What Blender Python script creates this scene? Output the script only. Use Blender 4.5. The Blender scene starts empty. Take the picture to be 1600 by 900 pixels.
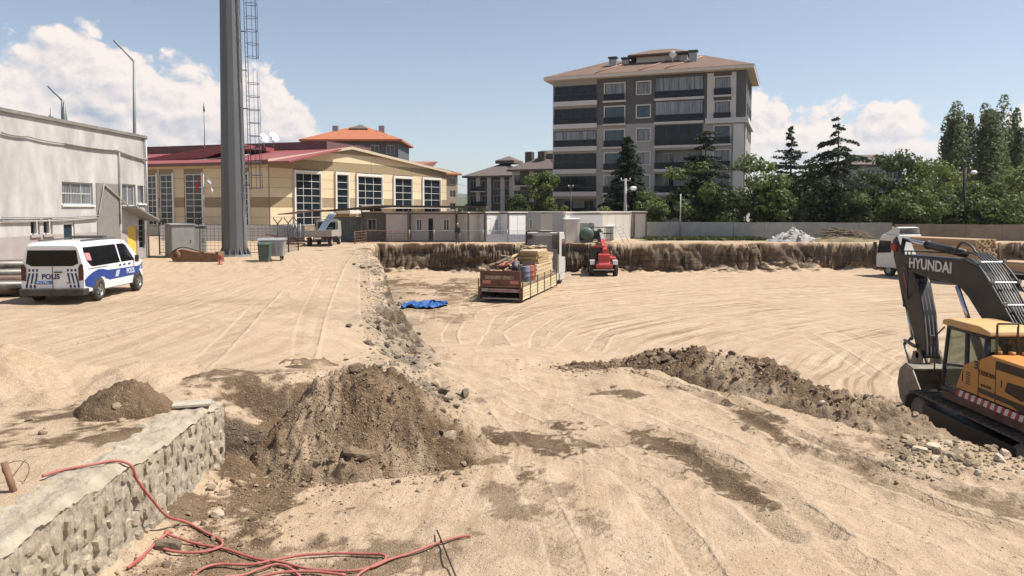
import bpy, bmesh, math, random
import numpy as np
from mathutils import Vector, Matrix, noise as mnoise
random.seed(7); RNG = np.random.default_rng(7)
R = math.radians
scene = bpy.context.scene
COL = scene.collection
# ------------------------------------------------------------------ camera
CAM_H, FPX = 3.05, 1155.0
PITCH = R(3.0); V0 = 325+FPX*math.tan(PITCH)      # row of the optical axis: the lens is shifted down a little
cam = bpy.data.cameras.new('camera'); cam.sensor_width = 36; cam.lens = FPX/1600*36
cam.shift_y = -(450-V0)/1600; cam.clip_start = 0.1; cam.clip_end = 20000
camo = bpy.data.objects.new('camera', cam); COL.objects.link(camo)
camo.location = (0, 0, CAM_H); camo.rotation_euler = (R(90)-PITCH, 0, 0)
scene.camera = camo
# ------------------------------------------------------------------ sun, exposure
SUN_EL, SUN_AZ = R(58), R(88.5)          # azimuth measured from +Y towards +X
sun = bpy.data.lights.new('sun', 'SUN'); sun.energy = 4.7; sun.angle = R(0.53); sun.color = (1, .95, .87)
suno = bpy.data.objects.new('sun', sun); COL.objects.link(suno)
sd = Vector((math.sin(SUN_AZ)*math.cos(SUN_EL), math.cos(SUN_AZ)*math.cos(SUN_EL), math.sin(SUN_EL)))
suno.rotation_euler = sd.to_track_quat('Z', 'Y').to_euler()
vs = scene.view_settings; vs.view_transform = 'Standard'; vs.look = 'None'; vs.gamma = 1; vs.use_curve_mapping = False
vs.exposure = 0.62
# ------------------------------------------------------------------ sky
w = bpy.data.worlds.new('World'); scene.world = w; w.use_nodes = True
def build_world():
    nt = w.node_tree; nt.nodes.clear(); L = nt.links.new
    def N(t, **k):
        n = nt.nodes.new(t)
        for a, b in k.items(): setattr(n, a, b)
        return n
    def M(op, a, b=None, c=None, clamp=False):
        n = N('ShaderNodeMath', operation=op, use_clamp=clamp)
        for i, x in enumerate((a, b, c)):
            if x is None: continue
            if isinstance(x, (int, float)): n.inputs[i].default_value = x
            else: L(x, n.inputs[i])
        return n.outputs[0]
    out = N('ShaderNodeOutputWorld')
    sky = N('ShaderNodeTexSky', sky_type='NISHITA', sun_disc=False, sun_elevation=SUN_EL, sun_rotation=SUN_AZ)
    sky.altitude = 900; sky.air_density = 1.0; sky.dust_density = 1.2; sky.ozone_density = 1.6
    hs = N('ShaderNodeHueSaturation'); hs.inputs['Saturation'].default_value = .76
    L(sky.outputs[0], hs.inputs['Color'])
    bs = N('ShaderNodeBackground'); bs.inputs[1].default_value = 0.087; L(hs.outputs[0], bs.inputs[0])
    tc = N('ShaderNodeTexCoord'); sep = N('ShaderNodeSeparateXYZ'); L(tc.outputs['Generated'], sep.inputs[0])
    x, y, z = sep.outputs
    az = M('MULTIPLY', M('ARCTAN2', x, y), 180/math.pi)
    el = M('MULTIPLY', M('ARCSINE', z), 180/math.pi)
    # top of the cumulus banks (degrees above the horizon) along the azimuth, all the way round
    ramp = N('ShaderNodeValToRGB'); ramp.color_ramp.interpolation = 'B_SPLINE'
    prof = [(-180,9),(-150,3),(-125,11),(-100,6),(-80,12),(-60,8.5),(-48,13.2),(-38,12.6),(-33,13.0),(-29.5,13.2),(-27,13.0),(-25,11.6),(-22.5,11.9),
            (-20,13.0),(-16.4,12.8),(-14.4,6.5),(-12,2.0),(-3,1.2),(8,1.5),(14.5,4.0),(17,10.2),(19.5,10.6),(21.6,8.4),(24.4,9.8),(27.4,9.6),(29.8,6.0),(32,6.5),(38,9.5),(60,5),(85,11),(120,5),(150,10)]
    cr = ramp.color_ramp
    while len(cr.elements) < len(prof): cr.elements.new(.5)
    for e, (a, h) in zip(cr.elements, sorted(prof)):
        e.position = (a+180)/360; e.color = (h/20,)*3+(1,)
    L(M('DIVIDE', M('ADD', az, 180), 360), ramp.inputs[0])
    top = M('MULTIPLY', ramp.outputs[0], 20)
    def puff(off):
        mp = N('ShaderNodeMapping'); L(tc.outputs['Generated'], mp.inputs[0]); mp.inputs['Location'].default_value = off
        mp.inputs['Scale'].default_value = (1, 1, 1.25)
        v1 = N('ShaderNodeTexVoronoi', feature='F1'); v1.inputs['Scale'].default_value = 15; pass
        v1.inputs['Detail'].default_value = 3; v1.inputs['Roughness'].default_value = .52; v1.inputs['Lacunarity'].default_value = 2.3
        wob = N('ShaderNodeTexNoise'); wob.inputs['Scale'].default_value = 22; wob.inputs['Detail'].default_value = 3
        L(mp.outputs[0], wob.inputs[0])
        mx = N('ShaderNodeMix', data_type='VECTOR'); mx.inputs[0].default_value = .035
        L(mp.outputs[0], mx.inputs[4]); L(wob.outputs['Color'], mx.inputs[5]); L(mx.outputs[1], v1.inputs[0])
        n1 = N('ShaderNodeTexNoise'); n1.inputs['Scale'].default_value = 7; n1.inputs['Detail'].default_value = 7; n1.inputs['Roughness'].default_value = .56
        L(mp.outputs[0], n1.inputs[0])
        return M('ADD', M('MULTIPLY', M('SUBTRACT', 1, v1.outputs['Distance']), .55), M('MULTIPLY', n1.outputs['Fac'], .8))
    p0 = puff((0, 0, 0))
    s = sd*0.016
    p1 = puff((-s.x*0.9, -s.y, s.z*-1.0)) if False else puff((s.x*.8, s.y*.8, s.z*.8))
    depth = M('ADD', M('SUBTRACT', top, el), M('MULTIPLY', M('SUBTRACT', p0, .80), 5.2))
    mr = N('ShaderNodeMapRange', interpolation_type='SMOOTHSTEP'); L(depth, mr.inputs[0])
    mr.inputs[1].default_value = -.15; mr.inputs[2].default_value = .75
    # fade into the haze near the horizon
    fd = N('ShaderNodeMapRange', interpolation_type='SMOOTHSTEP'); L(el, fd.inputs[0]); fd.inputs[1].default_value = 0; fd.inputs[2].default_value = 6.0
    fd.inputs[3].default_value = .45; fd.inputs[4].default_value = 1
    mask = M('MULTIPLY', mr.outputs[0], fd.outputs[0])
    # thin high wisps
    mpw = N('ShaderNodeMapping'); L(tc.outputs['Generated'], mpw.inputs[0]); mpw.inputs['Scale'].default_value = (3.2, 3.2, 11)
    nw = N('ShaderNodeTexNoise'); nw.inputs['Scale'].default_value = 1.25; nw.inputs['Detail'].default_value = 7; nw.inputs['Roughness'].default_value = .55; L(mpw.outputs[0], nw.inputs[0])
    wr = N('ShaderNodeMapRange', interpolation_type='SMOOTHSTEP'); L(nw.outputs['Fac'], wr.inputs[0]); wr.inputs[1].default_value = .58; wr.inputs[2].default_value = .80; wr.inputs[4].default_value = .5
    # light and shade of the billows: difference towards the sun, darker deep below the tops
    lit = M('MULTIPLY', M('SUBTRACT', p0, p1), 2.2)
    deep = N('ShaderNodeMapRange'); L(depth, deep.inputs[0]); deep.inputs[1].default_value = 1.2; deep.inputs[2].default_value = 8.5; deep.inputs[3].default_value = .93; deep.inputs[4].default_value = .40
    sh = M('ADD', deep.outputs[0], lit, clamp=True)
    cc = N('ShaderNodeMix', data_type='RGBA'); L(sh, cc.inputs[0]); cc.inputs[6].default_value = (.33, .385, .47, 1); cc.inputs[7].default_value = (.83, .745, .70, 1)
    bc = N('ShaderNodeBackground'); bc.inputs[1].default_value = .80; L(cc.outputs[2], bc.inputs[0])
    bw = N('ShaderNodeBackground'); bw.inputs[1].default_value = .5; bw.inputs[0].default_value = (.78, .80, .85, 1)
    m0 = N('ShaderNodeMixShader'); L(wr.outputs[0], m0.inputs[0]); L(bs.outputs[0], m0.inputs[1]); L(bw.outputs[0], m0.inputs[2])
    m1 = N('ShaderNodeMixShader'); L(mask, m1.inputs[0]); L(m0.outputs[0], m1.inputs[1]); L(bc.outputs[0], m1.inputs[2])
    L(m1.outputs[0], out.inputs[0])
build_world()
scene.render.engine = 'CYCLES'
cy = scene.cycles; cy.max_bounces = 5; cy.diffuse_bounces = 2; cy.glossy_bounces = 2; cy.transmission_bounces = 3; cy.transparent_max_bounces = 12; cy.volume_bounces = 0
cy.use_adaptive_sampling = True; cy.adaptive_threshold = .02; cy.caustics_reflective = False; cy.caustics_refractive = False
w.cycles.sampling_method = 'MANUAL'; w.cycles.sample_map_resolution = 256
# ------------------------------------------------------------------ placing helpers (photo pixel -> point of the place)
CT, ST = math.cos(PITCH), math.sin(PITCH)
def ray(u, v):
    a, b = (u-800)/FPX, (v-V0)/FPX
    return Vector((a, CT-b*ST, -ST-b*CT))
def PZ(u, v, z=0.0):
    d = ray(u, v); t = (z-CAM_H)/d.z; return Vector((d.x*t, d.y*t, z))
def PY(u, v, Y):
    d = ray(u, v); t = Y/d.y; return Vector((d.x*t, Y, CAM_H+d.z*t))
def PX(u, v, X):
    d = ray(u, v); t = X/d.x; return Vector((X, d.y*t, CAM_H+d.z*t))
def ONP(A, B, u, v):                    # pixel on the vertical plane through A and B -> (distance along AB, height)
    d = ray(u, v); e = Vector((B[0]-A[0], B[1]-A[1])); n = Vector((e.y, -e.x))
    t = (A[0]*n.x+A[1]*n.y)/(d.x*n.x+d.y*n.y)
    p = d*t; s = ((p.x-A[0])*e.x+(p.y-A[1])*e.y)/e.length
    return s, CAM_H+p.z
# ------------------------------------------------------------------ materials
MATS = {}
def mat(name, col, rough=.7, metal=0.0, var=.12, vscale=3.0, bump=0.0, bscale=30.0, dust=0.0, spec=.5, col2=None, rnd=0.0, trans=0.0, coat=0.0, streak=None, detail=6.0):
    if name in MATS: return MATS[name]
    m = bpy.data.materials.new(name); m.use_nodes = True; nt = m.node_tree; L = nt.links.new
    b = nt.nodes['Principled BSDF']; b.inputs['Roughness'].default_value = rough; b.inputs['Metallic'].default_value = metal
    b.inputs['Specular IOR Level'].default_value = spec; b.inputs['Coat Weight'].default_value = coat
    tc = nt.nodes.new('ShaderNodeTexCoord'); src = tc.outputs['Object']
    oi = nt.nodes.new('ShaderNodeObjectInfo')
    ad = nt.nodes.new('ShaderNodeVectorMath'); ad.operation = 'ADD'; L(src, ad.inputs[0])
    sc = nt.nodes.new('ShaderNodeVectorMath'); sc.operation = 'SCALE'; L(oi.outputs['Random'], sc.inputs['Scale']); sc.inputs[0].default_value = (17, 31, 23); L(sc.outputs[0], ad.inputs[1])
    vec = ad.outputs[0]
    if streak:
        mp = nt.nodes.new('ShaderNodeMapping'); mp.inputs['Scale'].default_value = streak; L(vec, mp.inputs[0]); nvec = mp.outputs[0]
    else: nvec = vec
    n = nt.nodes.new('ShaderNodeTexNoise'); n.inputs['Scale'].default_value = vscale; n.inputs['Detail'].default_value = detail; n.inputs['Roughness'].default_value = .62; L(nvec, n.inputs[0])
    mr = nt.nodes.new('ShaderNodeMapRange'); L(n.outputs['Fac'], mr.inputs[0]); mr.inputs[1].default_value = .3; mr.inputs[2].default_value = .7
    mx = nt.nodes.new('ShaderNodeMix'); mx.data_type = 'RGBA'; L(mr.outputs[0], mx.inputs[0])
    c = np.array(col[:3]); c2 = np.array(col2[:3]) if col2 else None
    if c2 is None: a_, b_ = c*(1-var), np.minimum(c*(1+var), 1)
    else: a_, b_ = c, c2
    mx.inputs[6].default_value = (*a_, 1); mx.inputs[7].default_value = (*b_, 1)
    o = mx.outputs[2]
    if rnd:
        hv = nt.nodes.new('ShaderNodeHueSaturation'); L(o, hv.inputs['Color'])
        r2 = nt.nodes.new('ShaderNodeMapRange'); L(oi.outputs['Random'], r2.inputs[0]); r2.inputs[3].default_value = 1-rnd; r2.inputs[4].default_value = 1+rnd
        L(r2.outputs[0], hv.inputs['Value']); o = hv.outputs[0]
    if dust:
        nd = nt.nodes.new('ShaderNodeTexNoise'); nd.inputs['Scale'].default_value = 2.1; nd.inputs['Detail'].default_value = 8; nd.inputs['Roughness'].default_value = .7; L(vec, nd.inputs[0])
        rd = nt.nodes.new('ShaderNodeMapRange'); L(nd.outputs['Fac'], rd.inputs[0]); rd.inputs[1].default_value = .38; rd.inputs[2].default_value = .72; rd.inputs[4].default_value = dust
        md = nt.nodes.new('ShaderNodeMix'); md.data_type = 'RGBA'; L(rd.outputs[0], md.inputs[0]); L(o, md.inputs[6]); md.inputs[7].default_value = (.42, .33, .23, 1); o = md.outputs[2]
        ra = nt.nodes.new('ShaderNodeMath'); ra.operation = 'MULTIPLY_ADD'; L(rd.outputs[0], ra.inputs[0]); ra.inputs[1].default_value = .6; ra.inputs[2].default_value = rough; ra.use_clamp = True
        L(ra.outputs[0], b.inputs['Roughness'])
    L(o, b.inputs['Base Color'])
    if bump:
        nb = nt.nodes.new('ShaderNodeTexNoise'); nb.inputs['Scale'].default_value = bscale; nb.inputs['Detail'].default_value = 8; nb.inputs['Roughness'].default_value = .65; L(nvec, nb.inputs[0])
        bp = nt.nodes.new('ShaderNodeBump'); bp.inputs['Strength'].default_value = bump; bp.inputs['Distance'].default_value = .05; L(nb.outputs['Fac'], bp.inputs['Height']); L(bp.outputs[0], b.inputs['Normal'])
    if trans:
        tr = nt.nodes.new('ShaderNodeBsdfTranslucent'); L(o, tr.inputs[0]); ms = nt.nodes.new('ShaderNodeMixShader'); ms.inputs[0].default_value = trans
        L(b.outputs[0], ms.inputs[1]); L(tr.outputs[0], ms.inputs[2]); L(ms.outputs[0], nt.nodes['Material Output'].inputs[0])
    MATS[name] = m; return m
def glassmat(name, col=(.02, .025, .03), rough=.08, alpha=None):
    if name in MATS: return MATS[name]
    m = mat(name, col, rough=rough, var=.25, vscale=.8, spec=.7)
    if alpha is not None:
        nt = m.node_tree; b = nt.nodes['Principled BSDF']; tr = nt.nodes.new('ShaderNodeBsdfTransparent'); tr.inputs[0].default_value = (.85, .9, .86, 1)
        ms = nt.nodes.new('ShaderNodeMixShader'); ms.inputs[0].default_value = alpha
        nt.links.new(tr.outputs[0], ms.inputs[1]); nt.links.new(b.outputs[0], ms.inputs[2]); nt.links.new(ms.outputs[0], nt.nodes['Material Output'].inputs[0])
    return m
# ------------------------------------------------------------------ mesh helpers
class MB:
    def __init__(s): s.v = []; s.f = []; s.m = []; s.sm = []; s.mi = 0; s.T = Matrix.Identity(4)
    def add(s, vs_, fs, smooth=False):
        o = len(s.v)
        for p in vs_: s.v.append(tuple(s.T @ Vector(p)))
        for f in fs: s.f.append([i+o for i in f]); s.m.append(s.mi); s.sm.append(smooth)
        return s
    def box(s, c, d, rz=0, rx=0, ry=0):
        hx, hy, hz = d[0]/2, d[1]/2, d[2]/2
        Mx = Matrix.Translation(c) @ Matrix.Rotation(rz, 4, 'Z') @ Matrix.Rotation(ry, 4, 'Y') @ Matrix.Rotation(rx, 4, 'X')
        vs_ = [Mx @ Vector((x*hx, y*hy, z*hz)) for z in (-1, 1) for y in (-1, 1) for x in (-1, 1)]
        return s.add(vs_, [(0, 2, 3, 1), (4, 5, 7, 6), (0, 1, 5, 4), (2, 6, 7, 3), (0, 4, 6, 2), (1, 3, 7, 5)])
    def bx(s, x0, x1, y0, y1, z0, z1): return s.box(((x0+x1)/2, (y0+y1)/2, (z0+z1)/2), (abs(x1-x0), abs(y1-y0), abs(z1-z0)))
    def prism(s, poly, axis, a, b):      # polygon in the two other axes, extruded from a to b along axis
        n = len(poly)
        def P(p, t):
            if axis == 'x': return (t, p[0], p[1])
            if axis == 'y': return (p[0], t, p[1])
            return (p[0], p[1], t)
        vs_ = [P(p, a) for p in poly]+[P(p, b) for p in poly]
        fs = [tuple(range(n))[::-1], tuple(range(n, 2*n))]+[(i, (i+1) % n, n+(i+1) % n, n+i) for i in range(n)]
        return s.add(vs_, fs)
    def tube(s, pts, r, n=6, cap=True, smooth=True):
        pts = [Vector(p) for p in pts]; k = len(pts); rs = r if isinstance(r, (list, tuple)) else [r]*k
        vs_ = []; ref = None
        for i, p in enumerate(pts):
            t = (pts[min(i+1, k-1)]-pts[max(i-1, 0)]).normalized()
            if ref is None: ref = Vector((0, 0, 1)) if abs(t.z) < .9 else Vector((1, 0, 0))
            a = t.cross(ref)
            if a.length < 1e-4: a = t.cross(Vector((1, 0.3, 0)))
            a.normalize(); b = a.cross(t); ref = b if i else ref; b.normalize()
            for j in range(n):
                q = 2*math.pi*j/n; vs_.append(p+(a*math.cos(q)+b*math.sin(q))*rs[i])
        fs = []
        for i in range(k-1):
            for j in range(n): fs.append((i*n+j, i*n+(j+1) % n, (i+1)*n+(j+1) % n, (i+1)*n+j))
        if cap: fs.append(tuple(range(n))[::-1]); fs.append(tuple((k-1)*n+j for j in range(n)))
        return s.add(vs_, fs, smooth)
    def cyl(s, p0, p1, r0, r1=None, n=12, smooth=True): return s.tube([p0, p1], [r0, r0 if r1 is None else r1], n, True, smooth)
    def lathe(s, prof, c, axis='z', n=16, smooth=True):   # prof: (radius, offset along axis)
        vs_ = []
        for (r, h) in prof:
            for j in range(n):
                q = 2*math.pi*j/n; a, b = r*math.cos(q), r*math.sin(q)
                vs_.append({'z': (c[0]+a, c[1]+b, c[2]+h), 'x': (c[0]+h, c[1]+a, c[2]+b), 'y': (c[0]+a, c[1]+h, c[2]+b)}[axis])
        k = len(prof); fs = [(i*n+j, i*n+(j+1) % n, (i+1)*n+(j+1) % n, (i+1)*n+j) for i in range(k-1) for j in range(n)]
        return s.add(vs_, fs, smooth)
    def mesh(s, name, mats):
        me = bpy.data.meshes.new(name); me.from_pydata(s.v, [], s.f)
        for m in (mats if isinstance(mats, (list, tuple)) else [mats]): me.materials.append(m)
        me.polygons.foreach_set('material_index', s.m); me.polygons.foreach_set('use_smooth', s.sm)
        me.update(); bm = bmesh.new(); bm.from_mesh(me); bmesh.ops.recalc_face_normals(bm, faces=bm.faces); bm.to_mesh(me); bm.free()
        return me
    def build(s, name, mats, parent=None, bevel=0, seg=2, loc=None):
        o = bpy.data.objects.new(name, s.mesh(name, mats)); COL.objects.link(o); o.parent = parent
        if loc is not None: o.location = loc
        if bevel:
            md = o.modifiers.new('bevel', 'BEVEL'); md.width = bevel; md.segments = seg; md.limit_method = 'ANGLE'; md.angle_limit = R(35)
            for p in o.data.polygons: p.use_smooth = True
            md.harden_normals = True
        return o
def link(me, name, parent=None, loc=(0, 0, 0), rz=0, sc=None, rot=None):
    o = bpy.data.objects.new(name, me); COL.objects.link(o); o.parent = parent; o.location = loc; o.rotation_euler = rot if rot else (0, 0, rz)
    if sc is not None: o.scale = sc if hasattr(sc, '__len__') else (sc,)*3
    return o
def tag(o, label=None, cat=None, group=None, kind=None):
    if label: o['label'] = label
    if cat: o['category'] = cat
    if group: o['group'] = group
    if kind: o['kind'] = kind
    return o
def thing(name, label, cat, loc=(0, 0, 0), rz=0, group=None):
    o = bpy.data.objects.new(name, None); COL.objects.link(o); o.location = loc; o.rotation_euler = (0, 0, rz); o.empty_display_size = .3
    return tag(o, label, cat, group)
def copy_tree(o, parent=None):
    c = o.copy(); COL.objects.link(c); c.parent = parent
    for ch in o.children: copy_tree(ch, c)
    return c
def npmesh(name, V, F, mats, smooth=False):
    me = bpy.data.meshes.new(name); V = np.asarray(V, np.float32); F = np.asarray(F, np.int32); k = F.shape[1]
    me.vertices.add(len(V)); me.vertices.foreach_set('co', V.ravel()); me.loops.add(F.size); me.loops.foreach_set('vertex_index', F.ravel())
    me.polygons.add(len(F)); me.polygons.foreach_set('loop_start', np.arange(0, F.size, k, dtype=np.int32)); me.polygons.foreach_set('loop_total', np.full(len(F), k, np.int32))
    if smooth: me.polygons.foreach_set('use_smooth', np.ones(len(F), bool))
    for m in (mats if isinstance(mats, (list, tuple)) else [mats]): me.materials.append(m)
    me.update(calc_edges=True); me.validate(); return me
def text(body, size, m, parent, loc, rot, name='lettering', ext=.004, sx=1.0, align='CENTER', bold=0.0):
    cu = bpy.data.curves.new('t', 'FONT'); cu.body = body; cu.size = size; cu.extrude = ext; cu.align_x = align; cu.align_y = 'CENTER'; cu.offset = bold; cu.resolution_u = 3
    t = bpy.data.objects.new('t', cu); COL.objects.link(t); bpy.context.view_layer.update()
    me = bpy.data.meshes.new_from_object(t.evaluated_get(bpy.context.evaluated_depsgraph_get())); bpy.data.objects.remove(t); bpy.data.curves.remove(cu)
    me.materials.clear(); me.materials.append(m)
    o = link(me, name, parent, loc, rot=rot); o.scale = (sx, 1, 1); return o
def smooth_path(pts, n=6):
    pts = [Vector(p) for p in pts]; out = []
    for i in range(len(pts)-1):
        p0, p1, p2, p3 = pts[max(i-1, 0)], pts[i], pts[i+1], pts[min(i+2, len(pts)-1)]
        for k in range(n):
            t = k/n; out.append(.5*((2*p1)+(p2-p0)*t+(2*p0-5*p1+4*p2-p3)*t*t+(3*p1-p0-3*p2+p3)*t**3))
    out.append(pts[-1]); return out
# numpy value noise for the terrain
def _hash(ix, iy, s): 
    h = (ix.astype(np.int64)*374761393+iy.astype(np.int64)*668265263+s*974711) & 0xffffffff
    h = ((h ^ (h >> 13))*1274126177) & 0xffffffff
    return ((h ^ (h >> 16)) & 0xffff)/65535.0
def vnoise(X, Y, f, s=0):
    x, y = np.asarray(X, float)*f, np.asarray(Y, float)*f; ix, iy = np.floor(x), np.floor(y); fx, fy = x-ix, y-iy
    fx, fy = fx*fx*fx*(fx*(fx*6-15)+10), fy*fy*fy*(fy*(fy*6-15)+10)
    a, b, c, d = _hash(ix, iy, s), _hash(ix+1, iy, s), _hash(ix, iy+1, s), _hash(ix+1, iy+1, s)
    return (a+(b-a)*fx)*(1-fy)+(c+(d-c)*fx)*fy-.5
def fbm(X, Y, f, o=4, s=0, g=.5):
    t = 0; a = 1
    ca, sa = math.cos(.6), math.sin(.6)
    for i in range(o):
        t = t+a*vnoise(X, Y, f, s+i*7); a *= g; f *= 2.03; X, Y = X*ca-Y*sa, X*sa+Y*ca
    return t
def sstep(a, b, x):
    t = np.clip((x-a)/(b-a), 0, 1); return t*t*(3-2*t)
# ================================================================== GROUND
PIT = -2.5
EB = np.array([(4, -4.95), (11.9, -4.95), (12.6, -4.4), (13.3, -3.2), (14.2, -1.9), (15.4, -1.6), (18, -2.5), (22.7, -3.5), (27, -4.4), (33.6, -5.6), (47, -8.6), (58, -11.1), (63.5, -11.6)])
EE = np.array([(-6, 25.5), (0, 25), (2.2, 23.2), (4.2, 21.6), (6, 19.4), (7.5, 16.6), (8.7, 14.6), (9.1, 12.8), (9.6, 10.8), (10.5, 8.5), (14, 4), (40, -10)])   # bench edge: x, y
def backedge(X): return 64.0+.3*np.sin(X*.31)+fbm(X, X*0+3.3, .16, 3, 5)*1.6+sstep(20, 27, X)*1.0
def zg(X, Y, fine=True):
    X = np.asarray(X, float); Y = np.asarray(Y, float)
    # right-hand (low) side: bench, then the pit floor
    bench = -1.2-.15*sstep(2, 8, X)-.25*sstep(13, 22, Y)*sstep(-2, 2, X)
    ye = np.interp(X, EE[:, 0], EE[:, 1])
    wdt = 1.1+7.5*(1-sstep(1.0, 4.0, X))
    t = sstep(-wdt, wdt, Y-ye+fbm(X, Y, .5, 3, 3)*.9)
    low = bench*(1-t)+PIT*t
    xb = np.interp(Y, EB[:, 0], EB[:, 1])
    ww = np.interp(Y, [4, 11.8, 12.2, 13.5, 15, 18, 24, 32, 44, 63], [.3, .3, 2.3, 2.3, 1.7, 1.5, 1.1, .8, .5, .4])
    n = fbm(X, Y, .9, 4, 9)*(.3+.7*sstep(14, 16.5, Y))
    p = sstep(-ww, ww*.6, xb-X+n*np.clip(ww, .35, 1.3)*1.1)
    p = np.maximum(p, sstep(-.2, .2, Y-backedge(X)+fbm(X, Y, .75, 5, 31, .62)*(.32+.3*sstep(14, 22, X))))
    p = np.maximum(p, sstep(-.6, .6, X-46)); p = np.where(Y < 3.5, np.maximum(p*0, sstep(-.3, .3, -4.95-X)), p)
    rim = -.75*np.exp(-np.clip(xb-X, 0, 20)/2.4)*sstep(13.5, 16.5, Y)*sstep(40, 26, Y)
    z_foot = .26*np.exp(-np.clip(X+4.62, 0, 9)/.35)*(.6+1.2*np.clip(.4+fbm(X, Y, 1.3, 3, 19), 0, 1))*((X > -4.9) & (Y < 12.4))
    z = low*(1-p)+rim*p+z_foot*(1-p)
    # talus at the foot of the cliff
    dcl = backedge(X)-Y
    z = z+(1-p)*(t > .5)*np.exp(-np.clip(dcl, 0, 9)/.7)*(.35+1.5*np.clip(fbm(X, Y, .45, 4, 12, .6), -.25, .7))*.9
    if fine:
        near = 1-sstep(60, 90, Y)
        z = z+near*(fbm(X, Y, .35, 3, 1)*.05+fbm(X, Y, 2.2, 5, 2, .6)*.028*(1+1.2*(1-p)*(Y < 22)))
    return z
ys = np.concatenate([np.arange(-30, 4, 2.), np.arange(4, 17, .06), np.arange(17, 30, .11), np.arange(30, 62.6, .22), np.arange(62.6, 66.4, .05), np.arange(66.4, 67, .1), np.arange(67, 76, .45), [78, 82, 88, 96, 110, 140, 200, 320, 600, 1200, 2500, 6000, 14000]])
xs = np.concatenate([[-9000, -3000, -1000, -400, -200, -120, -80, -60, -46], np.arange(-38, -12, .4), np.arange(-12, -6.2, .12), np.arange(-6.2, 10.5, .06), np.arange(10.5, 14, .12), np.arange(14, 48, .2), [50, 60, 80, 120, 200, 400, 1000, 3000, 9000]])
GX, GY = np.meshgrid(xs, ys); GZ = zg(GX, GY)
nx, ny = len(xs), len(ys)
# wheel ruts: polylines pressed into the earth
def polydist(X, Y, pts):
    d = np.full(X.shape, 1e9)
    for (a, b), (c, e) in zip(pts[:-1], pts[1:]):
        vx, vy = c-a, e-b; q = np.clip(((X-a)*vx+(Y-b)*vy)/(vx*vx+vy*vy), 0, 1); d = np.minimum(d, np.hypot(X-a-q*vx, Y-b-q*vy))
    return d
def P2(u, v, z): p = PZ(u, v, z); return (p.x, p.y)
RUTS = [[P2(*p, -1.3) for p in q] for q in ([(985, 570), (1060, 598), (1130, 630), (1230, 690), (1330, 730), (1480, 790), (1620, 835)], [(1040, 570), (1120, 605), (1200, 650), (1300, 700), (1450, 745), (1620, 790)],
        [(1000, 672), (1060, 715), (1130, 765), (1230, 850)], [(1040, 680), (1110, 712), (1190, 760), (1300, 840)])]
rut = np.zeros_like(GX); nearm = (GY < 26) & (GY > 4)
for q in RUTS:
    d = polydist(GX, GY, q); rut = np.maximum(rut, np.where(nearm, np.exp(-(d/.2)**2), 0))
    GZ = GZ-np.where(nearm, (.035*np.exp(-(d/.17)**2)-.03*np.exp(-((d-.32)/.11)**2))*(.4+1.6*np.clip(.4+fbm(GX, GY, 2.5, 3, 15), 0, 1)), 0)
# tyre tracks with tread: signed offset from the wheel line and distance along it
def offset(pts, o):
    q = [Vector(p) for p in pts]; r = []
    for i, p in enumerate(q):
        t = (q[min(i+1, len(q)-1)]-q[max(i-1, 0)]).normalized(); r.append((p.x-t.y*o, p.y+t.x*o))
    return r
def spl(pts, n=5): return [(p.x, p.y) for p in smooth_path([Vector((a, b, 0)) for a, b in pts], n)]
TRK = [(spl(q, 3), .75, .19) for q in RUTS]
for pts, z, hw_, st_ in (([(735, 590), (800, 640), (880, 720), (960, 830), (1000, 910)], -1.25, .8, .6), ([(770, 585), (900, 620), (1080, 700), (1300, 800), (1500, 910)], -1.25, .8, .55), ([(640, 600), (740, 660), (900, 700), (1200, 730), (1600, 800)], -1.25, .85, .6), ([(380, 585), (420, 520), (470, 450), (520, 400), (540, 388)], 0, .95, .8), ([(250, 480), (350, 450), (460, 415), (530, 390)], 0, .95, .7), ([(20, 540), (200, 500), (420, 440), (520, 398)], 0, .9, .6), ([(560, 600), (540, 540), (530, 470), (545, 400)], 0, .9, .6),
        ([(745, 545), (740, 515), (770, 485), (860, 458), (1000, 445), (1200, 438), (1390, 434)], PIT, 1.0, 1.0), ([(800, 548), (815, 515), (880, 485), (1000, 468), (1200, 458), (1400, 452)], PIT, 1.0, 1.0), ([(890, 545), (930, 512), (1040, 490), (1200, 480), (1420, 478)], PIT, 1.0, .9), ([(1000, 520), (1120, 500), (1260, 500), (1420, 520)], PIT, 1.0, .9), ([(700, 500), (705, 470), (740, 452), (830, 440)], PIT, 1.0, .8), ([(1150, 530), (1250, 510), (1330, 540), (1420, 590)], PIT, .9, .9), ([(960, 440), (1050, 450), (1200, 470), (1400, 500)], PIT, 1.0, .8)):
    base_ = spl([P2(u, v, z) for u, v in pts])
    for o in (-hw_, hw_): TRK.append((offset(base_, o), st_, .2 if z > -2 else .27))
tD, tS, tB = np.full(GX.shape, .5), np.zeros_like(GX), np.zeros_like(GX)
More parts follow.
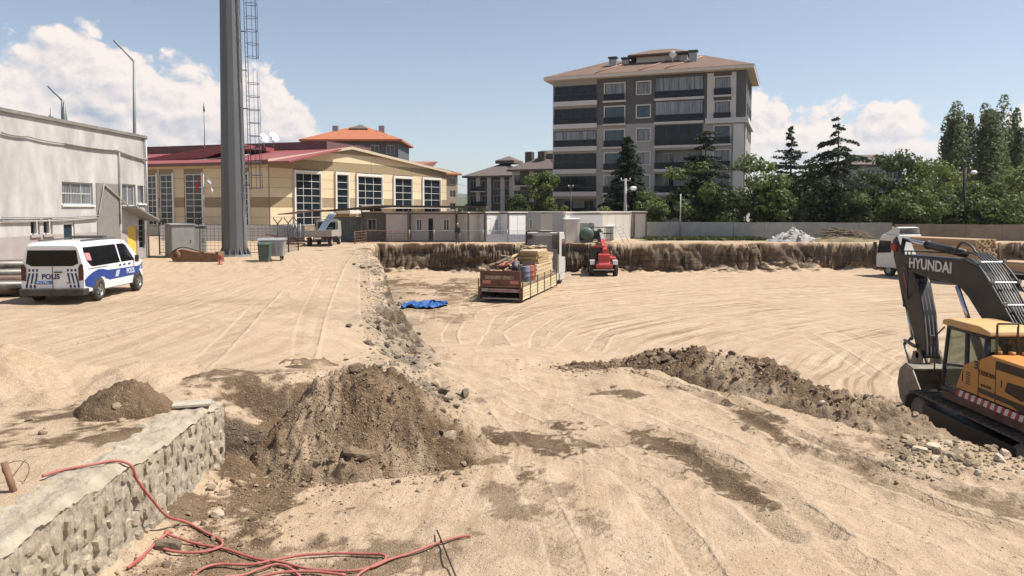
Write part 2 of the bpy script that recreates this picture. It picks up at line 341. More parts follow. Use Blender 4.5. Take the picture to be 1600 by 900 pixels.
for pts, st_, wd in TRK:
    s0 = 0.0
    for (a, b), (c, e) in zip(pts[:-1], pts[1:]):
        L_ = math.hypot(c-a, e-b); j0, j1 = np.searchsorted(xs, [min(a, c)-.6, max(a, c)+.6]); i0, i1 = np.searchsorted(ys, [min(b, e)-.6, max(b, e)+.6]); sl = (slice(i0, i1), slice(j0, j1))
        if i1 > i0 and j1 > j0 and L_ > 1e-4:
            X_, Y_ = GX[sl], GY[sl]; ux, uy = (c-a)/L_, (e-b)/L_; q = (X_-a)*ux+(Y_-b)*uy; d = (X_-a)*-uy+(Y_-b)*ux; d = d*.2/wd
            ok = (q > -.35) & (q < L_+.35) & (np.abs(d) < np.abs(tD[sl])) & (np.abs(d) < .5)
            tD[sl] = np.where(ok, d, tD[sl]); tS[sl] = np.where(ok, s0+q, tS[sl]); tB[sl] = np.where(ok, st_, tB[sl])
        s0 += L_
jump = np.zeros(GX.shape, bool); j_ = np.abs(np.diff(tS, axis=1)) > .45; jump[:, 1:] |= j_; jump[:, :-1] |= j_; j_ = np.abs(np.diff(tS, axis=0)) > .45; jump[1:] |= j_; jump[:-1] |= j_
jump &= np.abs(tD) < .34; k_ = jump.copy(); k_[1:] |= jump[:-1]; k_[:-1] |= jump[1:]; k_[:, 1:] |= jump[:, :-1]; k_[:, :-1] |= jump[:, 1:]; tB = np.where(k_, 0, tB)
# dark damp earth: elongated stains (ends in the place, width in metres)
def stain(a, b, wd, s, sharp=1.0):
    d = polydist(GX, GY, [a, b]); return s*sstep(0, .7, (1.05-d/wd+fbm(GX, GY, 1.1, 5, 40, .6)*1.8+fbm(GX, GY, 7, 3, 44, .7)*.9)*sharp)
ST_ = [((690, 690), (850, 692), .75, .9), ((760, 720), (850, 745), .4, .75), ((1010, 680), (1180, 780), .42, .85), ((935, 605), (985, 612), .34, .9), ((1060, 598), (1110, 606), .28, .9), ((780, 775), (800, 800), .3, .6),
       ((880, 770), (940, 840), .35, .55), ((1130, 625), (1250, 690), .42, .8), ((1250, 690), (1620, 800), .5, .62), ((140, 830), (430, 790), 1.2, .75), ((300, 885), (640, 890), .75, .6), ((860, 700), (980, 690), .3, .4),
       ((380, 700), (720, 720), .8, .75), ((1420, 700), (1620, 760), .8, .42), ((560, 800), (780, 840), .5, .30), ((1280, 690), (1420, 690), .7, .55), ((620, 870), (960, 860), .5, .3)]
soil = np.zeros_like(GX)
for p, q, wd, s in ST_: soil = np.maximum(soil, stain(P2(*p, -1.25), P2(*q, -1.25), wd, s))
for p, q, wd, s in [((270, 585), (400, 590), .55, .75), ((360, 640), (430, 615), .6, .9), ((10, 770), (200, 720), .16, .5), ((30, 480), (520, 460), 1.3, .3), ((440, 470), (640, 480), 1.2, .32), ((230, 600), (480, 575), .4, .45)]:
    soil = np.maximum(soil, stain(P2(*p, 0), P2(*q, 0), wd, s))
for p, q, wd, s in [((610, 440), (745, 455), 3.2, .75), ((640, 478), (700, 500), 1.3, .55), ((700, 470), (735, 440), 2.5, .55), ((840, 430), (930, 425), 2.5, .35), ((1000, 425), (1380, 420), .8, .35)]:
    soil = np.maximum(soil, stain(P2(*p, PIT), P2(*q, PIT), wd, s))
# steep faces show the brown subsoil
gy_, gx_ = np.gradient(GZ, ys, axis=0), np.gradient(GZ, xs, axis=1); slope = np.hypot(gx_, gy_)
nearc = (GY < 80) & (GY > 3) & (np.abs(GX) < 49)
cut = np.where(nearc, sstep(.55, 1.5, slope)*sstep(.15, .6, -GZ), 0); soil = np.maximum(soil, np.where(GY < 40, cut*.75, 0))
xbv = np.interp(GY, EB[:, 0], EB[:, 1]); rub = np.where((GY > 14) & (GY < 52), np.exp(-((GX-xbv-.2)/(.75+.02*GY))**2), 0)*sstep(-.25, .2, fbm(GX, GY, .8, 4, 77)+.12)
soil = np.maximum(soil, rut*.45)
pitm = sstep(-1.9, -2.3, GZ)*(GY < 66)*(GY > 12)
road = np.where((GY > 12) & (GY < 66) & (GZ > -.4), 1.0, 0)*sstep(-16, -12, GX-GY*-.0)
grass = np.where((GY > 66.5) & (GX > 12), sstep(67.5, 69, GY+fbm(GX, GY, .6, 3, 8)*2), 0)
far = np.maximum(sstep(90, 140, GY), sstep(52, 80, np.abs(GX)))
def ground_material():
    m = bpy.data.materials.new('earth'); m.use_nodes = True; nt = m.node_tree; L = nt.links.new; b = nt.nodes['Principled BSDF']; b.inputs['Roughness'].default_value = .95; b.inputs['Specular IOR Level'].default_value = .12
    def N(t, **k):
        n = nt.nodes.new(t)
        for a, c in k.items(): setattr(n, a, c)
        return n
    def noise(vec, s, d=8, r=.6):
        n = N('ShaderNodeTexNoise'); n.inputs['Scale'].default_value = s; n.inputs['Detail'].default_value = d; n.inputs['Roughness'].default_value = r; L(vec, n.inputs[0]); return n.outputs['Fac']
    def mr(f, a, c, lo=0, hi=1):
        n = N('ShaderNodeMapRange'); n.interpolation_type = 'SMOOTHSTEP'; L(f, n.inputs[0]); n.inputs[1].default_value = a; n.inputs[2].default_value = c; n.inputs[3].default_value = lo; n.inputs[4].default_value = hi; return n.outputs[0]
    def mix(f, a, c, bl='MIX'):
        n = N('ShaderNodeMix', data_type='RGBA', blend_type=bl)
        for i, x in ((0, f), (6, a), (7, c)):
            if isinstance(x, tuple): n.inputs[i].default_value = (*x, 1)
            elif isinstance(x, float): n.inputs[i].default_value = x
            else: L(x, n.inputs[i])
        return n.outputs[2]
    def math_(op, a, c, cl=False):
        n = N('ShaderNodeMath', operation=op, use_clamp=cl)
        for i, x in ((0, a), (1, c)):
            if isinstance(x, (int, float)): n.inputs[i].default_value = x
            else: L(x, n.inputs[i])
        return n.outputs[0]
    geo = N('ShaderNodeNewGeometry'); P = geo.outputs['Position']
    at = N('ShaderNodeAttribute', attribute_name='masks'); s3 = N('ShaderNodeSeparateColor'); L(at.outputs['Color'], s3.inputs[0]); soil_, rub_, pit_ = s3.outputs
    at2 = N('ShaderNodeAttribute', attribute_name='masks2'); s4 = N('ShaderNodeSeparateColor'); L(at2.outputs['Color'], s4.inputs[0]); grass_, cut_, far_ = s4.outputs
    big = noise(P, .22, 3, .55); mid = noise(P, 1.3, 5, .65); fin = noise(P, 9, 4, .72); gr = noise(P, 55, 2, .7)
    sand = mix(mr(mid, .32, .68), (.42, .302, .195), (.53, .41, .29)); sand = mix(mr(big, .35, .68), sand, (.475, .356, .245))
    sand = mix(mr(fin, .55, .8, 0, .55), sand, (.57, .455, .33)); 
    # tyre streaks in the pit: rings round the turning place; straight streaks elsewhere
    def streak(cx, cy, fr, fa):
        sub = N('ShaderNodeVectorMath', operation='SUBTRACT'); L(P, sub.inputs[0]); sub.inputs[1].default_value = (cx, cy, 0)
        wob = N('ShaderNodeTexNoise'); wob.inputs['Scale'].default_value = .12; wob.inputs['Detail'].default_value = 2; L(P, wob.inputs[0])
        sx = N('ShaderNodeSeparateXYZ'); L(sub.outputs[0], sx.inputs[0])
        cb = N('ShaderNodeCombineXYZ'); L(sx.outputs[0], cb.inputs[0]); L(sx.outputs[1], cb.inputs[1])
        ln = N('ShaderNodeVectorMath', operation='LENGTH'); L(cb.outputs[0], ln.inputs[0])
        r_ = math_('ADD', ln.outputs['Value'], math_('MULTIPLY', wob.outputs['Fac'], 1.3))
        an = math_('ARCTAN2', sx.outputs[1], sx.outputs[0])
        cv = N('ShaderNodeCombineXYZ'); L(math_('MULTIPLY', r_, fr), cv.inputs[0]); L(math_('MULTIPLY', an, fa), cv.inputs[1])
        return noise(cv.outputs[0], 1.0, 3, .6)
    k1 = streak(30, 13, 3.4, 3.5); k2 = streak(-70, 20, 4.5, 9.0)
    k3 = streak(60, 70, 1.7, 9.0)
    st = mix(pit_, k2, k1)
    sg = N('ShaderNodeSeparateColor'); L(st, sg.inputs[0]); st = sg.outputs[0]
    amt = mr(noise(P, .16, 3, .5), .38, .6, .12, 1)
    sand = mix(math_('MULTIPLY', mr(st, .53, .60), math_('MULTIPLY', amt, mr(pit_, 0, 1, .34, .85))), sand, (.285, .195, .118))
    sand = mix(math_('MULTIPLY', mr(st, .44, .38), math_('MULTIPLY', amt, mr(pit_, 0, 1, .25, .7))), sand, (.60, .475, .345))
    sand = mix(math_('MULTIPLY', mr(k3, .55, .66), mr(mid, .4, .65, 0, .35)), sand, (.27, .185, .115))
    dark = mix(mr(mid, .35, .7), (.125, .080, .048), (.24, .162, .10)); dark = mix(mr(fin, .5, .75), dark, (.29, .20, .125))
    sm_ = math_('MULTIPLY', mr(math_('ADD', soil_, math_('MULTIPLY', math_('SUBTRACT', fin, .5), .9)), .12, .75), math_('MULTIPLY', soil_, 1.35), True)
    c = mix(sm_, sand, dark)
    rb = mix(mr(fin, .35, .65), (.10, .085, .07), (.29, .245, .195)); c = mix(math_('MULTIPLY', rub_, mr(mid, .3, .6)), c, rb)
    # cut faces: layered brown earth
    mp = N('ShaderNodeMapping'); mp.inputs['Scale'].default_value = (.35, .5, 3.6); L(P, mp.inputs[0]); lay = noise(mp.outputs[0], 1.5, 4, .65)
    mv = N('ShaderNodeMapping'); mv.inputs['Scale'].default_value = (1.3, 1.2, .75); L(P, mv.inputs[0]); ver = noise(mv.outputs[0], 1.6, 4, .65)
    ce = mix(mr(lay, .35, .65), (.075, .056, .040), (.175, .132, .094)); ce = mix(mr(ver, .5, .75), ce, (.26, .20, .145)); c = mix(cut_, c, ce)
    gg = mix(mr(fin, .4, .65), (.06, .075, .025), (.20, .18, .08)); c = mix(math_('MULTIPLY', grass_, mr(mid, .35, .6)), c, gg)
    c = mix(far_, c, mix(mr(big, .4, .6), (.10, .10, .05), (.22, .18, .11)))
    peb = N('ShaderNodeTexVoronoi'); peb.inputs['Scale'].default_value = 16; L(P, peb.inputs[0]); pm = mr(peb.outputs['Distance'], .16, .09)
    pgate = mr(noise(P, 1.1, 3, .5), .52, .66); c = mix(math_('MULTIPLY', math_('MULTIPLY', pm, pgate), .6), c, mix(mr(gr, .4, .6), (.13, .10, .075), (.50, .43, .35)))
    c = mix(mr(gr, .40, .62, 0, .40), c, mix(.5, c, (.13, .09, .06)))
    g2 = noise(P, 24, 3, .75); c = mix(mr(g2, .46, .66, 0, .34), c, mix(.55, c, (.16, .11, .07))); c = mix(mr(g2, .44, .30, 0, .35), c, (.66, .54, .41))
    # tread prints pressed along the wheel lines
    at3 = N('ShaderNodeAttribute', attribute_name='tracks'); s5 = N('ShaderNodeSeparateColor'); L(at3.outputs['Color'], s5.inputs[0]); td_, ts_, tb_ = s5.outputs
    ad_ = math_('ABSOLUTE', td_, 0); tm = math_('MULTIPLY', math_('MULTIPLY', mr(ad_, .235, .185), tb_), mr(noise(P, .7, 3, .6), .40, .56))
    tread = math_('SINE', math_('ADD', math_('MULTIPLY', ts_, 34.0), math_('MULTIPLY', ad_, 30.0)), 0); lug = mr(tread, -.25, .35)
    c = mix(math_('MULTIPLY', tm, math_('MULTIPLY_ADD', lug, .42) if False else math_('ADD', .12, math_('MULTIPLY', lug, .26))), c, mix(.45, c, (.16, .11, .07)))
    berm_ = math_('MULTIPLY', math_('MULTIPLY', mr(ad_, .20, .25), mr(ad_, .36, .27)), math_('MULTIPLY', tb_, .5)); c = mix(math_('MULTIPLY', berm_, .5), c, (.62, .50, .37))
    L(c, b.inputs['Base Color'])
    hsum = math_('ADD', math_('MULTIPLY', fin, .75), math_('ADD', math_('MULTIPLY', gr, .32), math_('ADD', math_('MULTIPLY', st, -.35), math_('MULTIPLY', math_('MULTIPLY', pm, pgate), .25))))
    hsum = math_('ADD', hsum, math_('MULTIPLY', mid, .3))
    hsum = math_('ADD', hsum, math_('MULTIPLY', g2, math_('ADD', .45, math_('MULTIPLY', soil_, 1.5))))
    hsum = math_('ADD', hsum, math_('MULTIPLY', lay, math_('MULTIPLY', cut_, 1.4)))
    hsum = math_('ADD', hsum, math_('MULTIPLY', tm, math_('ADD', -.3, math_('MULTIPLY', lug, -.34)))); hsum = math_('ADD', hsum, math_('MULTIPLY', berm_, .6))
    bp = N('ShaderNodeBump'); bp.inputs['Strength'].default_value = .85; bp.inputs['Distance'].default_value = .06; L(hsum, bp.inputs['Height']); L(bp.outputs[0], b.inputs['Normal'])
    return m
EARTH = ground_material()
# the cut faces bulge and cave in: push them in and out by layers
back = np.where((GY > 61) & (GY < 67.5), 1.0, 0)*sstep(.0, .25, -GZ)*sstep(-PIT+.05, -PIT-.35, -GZ)
GY = GY+back*(fbm(GX, GZ*1.7, .8, 5, 333, .62)*.65+fbm(GX+GZ*.9, GZ*.8, 2.2, 4, 337, .6)*.28+fbm(GX*.1, GZ*2.4, 1.0, 3, 339)*.45)
idx = np.arange(nx*ny).reshape(ny, nx)
F4 = np.stack([idx[:-1, :-1], idx[:-1, 1:], idx[1:, 1:], idx[1:, :-1]], -1).reshape(-1, 4)
gm = npmesh('ground', np.stack([GX, GY, GZ], -1).reshape(-1, 3), F4, EARTH, True)
def setmask(me, name, a, b_, c):
    ca = me.color_attributes.new(name, 'FLOAT_COLOR', 'POINT'); ca.data.foreach_set('color', np.stack([a, b_, c, np.ones_like(a)], -1).astype(np.float32).ravel())
setmask(gm, 'masks', soil, rub, pitm); setmask(gm, 'masks2', grass, cut, far); setmask(gm, 'tracks', np.abs(tD), tS, tB)
ground = tag(link(gm, 'ground'), 'sandy excavated construction ground with tyre tracks and a wide pit', kind='structure')
def gz(x, y): return float(zg(np.array([x]), np.array([y]))[0])
# ------------------------------------------------------------------ heaps of earth (things lying on the ground)
def heap(name, label, x0, x1, y0, y1, step, hf, mats, kindmask=(1, 0, 0), cat='earth heap'):  # absolute ground plus height hf
    X, Y = np.meshgrid(np.arange(x0, x1, step), np.arange(y0, y1, step)); h = hf(X, Y)
    edge = np.minimum(np.minimum(X-x0, x1-X), np.minimum(Y-y0, y1-Y))
    Z = zg(X, Y)+h-.05*(h < .02)-.06*(edge < step*1.5)
    n_, k = X.shape; I = np.arange(n_*k).reshape(n_, k)
    F = np.stack([I[:-1, :-1], I[:-1, 1:], I[1:, 1:], I[1:, :-1]], -1).reshape(-1, 4)
    keep = (h.reshape(-1)[F].max(1) > -.025); F = F[keep]
    used = np.unique(F); mp = -np.ones(n_*k, int); mp[used] = np.arange(len(used)); V = np.stack([X, Y, Z], -1).reshape(-1, 3)[used]
    me = npmesh(name, V, mp[F], mats, True)
    s = kindmask[0](X, Y).reshape(-1)[used] if callable(kindmask[0]) else np.full(len(used), kindmask[0])
    setmask(me, 'masks', s, np.zeros(len(used)), np.zeros(len(used))); setmask(me, 'masks2', np.zeros(len(used)), np.zeros(len(used)), np.zeros(len(used)))
    return tag(link(me, name), label, cat)
def clods(X, Y, s, amp): return (np.abs(fbm(X, Y, 2.3, 4, s, .6))*.5+np.clip(fbm(X, Y, 6, 3, s+3), 0, 1)*.6+np.clip(fbm(X, Y, 12, 3, s+5, .6)-.05, 0, 1)*.6)*amp
def mound_h(X, Y):
    cx, cy = -2.68, 12.85
    dx, dy = (X-cx)/np.where(X < cx, 2.5, 2.6), (Y-cy)/np.where(Y < cy, 1.75, 2.0)
    r = np.hypot(dx, dy)+fbm(X, Y, .7, 3, 60)*.16
    cone = 1.6*(1-np.clip(r, 0, 9)**1.3)+fbm(X, Y, 1.1, 4, 63)*.16
    sh = .98*(1-np.hypot((X+1.75)/1.25, (Y-13.1)/1.1))+.12*fbm(X, Y, 1.5, 3, 61)
    b = (-1.38+np.maximum(cone, sh))-zg(X, Y, False)
    left = -1.27+1.2*np.clip((Y-11.75)/2.5, -.2, 1)-.45*np.clip(X+3.9, 0, 3)+fbm(X, Y, 1.2, 4, 66)*.10; b = np.maximum(b, np.where(X > -4.7, left-zg(X, Y, False), -1))
    b = np.where(b > 0, b, b*.3); return b+clods(X, Y, 62, .28)*sstep(-.05, .15, b)
mound = heap('earth_mound', 'big brown heap of loose earth and stones right of the stone wall', -4.95, .6, 10.4, 15.2, .035, mound_h, EARTH, (lambda X, Y: np.clip(.50+fbm(X, Y, .9, 4, 64)*.9-.16*sstep(-2.2, -.6, X)+.2*sstep(-3.6, -4.4, X), .28, .95), 0, 0))
BL = [(2.0, 22.6), (3.6, 21.9), (5.0, 21.0), (6.4, 18.9), (7.5, 16.9), (8.3, 15.5)]
def berm_h(X, Y):
    d = polydist(X, Y, BL)+fbm(X, Y, .8, 3, 70)*.3
    hh = np.interp(X, [1.6, 3.2, 4.3, 5.3, 6.5, 7.6, 8.6, 9.2], [.02, .22, .62, .85, .72, .6, .34, .05])
    ww = np.interp(X, [1.6, 3.5, 5.3, 9], [.6, 1.25, 1.75, 1.5])
    b = hh*(1-d/ww); return np.where(b > 0, b, b*.3)+clods(X, Y, 72, .28)*sstep(-.05, .12, b)
berm = heap('earth_bank', 'long dark bank of cloddy earth along the pit edge before the excavator', 1.0, 10.4, 13.2, 24.2, .05, berm_h, EARTH, (lambda X, Y: np.clip(.78+fbm(X, Y, .9, 4, 74)*.7-.3*sstep(18, 14.5, Y), .3, 1), 0, 0))
def small_h(X, Y):
    r = np.hypot((X+5.82)/.74, (Y-11.05)/.62)+fbm(X, Y, 1.3, 3, 80)*.25; b = .42*(1-r**1.3)+fbm(X, Y, 1.6, 4, 83)*.12
    return np.where(b > 0, b, b*.4)+clods(X, Y, 82, .13)*sstep(-.03, .1, b)
heap('earth_heap', 'small brown heap of earth with stones behind the stone wall', -7.4, -4.95, 9.9, 12.6, .035, small_h, EARTH, (.8, 0, 0))
def pale_h(X, Y):
    b = .6*(1-np.hypot((X+8.6)/1.9, (Y-12.5)/1.5)-fbm(X, Y, .9, 3, 90)*.4); b2 = .3*(1-np.hypot((X+6.7)/1.0, (Y-13.0)/1.1)-fbm(X, Y, 1.1, 3, 91)*.4); b = np.maximum(b, b2)
    return np.where(b > 0, b, b*.4)+clods(X, Y, 92, .10)*sstep(-.03, .1, b)
heap('sand_heap', 'low pale heap of dry sand at the left edge behind the stone wall', -11.5, -5.3, 10.6, 14.6, .05, pale_h, EARTH, (.03, 0, 0), cat='sand heap')
# ------------------------------------------------------------------ stones
STONE = mat('stone', (.35, .265, .175), .92, var=.35, vscale=5, bump=.6, bscale=12, rnd=.3)
STONE_D = mat('stone_earthy', (.23, .16, .102), .95, var=.35, vscale=5, bump=.7, bscale=14, rnd=.3)
STONE_G = mat('broken_asphalt', (.21, .16, .112), .95, var=.4, vscale=4, bump=.7, bscale=14, rnd=.38)
STONE_P = mat('stone_pale', (.50, .41, .30), .92, var=.25, vscale=5, bump=.5, bscale=12, rnd=.2)
def rockmesh(seed, m, flat=1.0):
    rr = random.Random(seed); bm = bmesh.new(); bmesh.ops.create_icosphere(bm, subdivisions=2, radius=1)
    pl = [(Vector((rr.gauss(0, 1), rr.gauss(0, 1), rr.gauss(0, .8))).normalized(), rr.uniform(.45, .85)) for _ in range(9)]
    for v in bm.verts:
        for n_, d in pl:
            q = v.co.dot(n_)
            if q > d: v.co -= n_*(q-d)
        v.co += Vector((rr.uniform(-1, 1), rr.uniform(-1, 1), rr.uniform(-1, 1)))*.035
        v.co.z *= flat
    me = bpy.data.meshes.new('rock'); bm.to_mesh(me); bm.free(); me.materials.append(m); return me
ROCKS = {k: [rockmesh(i*7+j, m, fl) for i in range(5)] for j, (k, m, fl) in enumerate((('s', STONE, .8), ('d', STONE_D, .8), ('g', STONE_G, .38), ('p', STONE_P, .7), ('gs', STONE_G, .8)))}
def rock(kind, x, y, r, label, group=None, dz=0.0, base=None, name='rock', tilt=.35):
    z = (gz(x, y) if base is None else base)+dz
    s = random.uniform(.8, 1.2); o = link(random.choice(ROCKS[kind]), name, None, (x, y, z+r*.15), rot=(random.uniform(-tilt, tilt), random.uniform(-tilt, tilt), random.uniform(0, 6.28)))
    o.scale = (r*s, r*random.uniform(.7, 1.1), r*random.uniform(.7, 1)); return tag(o, label, 'stone', group)
def mh(x, y): return float(mound_h(np.array([x]), np.array([y]))[0])
def bh(x, y): return float(berm_h(np.array([x]), np.array([y]))[0])
o = rock('d', -2.45, 11.62, .3, 'large flat-topped stone block at the foot of the earth mound', dz=max(mh(-2.45, 11.62), 0)-.1, tilt=.1); o.scale = (.30, .2, .2); o.rotation_euler = (.1, .05, .15)
rock('s', -1.05, 12.25, .16, 'angular stone at the right foot of the earth mound', dz=max(mh(-1.05, 12.25), 0)-.02)
rock('d', -2.72, 12.75, .13, 'single clod standing on the very top of the earth mound', dz=mh(-2.72, 12.75), tilt=.2)
rock('s', -5.8, 10.72, .15, 'pale angular stone stuck in the small brown heap', dz=.12)
rock('s', 6.75, 18.0, .26, 'biggest boulder on the dark earth bank by the excavator', dz=bh(6.75, 18.0)-.05)
rock('p', 8.3, 15.5, .16, 'pale upright stone near the excavator end of the earth bank', dz=bh(8.3, 15.5)+.03)
rock('p', -4.05, 9.95, .13, 'pale squared stone lying against the stone wall foot')
rock('gs', -4.28, 8.95, .2, 'dark broken asphalt lump beside the red hose at the wall foot')
for i in range(46):
    a = random.uniform(0, 6.28); q = random.random()**.6; x, y = -2.6+2.0*q*math.cos(a), 12.4+1.1*q*math.sin(a)-.35; h = mh(x, y)
    rock('d' if random.random() < .8 else 's', x, y, random.uniform(.03, .075), 'fist to head sized clod lying on the big earth mound', 'clods on the earth mound', dz=max(h, 0)-.02)
for i in range(34):
    x = random.uniform(-4.4, -.6); y = 11.15+random.gauss(0, .18)+.12*abs(x+2.5)*(x > -2.5)*1.2
    rock('s' if random.random() < .6 else 'd', x, y, random.uniform(.03, .085), 'loose stone fallen along the front foot of the earth mound', 'stones at the mound foot', dz=max(mh(x, y), 0))
for i in range(70):
    t = random.random()*(len(BL)-1.001); k = int(t); f = t-k; x = BL[k][0]*(1-f)+BL[k+1][0]*f+random.gauss(-.25, .5); y = BL[k][1]*(1-f)+BL[k+1][1]*f+random.gauss(-.35, .5)
    rock(random.choice('dddssp') if x > 6 else 'd', x, y, random.uniform(.06, .17), 'clod or stone lying on the dark earth bank', 'clods on the earth bank', dz=max(bh(x, y), 0)-.02)
for i in range(46):
    u = random.uniform(1400, 1610); v = 690+(u-1400)*.17+random.gauss(6, 14); p = PZ(u, v, -1.4)
    rock(random.choice('sspd'), p.x, p.y, random.uniform(.05, .17), 'stone in the rubble strip in front of the excavator tracks', 'stones before the excavator')
for i in range(95):
    y = 14.6+random.random()**1.5*32; xb_ = float(np.interp(y, EB[:, 0], EB[:, 1])); x = xb_+random.gauss(.1, .5+y*.006)
    rock('g' if random.random() < .75 else 'gs', x, y, random.uniform(.035, .11)*(1+.028*y), 'broken grey asphalt slab along the left rim of the pit', 'asphalt rubble on the pit rim', dz=.03, name='asphalt_chunk', tilt=.3)
for i in range(24):
    x, y = random.uniform(-4.45, -3.2), random.uniform(7.4, 11.5)
    rock(random.choice('sdd'), x, y, random.uniform(.03, .09), 'small stone at the foot of the stone wall', 'stones at the wall foot')
for i in range(7): rock(random.choice('sd'), random.uniform(-7.1, -5.6), random.uniform(9.9, 10.7), random.uniform(.035, .08), 'small stone scattered in front of the small brown heap', 'stones before the small heap')
# finer grit nobody could count
def grit(name, label, pts, rad, m):
    V, F = [], []; base = np.array([(1, 0, 0), (-1, 0, 0), (0, 1, 0), (0, -1, 0), (0, 0, .8), (0, 0, -.8)]); tri = np.array([(0, 2, 4), (2, 1, 4), (1, 3, 4), (3, 0, 4), (2, 0, 5), (1, 2, 5), (3, 1, 5), (0, 3, 5)])
    for k, (x, y, z) in enumerate(pts):
        q = RNG.normal(0, .3, (6, 3)); a = RNG.uniform(0, 6.28); c, s = math.cos(a), math.sin(a); r = rad*RNG.uniform(.4, 1.5)
        b = (base+q)*r; V.append(np.stack([b[:, 0]*c-b[:, 1]*s+x, b[:, 0]*s+b[:, 1]*c+y, b[:, 2]+z], -1)); F.append(tri+6*k)
    return tag(link(npmesh(name, np.concatenate(V), np.concatenate(F), m), name), label, 'gravel', kind='stuff')
def gp(n, xf, hf=None):
    X = np.array([xf() for _ in range(n)]); Z = zg(X[:, 0], X[:, 1])
    if hf is not None: Z = Z+np.maximum(hf(X[:, 0], X[:, 1]), 0)
    return np.column_stack([X, Z])
def along(BLx, sx, sy):
    t = random.random()*(len(BLx)-1.001); k = int(t); f = t-k
    return (BLx[k][0]*(1-f)+BLx[k+1][0]*f+random.gauss(-.2, sx), BLx[k][1]*(1-f)+BLx[k+1][1]*f+random.gauss(-.2, sy))
grit('mound_grit', 'small crumbs of brown earth over the big mound', gp(2600, lambda: (-2.6+random.gauss(0, 1.0), 12.3+random.gauss(0, .75)), mound_h), .016, STONE_D)
grit('bank_grit', 'small crumbs of earth over the dark bank', gp(2200, lambda: along(BL, .8, .8), berm_h), .035, STONE_D)
grit('wall_foot_grit', 'crumbled earth and gravel along the stone wall foot', gp(1500, lambda: (-4.5+abs(random.gauss(0, .9)), random.uniform(6.8, 11.9))), .018, STONE_D)
grit('yard_gravel', 'scattered small gravel over the sandy foreground', gp(3600, lambda: (random.uniform(-4, 9), 7.5+10*random.random()**1.5)), .012, STONE)
EBX = [(x, y) for y, x in EB[4:11]]
grit('rim_rubble', 'fine dark rubble along the left rim of the pit', gp(1700, lambda: along(EBX, .45, .6)), .04, STONE_G)
grit('track_gravel', 'broken stone gravel strip in front of the excavator', gp(600, lambda: (lambda p: (p.x, p.y))(PZ(random.uniform(1380, 1610), random.gauss(715, 22), -1.4))), .035, STONE)
# ================================================================== BUILDINGS
def frame(A, B, name, label, cat, group=None, z=0.0):
    return thing(name, label, cat, (A[0], A[1], z), math.atan2(B[1]-A[1], B[0]-A[0]), group)
def dist(A, B): return math.hypot(B[0]-A[0], B[1]-A[1])
def wallq(mb, s0, s1, z0, z1, ops, depth=.2, y=0.0, zsplit=(), mi=lambda z: 0):   # wall face at y with reveals round openings
    S = sorted({s0, s1, *[o[i] for o in ops for i in (0, 1)]}); Z = sorted({z0, z1, *zsplit, *[o[i] for o in ops for i in (2, 3)]})
    S = [s for s in S if s0 <= s <= s1]; Z = [z for z in Z if z0 <= z <= z1]
    for a, b in zip(S[:-1], S[1:]):
        for c, d in zip(Z[:-1], Z[1:]):
            m = ((a+b)/2, (c+d)/2)
            if any(o[0] < m[0] < o[1] and o[2] < m[1] < o[3] for o in ops): continue
            mb.mi = mi(m[1]); mb.add([(a, y, c), (b, y, c), (b, y, d), (a, y, d)], [(0, 1, 2, 3)])
    for o in ops:
        a, b, c, d = o[:4]; mb.mi = mi((c+d)/2)
        mb.add([(a, y, c), (b, y, c), (b, y, d), (a, y, d), (a, y+depth, c), (b, y+depth, c), (b, y+depth, d), (a, y+depth, d)], [(0, 4, 5, 1), (1, 5, 6, 2), (2, 6, 7, 3), (3, 7, 4, 0)])
    mb.mi = 0
def window(par, a, b, c, d, nx_, nz_, fm, gm_, y=.1, fw=.07, bar=.05, name='window', paneobj=True, dep=.06):
    mb = MB(); y0, y1 = y-dep/2, y+dep/2
    mb.bx(a, a+fw, y0, y1, c, d); mb.bx(b-fw, b, y0, y1, c, d); mb.bx(a+fw, b-fw, y0, y1, c, c+fw); mb.bx(a+fw, b-fw, y0, y1, d-fw, d)
    for i in range(1, nx_): s = a+fw+(b-a-2*fw)*i/nx_; mb.bx(s-bar/2, s+bar/2, y0+.003, y1-.003, c+fw, d-fw)
    for j in range(1, nz_): z = c+fw+(d-c-2*fw)*j/nz_; mb.bx(a+fw, b-fw, y0+.006, y1-.006, z-bar/2, z+bar/2)
    o = mb.build(name, fm, par)
    W_, H_ = (b-a-2*fw)/nx_, (d-c-2*fw)/nz_
    if paneobj:
        p = MB(); p.add([(-W_/2, 0, -H_/2), (W_/2, 0, -H_/2), (W_/2, 0, H_/2), (-W_/2, 0, H_/2)], [(0, 1, 2, 3)]); me = p.mesh('pane', gm_)
        for i in range(nx_):
            for j in range(nz_):
                q = link(me, 'pane', o, (a+fw+W_*(i+.5), y+random.uniform(0, .008), c+fw+H_*(j+.5)), rot=(random.uniform(-.012, .012), 0, random.uniform(-.012, .012)))
    else:
        MB().add([(a, y, c), (b, y, c), (b, y, d), (a, y, d)], [(0, 1, 2, 3)]).build('pane', gm_, o)
    return o
